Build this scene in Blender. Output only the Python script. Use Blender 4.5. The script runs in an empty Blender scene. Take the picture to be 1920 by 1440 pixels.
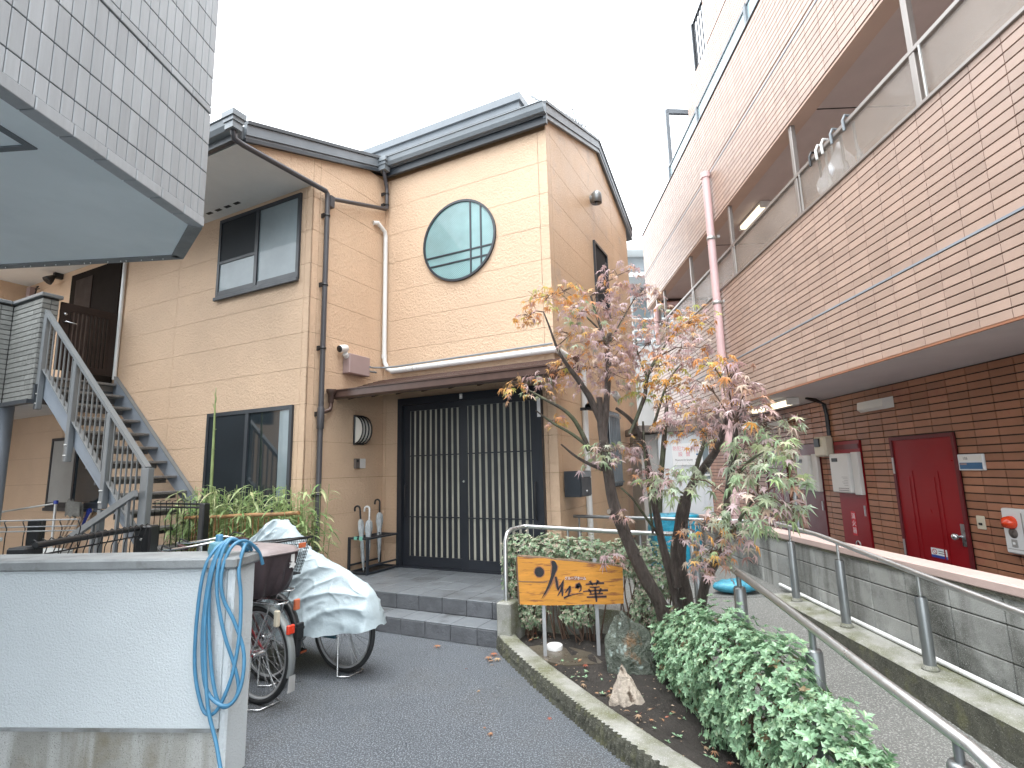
import bpy, math, random
from mathutils import Vector, Matrix
R = random.Random(11)
PI = math.pi
scene = bpy.context.scene
COL = scene.collection

# ---------------------------------------------------------------- camera
CR = Matrix(((0.9996623, 0.0259849, 0.0), (0.0041496, -0.1596396, -0.9871666), (-0.0256515, 0.9868333, -0.1596935)))
cam_d = bpy.data.cameras.new('camera'); cam = bpy.data.objects.new('camera', cam_d); COL.objects.link(cam)
cam.matrix_world = Matrix.Translation((0, 0, 1.6)) @ CR.to_4x4()
cam_d.sensor_width = 36; cam_d.lens = 18.548; cam_d.clip_start = 0.05; cam_d.clip_end = 400
scene.camera = cam
scene.render.resolution_x = 1024; scene.render.resolution_y = 768

# ---------------------------------------------------------------- light: rainy overcast noon
SUN_EL, SUN_AZ = math.radians(78), math.radians(200)     # azimuth measured clockwise from +Y
w = bpy.data.worlds.new('World'); scene.world = w; w.use_nodes = True
nt = w.node_tree; nt.nodes.clear()
sky = nt.nodes.new('ShaderNodeTexSky'); sky.sky_type = 'NISHITA'; sky.sun_disc = False
sky.sun_elevation = SUN_EL; sky.sun_rotation = SUN_AZ; sky.air_density = 1.0; sky.dust_density = 6.0; sky.ozone_density = 1.0
hs = nt.nodes.new('ShaderNodeHueSaturation'); hs.inputs['Saturation'].default_value = 0.10
mixc = nt.nodes.new('ShaderNodeMix'); mixc.data_type = 'RGBA'; mixc.inputs[0].default_value = 0.75
mixc.inputs[7].default_value = (9.0, 9.6, 10.1, 1)           # the even cloud deck
bg = nt.nodes.new('ShaderNodeBackground'); bg.inputs['Strength'].default_value = 0.14
wo = nt.nodes.new('ShaderNodeOutputWorld')
nt.links.new(sky.outputs[0], hs.inputs['Color']); nt.links.new(hs.outputs[0], mixc.inputs[6])
nt.links.new(mixc.outputs[2], bg.inputs['Color']); nt.links.new(bg.outputs[0], wo.inputs['Surface'])
sd = bpy.data.lights.new('sun', 'SUN'); sd.energy = 1.1; sd.angle = math.radians(60); sd.color = (1, 0.98, 0.95)
so = bpy.data.objects.new('sun', sd); COL.objects.link(so)
dv = Vector((math.sin(SUN_AZ)*math.cos(SUN_EL), math.cos(SUN_AZ)*math.cos(SUN_EL), math.sin(SUN_EL)))
so.rotation_euler = dv.to_track_quat('Z', 'Y').to_euler(); so.location = dv*30
vs = scene.view_settings; vs.view_transform = 'Standard'; vs.look = 'None'; vs.exposure = 1.88; vs.gamma = 1.0; vs.use_curve_mapping = False

# ---------------------------------------------------------------- frames (three building directions)
ANG = {'W': 0.0, 'H': -math.radians(26.4885), 'R': -math.radians(1.3553), 'L': -math.radians(3.7949)}
RM = {k: Matrix.Rotation(a, 4, 'Z') for k, a in ANG.items()}
def conv(p, a, b): return RM[b].inverted() @ (RM[a] @ Vector(p))
CRI = CR.transposed()
def pix(p):                                   # world point -> photo pixel and depth (used only to rank pieces by size)
    q = CRI @ (Vector(p)-Vector((0, 0, 1.6)))
    if q.z > -0.05: return None
    return 960+989.2*q.x/-q.z, 720-989.2*q.y/-q.z, -q.z

# ---------------------------------------------------------------- materials
def N(t, k, **kw):
    n = t.nodes.new(k)
    for a, b in kw.items(): setattr(n, a, b)
    return n
def mat(name, col, rough=0.6, var=0.12, nscale=3.0, bump=0.0, bscale=60.0, metal=0.0, spec=0.5, rnd=0.0, stain=None, sscale=1.2, sthr=(0.52, 0.68),
        speck=None, speckscale=200.0, speckthr=(0.6, 0.68), stretch=(1, 1, 1), bdist=0.01, isl=None, coat=0.0, trans=0.0, emit=None, rvar=0.15, streak=None, obj=False, alpha=1.0, sssw=0.0):
    m = bpy.data.materials.new(name); m.use_nodes = True
    t = m.node_tree; L = t.links; b = t.nodes['Principled BSDF']
    geo = N(t, 'ShaderNodeNewGeometry')
    mp = N(t, 'ShaderNodeMapping'); mp.inputs['Scale'].default_value = stretch
    if obj:
        tc = N(t, 'ShaderNodeTexCoord'); L.new(tc.outputs['Object'], mp.inputs['Vector'])
    else: L.new(geo.outputs['Position'], mp.inputs['Vector'])
    v = mp.outputs['Vector']
    def noise(sc, det=4, rough_=0.6):
        n = N(t, 'ShaderNodeTexNoise'); n.inputs['Scale'].default_value = sc; n.inputs['Detail'].default_value = det; n.inputs['Roughness'].default_value = rough_
        L.new(v, n.inputs['Vector']); return n
    def ramp(src, a, c):
        r = N(t, 'ShaderNodeMapRange'); r.inputs['From Min'].default_value = a; r.inputs['From Max'].default_value = c; L.new(src, r.inputs['Value']); return r.outputs[0]
    def mix(fac, a, c, mode='MIX'):
        x = N(t, 'ShaderNodeMix', data_type='RGBA', blend_type=mode)
        if isinstance(fac, (int, float)): x.inputs[0].default_value = fac
        else: L.new(fac, x.inputs[0])
        for s, q in ((6, a), (7, c)):
            if isinstance(q, tuple): x.inputs[s].default_value = (*q[:3], 1)
            else: L.new(q, x.inputs[s])
        return x.outputs[2]
    c = tuple(col)
    if isl:                                    # several colours, one per leaf / per piece
        oi = N(t, 'ShaderNodeObjectInfo'); ad = N(t, 'ShaderNodeMath', operation='ADD'); fr = N(t, 'ShaderNodeMath', operation='FRACT')
        L.new(geo.outputs['Random Per Island'], ad.inputs[0]); L.new(oi.outputs['Random'], ad.inputs[1]); L.new(ad.outputs[0], fr.inputs[0])
        cr = N(t, 'ShaderNodeValToRGB'); e = cr.color_ramp.elements
        while len(e) < len(isl): e.new(0.5)
        for i, q in enumerate(isl): e[i].position = i/(len(isl)-1); e[i].color = (*q, 1)
        L.new(fr.outputs[0], cr.inputs[0]); c = cr.outputs[0]
    n1 = noise(nscale)
    if var:
        f = N(t, 'ShaderNodeMapRange'); f.inputs['From Min'].default_value = 0.25; f.inputs['From Max'].default_value = 0.75
        f.inputs['To Min'].default_value = 1-var; f.inputs['To Max'].default_value = 1+var; L.new(n1.outputs[0], f.inputs['Value'])
        g = N(t, 'ShaderNodeCombineColor')
        for i in range(3): L.new(f.outputs[0], g.inputs[i])
        c = mix(1.0, c, g.outputs[0], 'MULTIPLY')
    if rnd:
        oi = N(t, 'ShaderNodeObjectInfo')
        ad = N(t, 'ShaderNodeMath', operation='ADD'); fr = N(t, 'ShaderNodeMath', operation='FRACT')
        L.new(geo.outputs['Random Per Island'], ad.inputs[0]); L.new(oi.outputs['Random'], ad.inputs[1]); L.new(ad.outputs[0], fr.inputs[0])
        f = N(t, 'ShaderNodeMapRange'); f.inputs['To Min'].default_value = 1-rnd; f.inputs['To Max'].default_value = 1+rnd; L.new(fr.outputs[0], f.inputs['Value'])
        g = N(t, 'ShaderNodeCombineColor')
        for i in range(3): L.new(f.outputs[0], g.inputs[i])
        c = mix(1.0, c, g.outputs[0], 'MULTIPLY')
    if stain: c = mix(ramp(noise(sscale, 6, 0.65).outputs[0], *sthr), c, tuple(stain))
    if streak:                                 # vertical runs of dirt
        mp2 = N(t, 'ShaderNodeMapping'); mp2.inputs['Scale'].default_value = (streak[1], streak[1], streak[2]); L.new(geo.outputs['Position'], mp2.inputs['Vector'])
        ns = N(t, 'ShaderNodeTexNoise'); ns.inputs['Scale'].default_value = 1.0; ns.inputs['Detail'].default_value = 5; L.new(mp2.outputs[0], ns.inputs['Vector'])
        c = mix(ramp(ns.outputs[0], streak[3], streak[4]), c, tuple(streak[0]))
    if speck: c = mix(ramp(noise(speckscale, 2).outputs[0], *speckthr), c, tuple(speck))
    if isinstance(c, tuple): b.inputs['Base Color'].default_value = (*c[:3], 1)
    else: L.new(c, b.inputs['Base Color'])
    rr = N(t, 'ShaderNodeMapRange'); rr.inputs['To Min'].default_value = max(0.02, rough-rvar); rr.inputs['To Max'].default_value = min(1, rough+rvar); L.new(noise(nscale*2.3).outputs[0], rr.inputs['Value'])
    L.new(rr.outputs[0], b.inputs['Roughness'])
    b.inputs['Metallic'].default_value = metal; b.inputs['Specular IOR Level'].default_value = spec
    b.inputs['Coat Weight'].default_value = coat; b.inputs['Transmission Weight'].default_value = trans; b.inputs['Alpha'].default_value = alpha
    if emit:
        b.inputs['Emission Color'].default_value = (*emit[:3], 1); b.inputs['Emission Strength'].default_value = emit[3]
    if bump:
        bn = noise(bscale, 5, 0.7); bp = N(t, 'ShaderNodeBump'); bp.inputs['Strength'].default_value = bump; bp.inputs['Distance'].default_value = bdist
        L.new(bn.outputs[0], bp.inputs['Height']); L.new(bp.outputs[0], b.inputs['Normal'])
    return m
def leafmat(name, cols, rough=0.4, spec=0.5, transl=0.35):
    m = mat(name, cols[0], rough=rough, var=0.22, nscale=9, spec=spec, isl=cols, rvar=0.1)
    t = m.node_tree; b = t.nodes['Principled BSDF']; out = [n for n in t.nodes if n.type == 'OUTPUT_MATERIAL'][0]
    tr = N(t, 'ShaderNodeBsdfTranslucent'); ms = N(t, 'ShaderNodeMixShader'); ms.inputs[0].default_value = transl
    src = b.inputs['Base Color'].links[0].from_socket
    t.links.new(src, tr.inputs['Color']); t.links.new(b.outputs[0], ms.inputs[1]); t.links.new(tr.outputs[0], ms.inputs[2]); t.links.new(ms.outputs[0], out.inputs['Surface'])
    return m
def glassmat(name, tint, rough=0.03, refl=0.9, opacity=1.0, bump=0.0, bscale=80, ribs=None, coat=0.4):
    """window glass before a dark or curtained room: tinted body under a clear glossy face"""
    m = mat(name, tint, rough=rough, var=0.25, nscale=1.4, spec=refl, bump=bump, bscale=bscale, bdist=0.004, rvar=0.02, coat=coat)
    if ribs:
        t = m.node_tree; b = t.nodes['Principled BSDF']; geo = N(t, 'ShaderNodeTexCoord')
        wv = N(t, 'ShaderNodeTexWave'); wv.wave_type = 'BANDS'; wv.bands_direction = 'DIAGONAL'; wv.inputs['Scale'].default_value = ribs; wv.inputs['Distortion'].default_value = 0.6
        t.links.new(geo.outputs['Object'], wv.inputs['Vector'])
        bp = N(t, 'ShaderNodeBump'); bp.inputs['Strength'].default_value = 0.35; bp.inputs['Distance'].default_value = 0.01
        t.links.new(wv.outputs['Fac'], bp.inputs['Height']); t.links.new(bp.outputs[0], b.inputs['Normal'])
    if opacity < 1: m.node_tree.nodes['Principled BSDF'].inputs['Alpha'].default_value = opacity
    return m

M = {}
SID = (0.65, 0.465, 0.32)
M['siding'] = mat('siding', SID, rough=0.5, var=0.07, nscale=1.3, bump=0.85, bscale=32, bdist=0.022, spec=0.45)
M['siding_wet_sheen'] = mat('siding_wet_sheen', (0.62, 0.435, 0.28), rough=0.42, var=0.10, nscale=1.1, bump=0.85, bscale=32, bdist=0.022, spec=0.5, stain=(0.42, 0.33, 0.27), sscale=1.6, sthr=(0.56, 0.8))  # greyer patches put the sheen of the wet wall into the colour
M['joint'] = mat('joint', (0.36, 0.225, 0.12), rough=0.8, var=0.1)
M['soffit'] = mat('soffit', (0.70, 0.70, 0.69), rough=0.7, var=0.05, bump=0.1, bscale=150)
M['dark_metal'] = mat('dark_metal', (0.045, 0.052, 0.06), rough=0.4, var=0.15, spec=0.5)
M['grey_fascia'] = mat('grey_fascia', (0.155, 0.175, 0.195), rough=0.45, var=0.12, bump=0.06, bscale=120)
M['roof'] = mat('roof', (0.15, 0.16, 0.17), rough=0.5, var=0.2, bump=0.3, bscale=30)
M['gutter'] = mat('gutter', (0.20, 0.225, 0.245), rough=0.35, var=0.12)
M['brown_pipe'] = mat('brown_pipe', (0.066, 0.064, 0.070), rough=0.38, var=0.12)
M['canopy_metal'] = mat('canopy_metal', (0.085, 0.05, 0.04), rough=0.35, var=0.2, nscale=8)
M['canopy_wood'] = mat('canopy_wood', (0.055, 0.022, 0.014), rough=0.5, var=0.25, stretch=(1, 8, 8))
M['white_pvc'] = mat('white_pvc', (0.70, 0.71, 0.70), rough=0.4, var=0.05, streak=((0.42, 0.40, 0.36), 20, 2, 0.6, 0.8))
M['door_metal'] = mat('door_metal', (0.022, 0.025, 0.032), rough=0.38, var=0.15)
M['door_glass'] = glassmat('door_glass', (0.40, 0.385, 0.32), rough=0.2, refl=0.4, bump=0.3, bscale=90)
M['frame_dark'] = mat('frame_dark', (0.028, 0.034, 0.042), rough=0.35, var=0.1)
M['glass_dark'] = glassmat('glass_dark', (0.018, 0.026, 0.032), rough=0.06, refl=0.6)
M['glass_screen'] = glassmat('glass_screen', (0.014, 0.019, 0.024), rough=0.55, refl=0.2, coat=0)
M['glass_frost'] = glassmat('glass_frost', (0.20, 0.25, 0.27), rough=0.3, refl=0.5, bump=0.4, bscale=140)
M['glass_teal'] = glassmat('glass_teal', (0.15, 0.285, 0.29), rough=0.22, refl=0.6, ribs=22)
M['tile_grey'] = mat('tile_grey', (0.345, 0.37, 0.39), rough=0.45, var=0.08, nscale=6, rnd=0.10, bump=0.25, bscale=90, stretch=(6, 6, 0.5), bdist=0.004)
M['tile_joint'] = mat('tile_joint', (0.085, 0.10, 0.11), rough=0.8)
M['edging'] = mat('edging', (0.20, 0.215, 0.22), rough=0.6, var=0.2, nscale=8, bump=0.3, bscale=60)
M['soffit_grey'] = mat('soffit_grey', (0.76, 0.84, 0.87), rough=0.75, var=0.07, nscale=1.0, bump=0.12, bscale=130, stain=(0.68, 0.76, 0.79), sscale=0.8)
M['panel_frame'] = mat('panel_frame', (0.13, 0.15, 0.165), rough=0.6)
M['stucco_white'] = mat('stucco_white', (0.66, 0.715, 0.74), rough=0.7, var=0.04, bump=0.8, bscale=85, bdist=0.014)
M['cap_concrete'] = mat('cap_concrete', (0.25, 0.265, 0.27), rough=0.5, var=0.2, nscale=7, bump=0.4, bscale=60, stain=(0.10, 0.095, 0.08), sscale=3)
M['plinth'] = mat('plinth', (0.30, 0.30, 0.275), rough=0.65, var=0.25, nscale=3, bump=0.4, bscale=90, stain=(0.20, 0.175, 0.12), sscale=1.6, streak=((0.46, 0.47, 0.46), 9, 0.8, 0.5, 0.66), speck=(0.12, 0.115, 0.10), speckscale=190)
M['brick'] = mat('brick', (0.44, 0.315, 0.255), rough=0.42, var=0.06, nscale=5, rnd=0.10, bump=0.12, bscale=120, spec=0.5)
M['brick_shaded'] = mat('brick_shaded', (0.36, 0.165, 0.095), rough=0.45, var=0.12, nscale=4, rnd=0.16, bump=0.15, bscale=120, stain=(0.30, 0.10, 0.07), sscale=2, sthr=(0.6, 0.75))  # facade tile again, darkened to carry the overhang's shade in its colour
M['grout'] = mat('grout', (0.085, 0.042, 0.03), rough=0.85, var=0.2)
M['grout_shaded'] = mat('grout_shaded', (0.05, 0.035, 0.03), rough=0.9, var=0.2)  # grout darkened along with the shaded tiles
M['sealant'] = mat('sealant', (0.30, 0.33, 0.37), rough=0.5)
M['ceil_white'] = mat('ceil_white', (0.62, 0.58, 0.57), rough=0.75, var=0.05, bump=0.1, bscale=120)
M['ceil_brown'] = mat('ceil_brown', (0.56, 0.47, 0.44), rough=0.8, var=0.06)
M['plaster_pink'] = mat('plaster_pink', (0.55, 0.39, 0.31), rough=0.75, var=0.06)
M['alu'] = mat('alu', (0.50, 0.50, 0.49), rough=0.35, metal=0.55, var=0.08)
M['alu_brown'] = mat('alu_brown', (0.30, 0.27, 0.25), rough=0.4, metal=0.5, var=0.08)
M['rail_glass'] = glassmat('rail_glass', (0.50, 0.43, 0.37), rough=0.2, refl=0.7, opacity=0.34, ribs=60)
M['top_glass'] = glassmat('top_glass', (0.36, 0.46, 0.49), rough=0.25, refl=0.4, opacity=0.9)
M['pink_pipe'] = mat('pink_pipe', (0.66, 0.46, 0.46), rough=0.35, var=0.08)
M['red_door'] = mat('red_door', (0.25, 0.008, 0.012), rough=0.33, var=0.06, nscale=1.5, spec=0.4, coat=0.08)
M['red_dark'] = mat('red_dark', (0.12, 0.012, 0.016), rough=0.4, var=0.1)
M['heater_white'] = mat('heater_white', (0.66, 0.64, 0.61), rough=0.4, var=0.06)
M['ivory'] = mat('ivory', (0.62, 0.56, 0.44), rough=0.45, var=0.05)
M['white_plastic'] = mat('white_plastic', (0.72, 0.72, 0.71), rough=0.4, var=0.04)
M['black_plastic'] = mat('black_plastic', (0.015, 0.016, 0.018), rough=0.4, var=0.1)
M['lamp_lit'] = mat('lamp_lit', (0.9, 0.86, 0.7), rough=0.4, var=0, emit=(1.0, 0.90, 0.66, 0.6))
M['lamp_white'] = mat('lamp_white', (0.75, 0.73, 0.68), rough=0.4, var=0.03)
M['block'] = mat('block', (0.34, 0.345, 0.33), rough=0.75, var=0.28, nscale=2.2, rnd=0.16, bump=0.8, bscale=110, bdist=0.006, stain=(0.075, 0.08, 0.07), sscale=2.1, sthr=(0.48, 0.68), speck=(0.42, 0.43, 0.42), speckscale=240, speckthr=(0.58, 0.66), streak=((0.085, 0.085, 0.075), 5, 0.7, 0.5, 0.7))
M['block_joint'] = mat('block_joint', (0.06, 0.06, 0.055), rough=0.9)
M['coping_pink'] = mat('coping_pink', (0.50, 0.38, 0.345), rough=0.6, var=0.06, nscale=6, bump=0.15, bscale=90)
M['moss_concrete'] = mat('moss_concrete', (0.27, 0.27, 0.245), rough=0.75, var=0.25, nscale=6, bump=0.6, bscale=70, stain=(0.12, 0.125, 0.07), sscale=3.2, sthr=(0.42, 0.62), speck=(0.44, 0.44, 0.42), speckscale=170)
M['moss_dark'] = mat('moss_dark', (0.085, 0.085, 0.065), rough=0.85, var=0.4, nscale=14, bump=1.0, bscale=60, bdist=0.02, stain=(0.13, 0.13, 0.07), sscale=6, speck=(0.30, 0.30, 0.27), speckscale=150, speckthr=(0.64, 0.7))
M['asphalt'] = mat('asphalt', (0.074, 0.086, 0.101), rough=0.33, var=0.25, nscale=0.9, bump=1.0, bscale=95, bdist=0.014, speck=(0.30, 0.325, 0.355), speckscale=105, speckthr=(0.52, 0.60), stain=(0.062, 0.062, 0.06), sscale=0.9, sthr=(0.5, 0.7), spec=0.5)
M['ramp'] = mat('ramp', (0.12, 0.122, 0.115), rough=0.6, var=0.15, nscale=1.5, bump=0.6, bscale=190, bdist=0.005, speck=(0.30, 0.30, 0.285), speckscale=105, speckthr=(0.53, 0.62))
M['soil'] = mat('soil', (0.035, 0.030, 0.026), rough=0.85, var=0.5, nscale=6, bump=1.0, bscale=45, bdist=0.03, speck=(0.16, 0.13, 0.10), speckscale=110, speckthr=(0.68, 0.74))
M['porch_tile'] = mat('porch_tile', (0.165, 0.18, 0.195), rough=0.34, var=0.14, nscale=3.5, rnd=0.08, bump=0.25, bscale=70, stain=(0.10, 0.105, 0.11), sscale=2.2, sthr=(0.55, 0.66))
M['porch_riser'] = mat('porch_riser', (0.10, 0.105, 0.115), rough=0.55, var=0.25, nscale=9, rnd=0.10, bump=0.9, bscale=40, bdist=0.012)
M['porch_joint'] = mat('porch_joint', (0.05, 0.05, 0.05), rough=0.9)
M['steel_grey'] = mat('steel_grey', (0.20, 0.215, 0.225), rough=0.42, var=0.1, nscale=4, metal=0.25)
M['steel_side'] = mat('steel_side', (0.24, 0.275, 0.32), rough=0.45, var=0.08, metal=0.15)
M['tread'] = mat('tread', (0.20, 0.195, 0.19), rough=0.5, var=0.3, nscale=60, bump=0.6, bscale=130, metal=0.2)
M['stainless'] = mat('stainless', (0.55, 0.56, 0.56), rough=0.32, metal=0.85, var=0.12, nscale=6)
M['stainless_dull'] = mat('stainless_dull', (0.26, 0.275, 0.28), rough=0.38, metal=0.75, var=0.15, nscale=6)
M['parapet_brick'] = mat('parapet_brick', (0.20, 0.205, 0.195), rough=0.55, var=0.15, nscale=12, rnd=0.14, bump=0.4, bscale=120)
M['parapet_joint'] = mat('parapet_joint', (0.045, 0.045, 0.045), rough=0.9)
M['parapet_edge'] = mat('parapet_edge', (0.42, 0.42, 0.40), rough=0.6)
M['gate_wood'] = mat('gate_wood', (0.028, 0.018, 0.015), rough=0.6, spec=0.25, var=0.2)
M['slat_orange'] = mat('slat_orange', (0.42, 0.25, 0.13), rough=0.6)
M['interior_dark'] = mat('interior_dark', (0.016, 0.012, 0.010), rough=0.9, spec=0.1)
M['bark'] = mat('bark', (0.10, 0.078, 0.068), rough=0.38, var=0.5, nscale=16, bump=1.0, bscale=36, bdist=0.035, stretch=(2.4, 2.4, 0.6), stain=(0.20, 0.185, 0.17), sscale=4, sthr=(0.6, 0.74), spec=0.5)
M['bark_green'] = mat('bark_green', (0.085, 0.092, 0.055), rough=0.42, var=0.4, nscale=18, bump=0.6, bscale=60, stain=(0.055, 0.04, 0.035), sscale=6, sthr=(0.5, 0.6))
M['cut_wood'] = mat('cut_wood', (0.20, 0.17, 0.14), rough=0.7)
M['lf_P'] = leafmat('maple_sky_gloss', [(0.50, 0.36, 0.36), (0.58, 0.42, 0.42), (0.54, 0.41, 0.43), (0.62, 0.50, 0.49), (0.46, 0.29, 0.27), (0.56, 0.47, 0.38), (0.54, 0.33, 0.24)], rough=0.30)  # pale mauve puts the sky gloss on wet leaves into the colour
M['lf_O'] = leafmat('maple_orange', [(0.64, 0.31, 0.09), (0.70, 0.40, 0.11), (0.58, 0.28, 0.14), (0.68, 0.46, 0.16), (0.55, 0.36, 0.29), (0.66, 0.30, 0.10)], rough=0.42)
M['lf_G'] = leafmat('maple_green', [(0.32, 0.44, 0.26), (0.40, 0.50, 0.33), (0.46, 0.51, 0.37), (0.36, 0.46, 0.22), (0.52, 0.47, 0.38), (0.44, 0.53, 0.40)], rough=0.32)
M['lf_Y'] = leafmat('maple_yellow', [(0.54, 0.48, 0.12), (0.46, 0.49, 0.18), (0.62, 0.48, 0.12), (0.40, 0.46, 0.20)], rough=0.42)
M['lf_bush'] = leafmat('azalea_leaf', [(0.20, 0.345, 0.20), (0.25, 0.415, 0.255), (0.31, 0.475, 0.30), (0.22, 0.375, 0.225), (0.37, 0.50, 0.30), (0.15, 0.27, 0.155), (0.28, 0.44, 0.275)], rough=0.30, transl=0.25)
M['lf_bush_red'] = leafmat('azalea_reddish', [(0.22, 0.13, 0.08), (0.27, 0.20, 0.11), (0.18, 0.15, 0.08)], rough=0.45, transl=0.25)
M['lf_hedge'] = leafmat('hedge_leaf', [(0.20, 0.33, 0.20), (0.28, 0.39, 0.24), (0.42, 0.40, 0.29), (0.52, 0.42, 0.36), (0.25, 0.38, 0.22), (0.36, 0.43, 0.29), (0.18, 0.30, 0.18)], rough=0.42, transl=0.25)
M['lf_bamboo'] = leafmat('bamboo_leaf', [(0.17, 0.30, 0.11), (0.27, 0.40, 0.16), (0.44, 0.49, 0.27), (0.20, 0.34, 0.12), (0.38, 0.47, 0.22), (0.54, 0.52, 0.30)], rough=0.42, transl=0.35)
M['twig'] = mat('twig', (0.10, 0.06, 0.04), rough=0.6, var=0.3, nscale=20)
M['bamboo_tan'] = mat('bamboo_tan', (0.36, 0.19, 0.085), rough=0.4, var=0.3, nscale=10)
M['bamboo_green'] = mat('bamboo_green', (0.27, 0.34, 0.14), rough=0.4, var=0.25, nscale=5)
M['sign_board'] = mat('sign_board', (0.58, 0.255, 0.035), rough=0.42, var=0.18, nscale=5, stretch=(1, 1, 7), stain=(0.24, 0.085, 0.03), sscale=5.5, sthr=(0.54, 0.66), bump=0.35, bscale=40, spec=0.45)
M['sign_edge'] = mat('sign_edge', (0.16, 0.10, 0.06), rough=0.7, var=0.4, nscale=14, bump=0.6, bscale=50)
M['ink'] = mat('ink', (0.012, 0.012, 0.016), rough=0.45, var=0.3, nscale=30, bump=0.5, bscale=60)
M['ink_halo'] = mat('ink_halo', (0.30, 0.13, 0.06), rough=0.6, var=0.35, nscale=25)
M['galv'] = mat('galv', (0.40, 0.41, 0.42), rough=0.45, metal=0.4, var=0.12, nscale=7)
M['rock_dark'] = mat('rock_dark', (0.085, 0.10, 0.08), rough=0.2, var=0.5, nscale=7, bump=1.0, bscale=14, bdist=0.05, stain=(0.19, 0.10, 0.045), sscale=5, sthr=(0.55, 0.7), speck=(0.36, 0.44, 0.41), speckscale=12, speckthr=(0.60, 0.72))
M['rock_pale'] = mat('rock_pale', (0.50, 0.43, 0.36), rough=0.45, var=0.4, nscale=9, bump=1.0, bscale=22, bdist=0.04, stain=(0.10, 0.07, 0.05), sscale=9, sthr=(0.56, 0.66))
M['stone_slab'] = mat('stone_slab', (0.10, 0.085, 0.065), rough=0.3, var=0.35, nscale=5, bump=0.3, bscale=40)
M['hose'] = mat('hose', (0.065, 0.215, 0.36), rough=0.38, var=0.15, nscale=12)
M['valve'] = mat('valve', (0.10, 0.24, 0.30), rough=0.45, var=0.3, nscale=40)
M['rubber'] = mat('rubber', (0.016, 0.017, 0.018), rough=0.5, var=0.2, nscale=20, bump=0.3, bscale=120)
M['chrome'] = mat('chrome', (0.62, 0.63, 0.64), rough=0.25, metal=0.9, var=0.1)
M['rim'] = mat('rim', (0.45, 0.46, 0.47), rough=0.35, metal=0.7, var=0.1)
M['fender'] = mat('fender', (0.20, 0.215, 0.215), rough=0.5, metal=0.2, var=0.12)
M['bike_red'] = mat('bike_red', (0.34, 0.02, 0.03), rough=0.35)
M['bike_dark'] = mat('bike_dark', (0.06, 0.02, 0.022), rough=0.4)
M['bike_blue'] = mat('bike_blue', (0.02, 0.085, 0.12), rough=0.35)
M['reflector'] = mat('reflector', (0.70, 0.05, 0.02), rough=0.25, var=0.1)
M['reflector_orange'] = mat('reflector_orange', (0.60, 0.16, 0.07), rough=0.3, var=0.1)
M['cloth_brown'] = mat('cloth_brown', (0.058, 0.040, 0.045), rough=0.5, var=0.2, nscale=8, bump=0.4, bscale=70)
M['cloth_taupe'] = mat('cloth_taupe', (0.26, 0.22, 0.22), rough=0.45, var=0.2, nscale=8, bump=0.2, bscale=30)
M['tarp_silver'] = mat('tarp_silver', (0.42, 0.50, 0.535), rough=0.33, var=0.12, nscale=3, bump=0.35, bscale=14, bdist=0.02, spec=0.5)
M['tarp_blue'] = mat('tarp_blue', (0.015, 0.24, 0.36), rough=0.3, var=0.35, nscale=5, bump=0.5, bscale=9, bdist=0.04)
M['bag_blue'] = mat('bag_blue', (0.05, 0.27, 0.38), rough=0.3, var=0.4, nscale=7, bump=0.6, bscale=14, bdist=0.03)
M['clear_plastic'] = mat('clear_plastic', (0.46, 0.50, 0.52), rough=0.25, var=0.25, nscale=20, bump=0.6, bscale=35, alpha=0.88)
M['white_bag'] = mat('white_bag', (0.60, 0.60, 0.62), rough=0.4, var=0.2, nscale=9, bump=0.6, bscale=20)
M['shed_white'] = mat('shed_white', (0.62, 0.65, 0.67), rough=0.5, var=0.05, nscale=2)
M['shed_grey'] = mat('shed_grey', (0.33, 0.32, 0.30), rough=0.6, var=0.1)
M['shed_trim'] = mat('shed_trim', (0.15, 0.125, 0.11), rough=0.6, var=0.2)
M['sign_white'] = mat('sign_white', (0.74, 0.75, 0.75), rough=0.4, var=0.03)
M['print_pink'] = mat('print_pink', (0.68, 0.24, 0.30), rough=0.5, var=0.05)
M['print_black'] = mat('print_black', (0.03, 0.03, 0.035), rough=0.5, var=0)
M['print_red'] = mat('print_red', (0.55, 0.02, 0.03), rough=0.5, var=0)
M['print_blue'] = mat('print_blue', (0.02, 0.05, 0.30), rough=0.5, var=0)
M['plate_blue'] = mat('plate_blue', (0.045, 0.14, 0.27), rough=0.4, var=0.1)
M['alarm_red'] = mat('alarm_red', (0.75, 0.06, 0.015), rough=0.2, var=0.15, coat=0.5)
M['far_siding'] = mat('far_siding', (0.30, 0.33, 0.35), rough=0.7, var=0.08)
M['far_white'] = mat('far_white', (0.62, 0.65, 0.66), rough=0.6, var=0.05)
M['box_mauve'] = mat('box_mauve', (0.34, 0.25, 0.24), rough=0.6, var=0.08, bump=0.1, bscale=80)
M['mop_grey'] = mat('mop_grey', (0.17, 0.165, 0.15), rough=0.8, var=0.3, nscale=30, bump=0.8, bscale=80)
M['stick_tan'] = mat('stick_tan', (0.36, 0.28, 0.21), rough=0.6, var=0.2)
M['blue_nylon'] = mat('blue_nylon', (0.012, 0.03, 0.22), rough=0.5, var=0.3, nscale=30)
M['bucket_white'] = mat('bucket_white', (0.50, 0.53, 0.53), rough=0.5, var=0.12)
M['copper'] = mat('copper', (0.24, 0.09, 0.055), rough=0.4, var=0.2)
M['litter'] = leafmat('litter', [(0.30, 0.22, 0.15), (0.42, 0.33, 0.24), (0.20, 0.13, 0.09), (0.34, 0.30, 0.22)], transl=0.05)
M['dead_leaf'] = leafmat('dead_leaf', [(0.30, 0.05, 0.03), (0.36, 0.17, 0.08), (0.30, 0.20, 0.12), (0.40, 0.28, 0.17)], transl=0.1)
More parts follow.
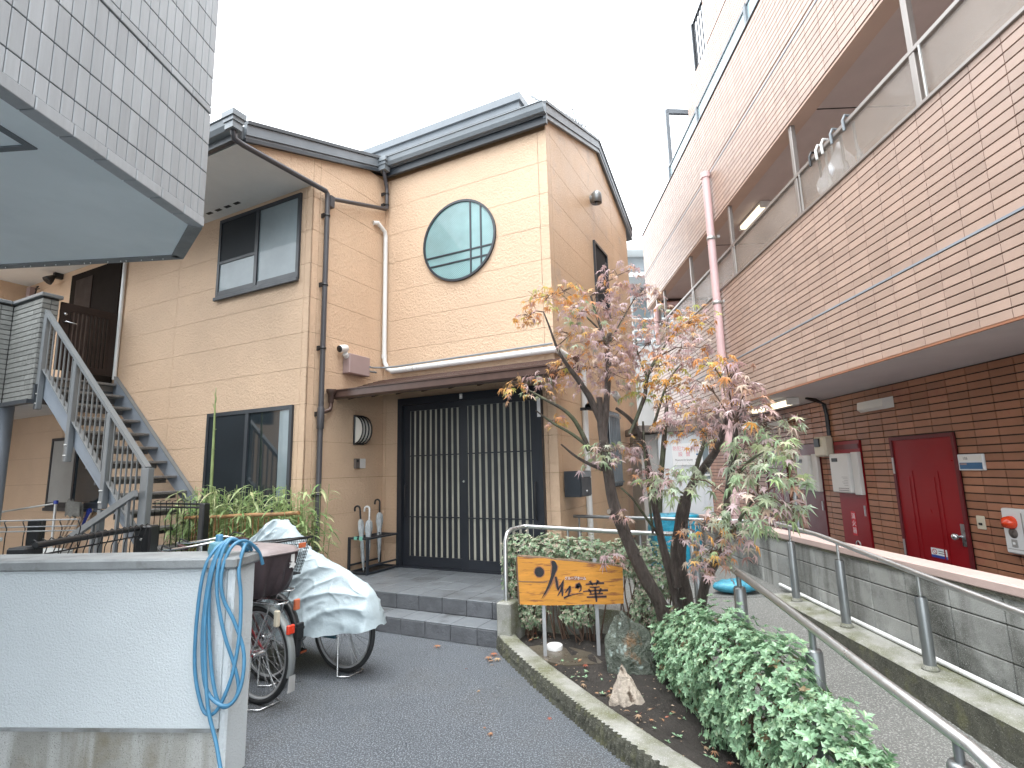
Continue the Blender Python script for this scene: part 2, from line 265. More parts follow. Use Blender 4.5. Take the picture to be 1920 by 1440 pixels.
M['tape_mint'] = mat('tape_mint', (0.20, 0.52, 0.42), rough=0.4)
M['water'] = mat('water_drop', (0.85, 0.88, 0.9), rough=0.05, var=0, spec=0.8)
# ---------------------------------------------------------------- mesh builder
class MB:
    def __init__(s): s.v = []; s.f = []; s.s = []
    def add(s, vs, fs, sm=False):
        o = len(s.v); s.v += [tuple(p) for p in vs]; s.f += [tuple(i+o for i in f) for f in fs]; s.s += [sm]*len(fs); return s
    def box(s, x0, x1, y0, y1, z0, z1, T=None):
        v = [(x, y, z) for x in (x0, x1) for y in (y0, y1) for z in (z0, z1)]
        if T is not None: v = [T @ Vector(p) for p in v]
        return s.add(v, [(0, 1, 3, 2), (4, 6, 7, 5), (0, 4, 5, 1), (2, 3, 7, 6), (0, 2, 6, 4), (1, 5, 7, 3)])
    def cbox(s, x0, x1, y0, y1, z0, z1, b=0.008, T=None):      # box with chamfered edges
        v = []; cx, cy, cz = (x0+x1)/2, (y0+y1)/2, (z0+z1)/2; hx, hy, hz = abs(x1-x0)/2, abs(y1-y0)/2, abs(z1-z0)/2
        b = min(b, hx*.45, hy*.45, hz*.45); idx = {}
        for sx in (-1, 1):
            for sy in (-1, 1):
                for sz in (-1, 1):
                    for a in range(3):
                        d = [hx-b, hy-b, hz-b]; d[a] += b; idx[(sx, sy, sz, a)] = len(v); v.append((cx+sx*d[0], cy+sy*d[1], cz+sz*d[2]))
        f = []
        for a in range(3):
            o = [i for i in range(3) if i != a]
            for sg in (-1, 1):
                q = []
                for u, w_ in ((-1, -1), (1, -1), (1, 1), (-1, 1)):
                    k = [0, 0, 0]; k[a] = sg; k[o[0]] = u; k[o[1]] = w_; q.append(idx[(k[0], k[1], k[2], a)])
                f.append(tuple(q))
            for u in (-1, 1):
                for w_ in (-1, 1):
                    q = []
                    for e, ax in ((-1, o[0]), (1, o[0]), (1, o[1]), (-1, o[1])):
                        k = [0, 0, 0]; k[a] = e; k[o[0]] = u; k[o[1]] = w_; q.append(idx[(k[0], k[1], k[2], ax)])
                    f.append(tuple(q))
        for sx in (-1, 1):
            for sy in (-1, 1):
                for sz in (-1, 1): f.append(tuple(idx[(sx, sy, sz, a)] for a in range(3)))
        if T is not None: v = [T @ Vector(p) for p in v]
        return s.add(v, f)
    def tube(s, pts, r, n=8, sm=True, caps=True, flat=1.0):
        P = [Vector(p) for p in pts]; k = len(P); rr = r if isinstance(r, (list, tuple)) else [r]*k
        vs = []; up = None
        for i in range(k):
            d = (P[min(i+1, k-1)]-P[max(i-1, 0)]).normalized()
            if up is None: up = d.orthogonal().normalized() if abs(d.z) > .9 else Vector((0, 0, 1))
            up = (up-d*up.dot(d))
            up = up.normalized() if up.length > 1e-6 else d.orthogonal().normalized()
            q = d.cross(up)
            for j in range(n):
                a = 2*PI*j/n+PI/n; vs.append(P[i]+(q*math.cos(a)+up*math.sin(a)*flat)*rr[i])
        fs = [(i*n+j, i*n+(j+1) % n, (i+1)*n+(j+1) % n, (i+1)*n+j) for i in range(k-1) for j in range(n)]
        s.add(vs, fs, sm)
        if caps: s.add(vs[:n], [tuple(range(n))[::-1]]); s.add(vs[-n:], [tuple(range(n))])
        return s
    def bar(s, a, b, w, h=None):             # square bar between two points
        h = h or w; a, b = Vector(a), Vector(b); d = (b-a).normalized()
        up = Vector((0, 0, 1)) if abs(d.z) < .95 else Vector((0, 1, 0)); q = d.cross(up).normalized(); u = q.cross(d)
        vs = [p+q*(i*w/2)+u*(j*h/2) for p in (a, b) for i, j in ((-1, -1), (1, -1), (1, 1), (-1, 1))]
        return s.add(vs, [(0, 1, 2, 3), (7, 6, 5, 4), (0, 4, 5, 1), (1, 5, 6, 2), (2, 6, 7, 3), (3, 7, 4, 0)])
    def prism(s, poly, f, a, b, sm=False):   # poly of 2-D points, f(u, v, w) -> 3-D, from w=a to w=b
        n = len(poly); vs = [f(u, v, a) for u, v in poly]+[f(u, v, b) for u, v in poly]
        s.add(vs, [tuple(range(n))[::-1], tuple(range(n, 2*n))]); s.add(vs, [(i, (i+1) % n, n+(i+1) % n, n+i) for i in range(n)], sm); return s
    def lathe(s, prof, c=(0, 0, 0), n=20, T=None, sm=True):
        vs = [(c[0]+r*math.cos(2*PI*j/n), c[1]+r*math.sin(2*PI*j/n), c[2]+z) for r, z in prof for j in range(n)]
        if T is not None: vs = [T @ Vector(p) for p in vs]
        k = len(prof); return s.add(vs, [(i*n+j, i*n+(j+1) % n, (i+1)*n+(j+1) % n, (i+1)*n+j) for i in range(k-1) for j in range(n)], sm)
    def ring(s, c, ro, ri, y0, y1, n=48):    # flat ring in the XZ plane, thickness along Y
        vs = [(c[0]+r*math.cos(2*PI*j/n), y, c[1]+r*math.sin(2*PI*j/n)) for r, y in ((ro, y0), (ri, y0), (ri, y1), (ro, y1)) for j in range(n)]
        return s.add(vs, [(i*n+j, i*n+(j+1) % n, ((i+1) % 4)*n+(j+1) % n, ((i+1) % 4)*n+j) for i in range(4) for j in range(n)])
    def grid(s, rows, sm=True, close=False):
        n = len(rows[0]); vs = [p for r in rows for p in r]; m = n if close else n-1
        return s.add(vs, [(i*n+j, i*n+(j+1) % n, (i+1)*n+(j+1) % n, (i+1)*n+j) for i in range(len(rows)-1) for j in range(m)], sm)
    def mesh(s, name, off=(0, 0, 0), fix=True):
        me = bpy.data.meshes.new(name); ox, oy, oz = off
        me.from_pydata([(x-ox, y-oy, z-oz) for x, y, z in s.v], [], s.f)
        me.polygons.foreach_set('use_smooth', s.s)
        if fix:
            import bmesh
            bm = bmesh.new(); bm.from_mesh(me); bmesh.ops.recalc_face_normals(bm, faces=bm.faces); bm.to_mesh(me); bm.free()
        me.update(); return me

OFF = {}
def props(o, label=None, cat=None, group=None, kind=None):
    for k, v in (('label', label), ('category', cat), ('group', group), ('kind', kind)):
        if v: o[k] = v
def T(name, label, cat, fr='W', base=(0, 0, 0), group=None, kind=None):
    o = bpy.data.objects.new(name, None); COL.objects.link(o); o.empty_display_size = .1
    o.location = RM[fr] @ Vector(base); o.rotation_euler = (0, 0, ANG[fr]); OFF[o.name] = tuple(base); props(o, label, cat, group, kind); return o
def P(name, mb, m, parent, label=None, kind=None, fix=True):
    off = OFF[parent.name]; me = mb.mesh(name, off, fix); me.materials.append(M[m] if isinstance(m, str) else m)
    o = bpy.data.objects.new(name, me); COL.objects.link(o); o.parent = parent; OFF[o.name] = off; props(o, label=label, kind=kind); return o
def S(name, mb, m, label, cat, fr='W', base=(0, 0, 0), group=None, kind=None, fix=True):
    me = mb.mesh(name, base, fix); me.materials.append(M[m] if isinstance(m, str) else m)
    o = bpy.data.objects.new(name, me); COL.objects.link(o); o.location = RM[fr] @ Vector(base); o.rotation_euler = (0, 0, ANG[fr]); OFF[o.name] = tuple(base)
    props(o, label, cat, group, kind); return o
def I(name, me, parent, loc, rot=None, sc=None):     # a piece that shares its mesh with its like
    o = bpy.data.objects.new(name, me); COL.objects.link(o); o.parent = parent; off = OFF[parent.name]
    o.location = (loc[0]-off[0], loc[1]-off[1], loc[2]-off[2])
    if rot is not None: o.rotation_euler = rot
    if sc: o.scale = (sc, sc, sc)
    return o
def dup(root, loc, rot, label=None, group=None):
    r = root.copy(); COL.objects.link(r); r.location = loc; r.rotation_euler = rot; OFF[r.name] = OFF.get(root.name, (0, 0, 0))
    if label: r['label'] = label
    if group: r['group'] = group
    for ch in list(root.children):
        c = ch.copy(); COL.objects.link(c); c.parent = r
        for g in list(ch.children):
            d = g.copy(); COL.objects.link(d); d.parent = c
    return r
def text(name, s, size, m, parent, f, ext=0.001, align='CENTER', sx=1.0, label=None):
    """flat print: text turned to a mesh; f maps (u right, v up, w out) to frame coordinates"""
    cu = bpy.data.curves.new(name, 'FONT'); cu.body = s; cu.size = size; cu.align_x = align; cu.align_y = 'CENTER'; cu.resolution_u = 2
    to = bpy.data.objects.new(name, cu); COL.objects.link(to); bpy.context.view_layer.update()
    me = bpy.data.meshes.new_from_object(to.evaluated_get(bpy.context.evaluated_depsgraph_get())); bpy.data.objects.remove(to)
    mb = MB(); v = [f(p.co.x*sx, p.co.y, 0) for p in me.vertices]; mb.add(v, [tuple(p.vertices) for p in me.polygons])
    return P(name, mb, m, parent, label=label, fix=False)

# pieces laid in a wall: the `limit` that show largest become objects, the rest one joined part
def lay(name, items, mk, m, parent, fr, limit=290, stuff_name=None, cache=None):
    """items: list of (key, centre in frame coords, size); mk(key) -> MB about its own centre"""
    sc = []
    for it in items:
        q = pix(RM[fr] @ Vector(it[1])); a = 0
        if q and -60 < q[0] < 1980 and -60 < q[1] < 1500: a = it[2]/q[2]**2
        sc.append(a)
    order = sorted(range(len(items)), key=lambda i: -sc[i]); cache = {} if cache is None else cache; rest = MB()
    for r, i in enumerate(order):
        key, c, _ = items[i]
        if r < limit and sc[i] > 0:
            if key not in cache:
                cache[key] = mk(key).mesh(name); cache[key].materials.append(M[m])
            I(name, cache[key], parent, c)
        else:
            b = mk(key); rest.add([(x+c[0], y+c[1], z+c[2]) for x, y, z in b.v], b.f)
    if rest.f: P(stuff_name or name, rest, m, parent, kind='stuff')

def bands(a, b, step, joint, first=None):
    """split a..b into pieces of `step` less `joint`"""
    out = []; p = a if first is None else first
    while p < b-1e-4:
        q = min(p+step, b); s = max(p, a)
        if q-s > joint*2.2: out.append((s+joint/2, q-joint/2))
        p += step
    return out

# ================================================================= GROUND
g = MB(); n = 2
g.add([(-60, -40, 0), (60, -40, 0), (60, 90, 0), (-60, 90, 0)], [(0, 1, 2, 3)])
S('asphalt_ground', g, 'asphalt', 'dark wet speckled asphalt forecourt before the entrance steps', 'ground', kind='structure')

# soil bed, slightly mounded
kerb_in = [(-0.10, 5.0), (0.17, 4.36), (0.45, 3.66), (0.68, 3.18), (0.98, 2.62), (1.30, 1.95), (1.50, 1.45)]
so_ = MB(); rows = []
for i in range(28):
    t = i/27; f = t*(len(kerb_in)-1); k = min(int(f), len(kerb_in)-2); a = Vector(kerb_in[k]).lerp(Vector(kerb_in[k+1]), f-k)
    yb = 5.28-0.30*0 if t < 0.02 else None
    rgt = conv((1.26, a.y+0.1, 0), 'R', 'W'); b = Vector((max(rgt.x, a.x+.1), a.y+0.12+0.25*(1-t)))
    r = []
    for j in range(15):
        u = j/14; p = a.lerp(b, u); h = 0.055+0.035*math.sin(PI*u)+0.012*math.sin(p.x*21+p.y*17)+0.010*math.sin(p.x*43-p.y*31)+R.uniform(-.005, .005)
        r.append((p.x, p.y, h))
    rows.append(r)
so_.grid(rows[::-1])
S('soil_bed', so_, 'soil', 'dark wet soil of the planting bed inside the mossy kerb', 'soil', kind='structure')
so2 = MB().add([(-0.16, 5.15, .052), (1.5, 4.2, .052), (1.5, 5.2, .052), (-0.1, 5.5, .052)], [(0, 1, 2, 3)])
S('soil_strip', so2, 'soil', 'dark soil strip at the foot of the landing wall', 'soil', kind='structure')

# ramp and landing
rp = MB(); prof = [(0.6, 0.0), (1.2, 0.003), (3.1, .13), (5.5, .30)]
vs = []
for y, z in prof: vs += [(1.20, y, z+.002), (2.34, y, z+.002), (1.20, y, -.3), (2.34, y, -.3)]
fs = []
for i in range(3):
    a = i*4; fs += [(a, a+1, a+5, a+4), (a, a+4, a+6, a+2), (a+1, a+3, a+7, a+5)]
fs += [(0, 2, 3, 1), (12, 13, 15, 14)]
rp.add(vs, fs)
S('ramp', rp, 'ramp', 'grey speckled wheelchair ramp climbing between the two handrails', 'ramp', fr='R', base=(1.75, 3, 0), kind='structure')
h2w = lambda x, y: RM['H'] @ Vector((x, y, 0)); r2w = lambda x, y: RM['R'] @ Vector((x, y, 0))
pl = [h2w(-2.30, 4.955), r2w(1.20, 4.93), r2w(1.20, 5.5), r2w(2.62, 5.5), r2w(2.62, 9.6), h2w(-2.44, 10.2), h2w(-2.44, 6.095), h2w(-2.445, 5.0)]
ld = MB(); ld.prism([(p.x, p.y) for p in pl], lambda u, v, w_: (u, v, w_), 0.0, 0.307)
S('landing', ld, 'ramp', 'raised concrete landing behind the hedge joining ramp and entrance', 'landing', base=(0.6, 6, 0), kind='structure')
lf_ = MB().box(-2.30, -0.93, 4.93, 4.953, 0, 0.31)
S('landing_wall', lf_, 'moss_concrete', 'stained concrete wall below the landing behind the wooden sign', 'wall', fr='H', base=(-1.6, 4.94, 0))

# porch: two tiled steps
po = T('porch', 'grey tiled entrance porch with two steps before the lattice door', 'steps', 'H', (-3.8, 5.2, 0), kind='structure')
pj = MB().box(-5.18, -2.452, 4.494, 6.098, 0, .145).box(-5.18, -2.452, 4.794, 6.098, .145, .300)
P('step_core', pj, 'porch_joint', po)
tm = {}
def tile_top(k): b = MB(); b.cbox(-k[0]/2, k[0]/2, -k[1]/2, k[1]/2, -.006, .006, .003); return b
def tile_ris(k): b = MB(); b.cbox(-k[0]/2, k[0]/2, -.007, .007, -k[1]/2, k[1]/2, .003); return b
xs = bands(-5.18, -2.452, .295, .006, first=-5.32)
it = []
for a, b in xs:
    it.append(((round(b-a, 3), .292), ((a+b)/2, 4.632, .151), .08))
    for k in range(4):
        y0 = 4.782+.335*k; y1 = min(y0+.329, 6.095)
        it.append(((round(b-a, 3), round(y1-y0, 3)), ((a+b)/2, (y0+y1)/2, .306), .08))
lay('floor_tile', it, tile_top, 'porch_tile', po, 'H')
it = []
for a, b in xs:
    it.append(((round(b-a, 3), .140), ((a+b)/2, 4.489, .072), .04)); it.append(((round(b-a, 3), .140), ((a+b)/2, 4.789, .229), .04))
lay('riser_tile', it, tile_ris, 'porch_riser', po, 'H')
pil = MB().cbox(-2.45, -2.305, 4.47, 4.99, -.02, .40, .012)
S('concrete_pier', pil, 'moss_concrete', 'short mossy concrete pier at the right end of the steps', 'pier', 'H', (-2.38, 4.7, 0))

# garden kerb with a rough ribbed face
kt = [(-0.19, 5.14), (-0.12, 4.88), (0.10, 4.28), (0.30, 3.80), (0.43, 3.50), (0.60, 3.14), (0.86, 2.62), (1.16, 2.0), (1.40, 1.4)]
def pathpt(t):
    f = t*(len(kt)-1); k = min(int(f), len(kt)-2); return Vector(kt[k]).lerp(Vector(kt[k+1]), f-k)
top = MB(); face = MB(); nseg = 320; A = []
for i in range(nseg+1):
    p = pathpt(i/nseg); d = (pathpt(min(1, i/nseg+.02))-pathpt(max(0, i/nseg-.02))).normalized(); q = Vector((-d.y, d.x))
    if q.x < 0: q = -q
    A.append((p, q))
rowsT = []; rowsF = []
for i, (p, q) in enumerate(A):
    rib = (.009 if (i//2) % 2 else -.007)+R.uniform(-.004, .004); e = R.uniform(-.004, .004)
    rowsT.append([(p.x+q.x*u+(0), p.y+q.y*u, z+R.uniform(-.0015, .0015)) for u, z in ((-.004+rib, .119), (.02, .124), (.13, .125), (.145, .118), (.147, .0))])
    rowsF.append([(p.x+q.x*(rib+o), p.y+q.y*(rib+o), z) for o, z in ((-.022+e, -.01), (-.014-e, .03), (-.016+e, .06), (-.010-e, .09), (-.003, .1185))])
top.grid(rowsT); face.grid(rowsF, sm=False)
kb = T('garden_kerb', 'low mossy concrete kerb running diagonally along the planting bed', 'kerb', 'W', (.4, 3.5, 0))
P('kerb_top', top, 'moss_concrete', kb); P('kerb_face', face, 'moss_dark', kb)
# ================================================================= THE HOUSE (frame H)
XR, XI, YF, YW, XL = -2.43, -5.185, 6.10, 4.66, -14.0     # right corner, inner corner, main front, wing front, left end
zb = lambda y: 5.41+.36*(y-3.64)                          # underside of the roof edge over depth y
house = T('orange_house', 'two storey orange stucco house with round window and dark lattice door', 'house', 'H', (-5.2, 6.1, 0))
core = MB()
core.box(XI+.02, XR-.02, YF+.02, 10.4, 0, 6.3).box(XL, XI-.02, YW+.02, 10.4, 0, 5.41)
core.prism([(3.66, 5.43), (10.4, 5.43), (10.4, 6.36), (8.5, 7.05), (3.66, 5.45)], lambda u, v, q: (q, u, v), XL, XI-.019).prism([(6.121, 6.301), (10.39, 6.301), (10.39, 6.36), (8.5, 7.05), (6.121, 6.32)], lambda u, v, q: (q, u, v), XI-.018, XR-.019)
P('wall', core, 'joint', house)
wall = bpy.data.objects[[o.name for o in house.children][0]]
Z0 = 1.547-.4615*3; PH = .4615; J = .0045
rowz = [(max(.0, Z0+PH*k)+J/2, Z0+PH*(k+1)-J/2) for k in range(-1, 13) if Z0+PH*(k+1) > .05]
def panel_h(x0, x1, z0, z1, y, ny=-1):       # board on a wall facing -Y
    b = MB(); b.box(x0, x1, y, y+.018, z0, z1); return b
def siding(name, mb, m='siding'): P(name, mb, m, wall)
# main front: split round the door, vertical joints near the right end and at the inner corner
for z0, z1 in rowz:
    zt = min(z1, 6.235)
    if z0 > 6.2: continue
    zs = [(z0, zt)]
    for a, b in ((XI+.001, XI+.055), (XI+.061, -2.56), (-2.554, XR)):
        for c, d in zs:
            if b == -2.56 and c < 2.5:                   # door opening
                if d > 2.64: siding('siding_panel', panel_h(a, b, max(c, 2.64), d, YF))
                if max(c, .31) < min(d, 2.64):
                    siding('siding_panel', panel_h(a, -4.85, max(c, .305), min(d, 2.64), YF)); siding('siding_panel', panel_h(-2.62, b, max(c, .305), min(d, 2.64), YF))
            else:
                c2 = max(c, .305)
                if d > c2: siding('siding_panel', panel_h(a, b, c2, d, YF))
# wing front: vertical joints
cuts = [XL, -11.0, -8.003, -7.997, -5.30, -5.294, XI]
for z0, z1 in rowz:
    if z0 > 5.40: continue
    for a, b in ((XL, -11.003), (-10.997, -8.003), (-7.997, -5.300), (-5.294, XI)):
        siding('siding_panel', panel_h(a, b, max(z0, 0.0), min(z1, 5.41), YW))
# return wall and the side of the overhanging eave (faces +X)
def panel_x(poly, x, t=.018):
    b = MB(); b.prism(poly, lambda u, v, q: (q, u, v), x-t, x); return b
for z0, z1 in rowz:
    for y0, y1 in ((YW-.0, 4.775), (4.781, YF-.001)):
        a, b = z0, z1
        if a > 6.25: continue
        zt0, zt1 = zb(y0)+.02, zb(y1)+.02
        poly = [(y0, a), (y1, a), (y1, min(b, zt1)), (y0, min(b, zt0))]
        if zt1 <= a: continue
        if zt0 < a: yy = 3.64+(a-.02-5.41)/.36; poly = [(yy, a), (y1, a), (y1, min(b, zt1))]
        if b > zt0 and b < zt1: yy = 3.64+(b-.02-5.41)/.36; poly = [(y0, max(a, 0)), (y1, a), (y1, b), (yy, b), (y0, zt0)] if zt0 > a else [(3.64+(a-.02-5.41)/.36, a), (y1, a), (y1, b), (yy, b)]
        siding('siding_panel', panel_x(poly, XI))
siding('siding_panel', panel_x([(3.62, 5.425), (YW-.006, 5.425), (YW-.006, zb(YW)+.02), (3.62, zb(3.62)+.02)], XI))
# right side wall (faces +X), gabled
for z0, z1 in rowz+[(Z0+PH*k+J/2, Z0+PH*(k+1)-J/2) for k in range(13, 16)]:
    for y0, y1 in ((YF+.001, 6.235), (6.241, 9.25), (9.256, 10.4)):
        tf = lambda y: min(zb(y), zb(8.5)-.36*(y-8.5))+.03
        pts = [(y0, max(z0, 0))]; m_ = 6
        if tf(y0) <= z0 and tf(y1) <= z0 and not (y0 < 8.5 < y1 and tf(8.5) > z0): continue
        up = []; lo = []
        for i in range(41):
            y = y0+(y1-y0)*i/40; t_ = min(z1, tf(y))
            if t_ > z0+.004: up.append((y, t_)); lo.append((y, max(z0, 0)))
        if len(up) < 2: continue
        # keep only the corners of the outline
        def thin(q): return [q[0]]+[q[i] for i in range(1, len(q)-1) if abs((q[i+1][1]-q[i][1])*(q[i][0]-q[i-1][0])-(q[i][1]-q[i-1][1])*(q[i+1][0]-q[i][0])) > 1e-6]+[q[-1]]
        siding('siding_panel', panel_x([lo[0], lo[-1]]+thin(up)[::-1], XR), 'siding_wet_sheen')
# plinth
P('foundation', MB().box(XL, XI+.004, YW-.004, YW+.1, 0, .16).box(XR-.1, XR+.004, YF-.004, 10.4, 0, .36), 'plinth', house)

# roof
rf_ = MB()
zt = lambda y: zb(y)+.235
rf_.prism([(3.52, zb(3.52)+.03), (8.5, zb(8.5)+.03), (10.75, zb(8.5)-.81+.03), (10.75, zb(8.5)-.81+.19), (8.5, zb(8.5)+.20), (3.52, zb(3.52)+.19)], lambda u, v, q: (q, u, v), XL, XI+.02)
rf_.prism([(5.96, zb(5.96)+.03), (8.5, zb(8.5)+.03), (10.75, zb(8.5)-.81+.03), (10.75, zb(8.5)-.81+.19), (8.5, zb(8.5)+.20), (5.96, zb(5.96)+.19)], lambda u, v, q: (q, u, v), XI+.021, XR+.02)
roof = P('roof', rf_, 'roof', house)
def rake(x0, x1, ya, yb_, lo, hi, m, nm='fascia_board'):
    b = MB(); b.prism([(ya, zb(ya)+lo), (yb_, zb(yb_)+lo), (yb_, zb(yb_)+hi), (ya, zb(ya)+hi)], lambda u, v, q: (q, u, v), x0, x1); P(nm, b, m, roof)
def rake2(x0, x1, ya, yb_, lo, hi, m, nm='fascia_board'):
    zz = lambda y: zb(8.5)-.36*(y-8.5)
    b = MB(); b.prism([(ya, zz(ya)+lo), (yb_, zz(yb_)+lo), (yb_, zz(yb_)+hi), (ya, zz(ya)+hi)], lambda u, v, q: (q, u, v), x0, x1); P(nm, b, m, roof)
for lo, hi, o, m in ((-.01, .035, .045, 'frame_dark'), (.036, .068, .035, 'grey_fascia'), (.069, .20, .055, 'grey_fascia'), (.201, .245, .075, 'dark_metal')):
    rake(XI+.022, XI+.022+o, 3.60, 6.0, lo, hi, m)
    rake(XR+.022, XR+.022+o*.8, 5.98, 8.5, lo, hi, m if lo > 0.03 else 'grey_fascia'); rake2(XR+.022, XR+.022+o*.8, 8.501, 10.7, lo, hi, m if lo > 0.03 else 'grey_fascia')
# raised clerestory piece behind the front slope
up = MB().box(-8.2, -3.72, 8.0, 9.8, 6.9, 8.14); P('clerestory_wall', up, 'siding', roof)
up = MB().box(-8.4, -3.66, 7.93, 9.9, 8.14, 8.27); P('clerestory_fascia', up, 'grey_fascia', roof)
up = MB().box(-8.45, -3.62, 7.88, 9.95, 8.272, 8.42); P('clerestory_cap', up, 'grey_fascia', roof)
# gutters
def gutter(x0, x1, y, z, nm='gutter'):
    b = MB(); pr = [(.0, .0), (.075, .0), (.105, .045), (.12, .11), (.135, .112), (.135, .125), (.105, .125), (.085, .05), (.06, .018), (.0, .018)]
    b.prism([(y-u, z+v) for u, v in pr], lambda u, v, q: (q, u, v), x0, x1)
    return P(nm, b, 'gutter', roof)
P('eave_fascia', MB().box(XI+.09, XR+.06, 5.985, 6.03, 6.17, 6.42), 'frame_dark', roof)
P('eave_fascia', MB().box(XL, XI+.02, 3.53, 3.58, 5.40, 5.55), 'frame_dark', roof)
gutter(XI+.03, XR+.07, 5.98, 6.29); gutter(XL, XI+.05, 3.52, 5.47)
def outlet(x, y, z):
    b = MB()
    for dz0, dz1, q in ((.10, .17, .085), (.05, .10, .07), (-.03, .05, .058)): b.box(x-q*1.2, x+q*1.2, y-q, y+q, z+dz0, z+dz1)
    return P('gutter_outlet', b, 'gutter', roof)
outlet(XI+.07, 3.44, 5.45); outlet(XI+.12, 5.90, 6.24)
# soffit of the wing eave
sf = P('soffit', MB().box(XL, XI-.019, 3.60, YW-.001, 5.40, 5.424), 'soffit', house)
vb = MB()
for i in range(4): vb.box(-7.14+i*.20, -7.14+i*.20+.11, 4.46, 4.51, 5.394, 5.402)
P('soffit_vent', vb, 'black_plastic', sf)
P('soffit_vent_strip', MB().box(-7.18, -6.30, 4.44, 4.53, 5.397, 5.401), 'white_plastic', sf)

# downpipes
def pipe(pts, r, m, nm='downpipe', n=10): return P(nm, MB().tube(pts, r, n), m, house)
d1 = pipe([(XI+.07, 3.44, 5.42), (XI+.07, 3.46, 5.33), (XI+.07, 3.56, 5.32), (XI+.07, 4.80, 5.36), (XI+.07, 4.835, 5.33), (XI+.07, 4.84, 5.20), (XI+.07, 4.84, 0.0)], .034, 'brown_pipe')
d2 = pipe([(XI+.12, 5.90, 6.22), (XI+.12, 5.93, 6.12), (XI+.08, 6.02, 6.02), (XI+.08, 6.03, 5.95), (XI+.08, 6.03, 5.66), (XI+.08, 6.00, 5.64), (XI+.08, 4.90, 5.29)], .030, 'brown_pipe')
P('pipe_socket', MB().box(XI+.03, XI+.11, 4.86, 4.93, 5.16, 5.32), 'brown_pipe', d1)
P('pipe_socket', MB().lathe([(.04, 2.16), (.045, 2.17), (.045, 2.42), (.038, 2.44)], (XI+.07, 4.84, 0), 12), 'brown_pipe', d1)
for z in (5.02, 4.05, 3.2, 2.35, 1.35, .6):
    P('pipe_bracket', MB().lathe([(.036, -.012), (.042, -.012), (.042, .012), (.036, .012)], (XI+.07, 4.84, z), 12).box(XI, XI+.05, 4.80, 4.815, z-.03, z+.03), 'black_plastic', d1)
for z in (5.9, 5.72):
    P('pipe_bracket', MB().lathe([(.032, -.01), (.038, -.01), (.038, .01), (.032, .01)], (XI+.08, 6.03, z), 12).box(XI, XI+.06, 5.985, 6.0, z-.03, z+.02), 'black_plastic', d2)
# white duct cover down the inner corner and over the door
du = MB()
du.tube([(XI+.02, 5.80, 5.34), (XI+.05, 5.86, 5.36), (XI+.055, 6.02, 5.28), (XI+.055, 6.04, 5.20), (XI+.055, 6.045, 4.6), (XI+.055, 6.045, 3.36), (XI+.065, 6.045, 3.22), (XI+.12, 6.045, 3.11), (XI+.22, 6.045, 3.07)], .034, 10)
dc = P('duct_cover', du, 'white_pvc', house)
P('duct_joint', MB().tube([(XI+.055, 6.045, 3.34), (XI+.055, 6.045, 3.28)], .04, 10), 'white_pvc', dc)
P('duct_cover', MB().tube([(XI+.20, 6.04, 3.07), (XR-.02, 6.04, 3.075), (XR+.03, 6.05, 3.075), (XR+.045, 6.12, 3.075), (XR+.045, 7.0, 3.02), (XR+.045, 7.06, 2.95), (XR+.045, 7.06, .42)], .043, 10), 'white_pvc', house)
P('conduit', MB().tube([(-5.02, 5.62, 3.07), (-5.12, 5.8, 3.10), (-5.10, 6.0, 3.13), (-4.9, 6.07, 3.14), (XR-.01, 6.075, 3.165)], .013, 6), 'gutter', house)
# AC pipe at the left end of the wing
P('drain_pipe', MB().tube([(-9.46, YW-.04, 3.19), (-9.46, YW-.04, 5.38)], .030, 8), 'white_pvc', house)

# windows ------------------------------------------------------------
def slider(x0, x1, z0, z1, y, left_mats, right_mat, split, mid=None, sill=True):
    w_ = P('window', MB().box(x0, x0+.05, y-.032, y+.02, z0, z1).box(x1-.05, x1, y-.032, y+.02, z0, z1).box(x0+.051, x1-.051, y-.032, y+.02, z1-.05, z1).box(x0+.051, x1-.051, y-.032, y+.02, z0, z0+.05), 'frame_dark', house)
    if sill: P('sill', MB().cbox(x0-.01, x1+.01, y-.06, y-.02, z0-.04, z0+.012, .005), 'dark_metal', w_)
    P('sash', MB().box(split-.03, split+.03, y-.035, y+.01, z0+.05, z1-.05).box(x0+.05, split-.03, y-.03, y+.012, z0+.05, z0+.10).box(split+.03, x1-.05, y-.025, y+.012, z0+.05, z0+.10), 'frame_dark', w_)
    if mid:
        P('pane', MB().box(x0+.05, split-.03, y-.022, y+.008, mid+.02, z1-.05), left_mats[0], w_); P('pane', MB().box(x0+.05, split-.03, y-.018, y+.008, z0+.10, mid-.02), left_mats[1], w_)
        P('sash_rail', MB().box(x0+.05, split-.03, y-.03, y+.01, mid-.02, mid+.02), 'frame_dark', w_)
    else: P('pane', MB().box(x0+.05, split-.03, y-.02, y+.008, z0+.10, z1-.05), left_mats[0], w_)
    P('pane', MB().box(split+.03, x1-.05, y-.014, y+.008, z0+.10, z1-.05), right_mat, w_)
    return w_
w1 = slider(-7.05, -5.385, 4.13, 5.33, YW, ('glass_screen', 'glass_frost'), 'glass_frost', -6.22, mid=4.66)
w2 = slider(-7.055, -5.385, 1.15, 2.47, YW, ('glass_screen',), 'glass_dark', -6.22)
P('curtain_edge', MB().box(-5.62, -5.44, YW-.0145, YW+.006, 1.26, 2.41), 'glass_frost', w2)
w3 = slider(-11.25, -9.55, 1.15, 2.33, YW, ('shed_grey',), 'glass_dark', -10.42)
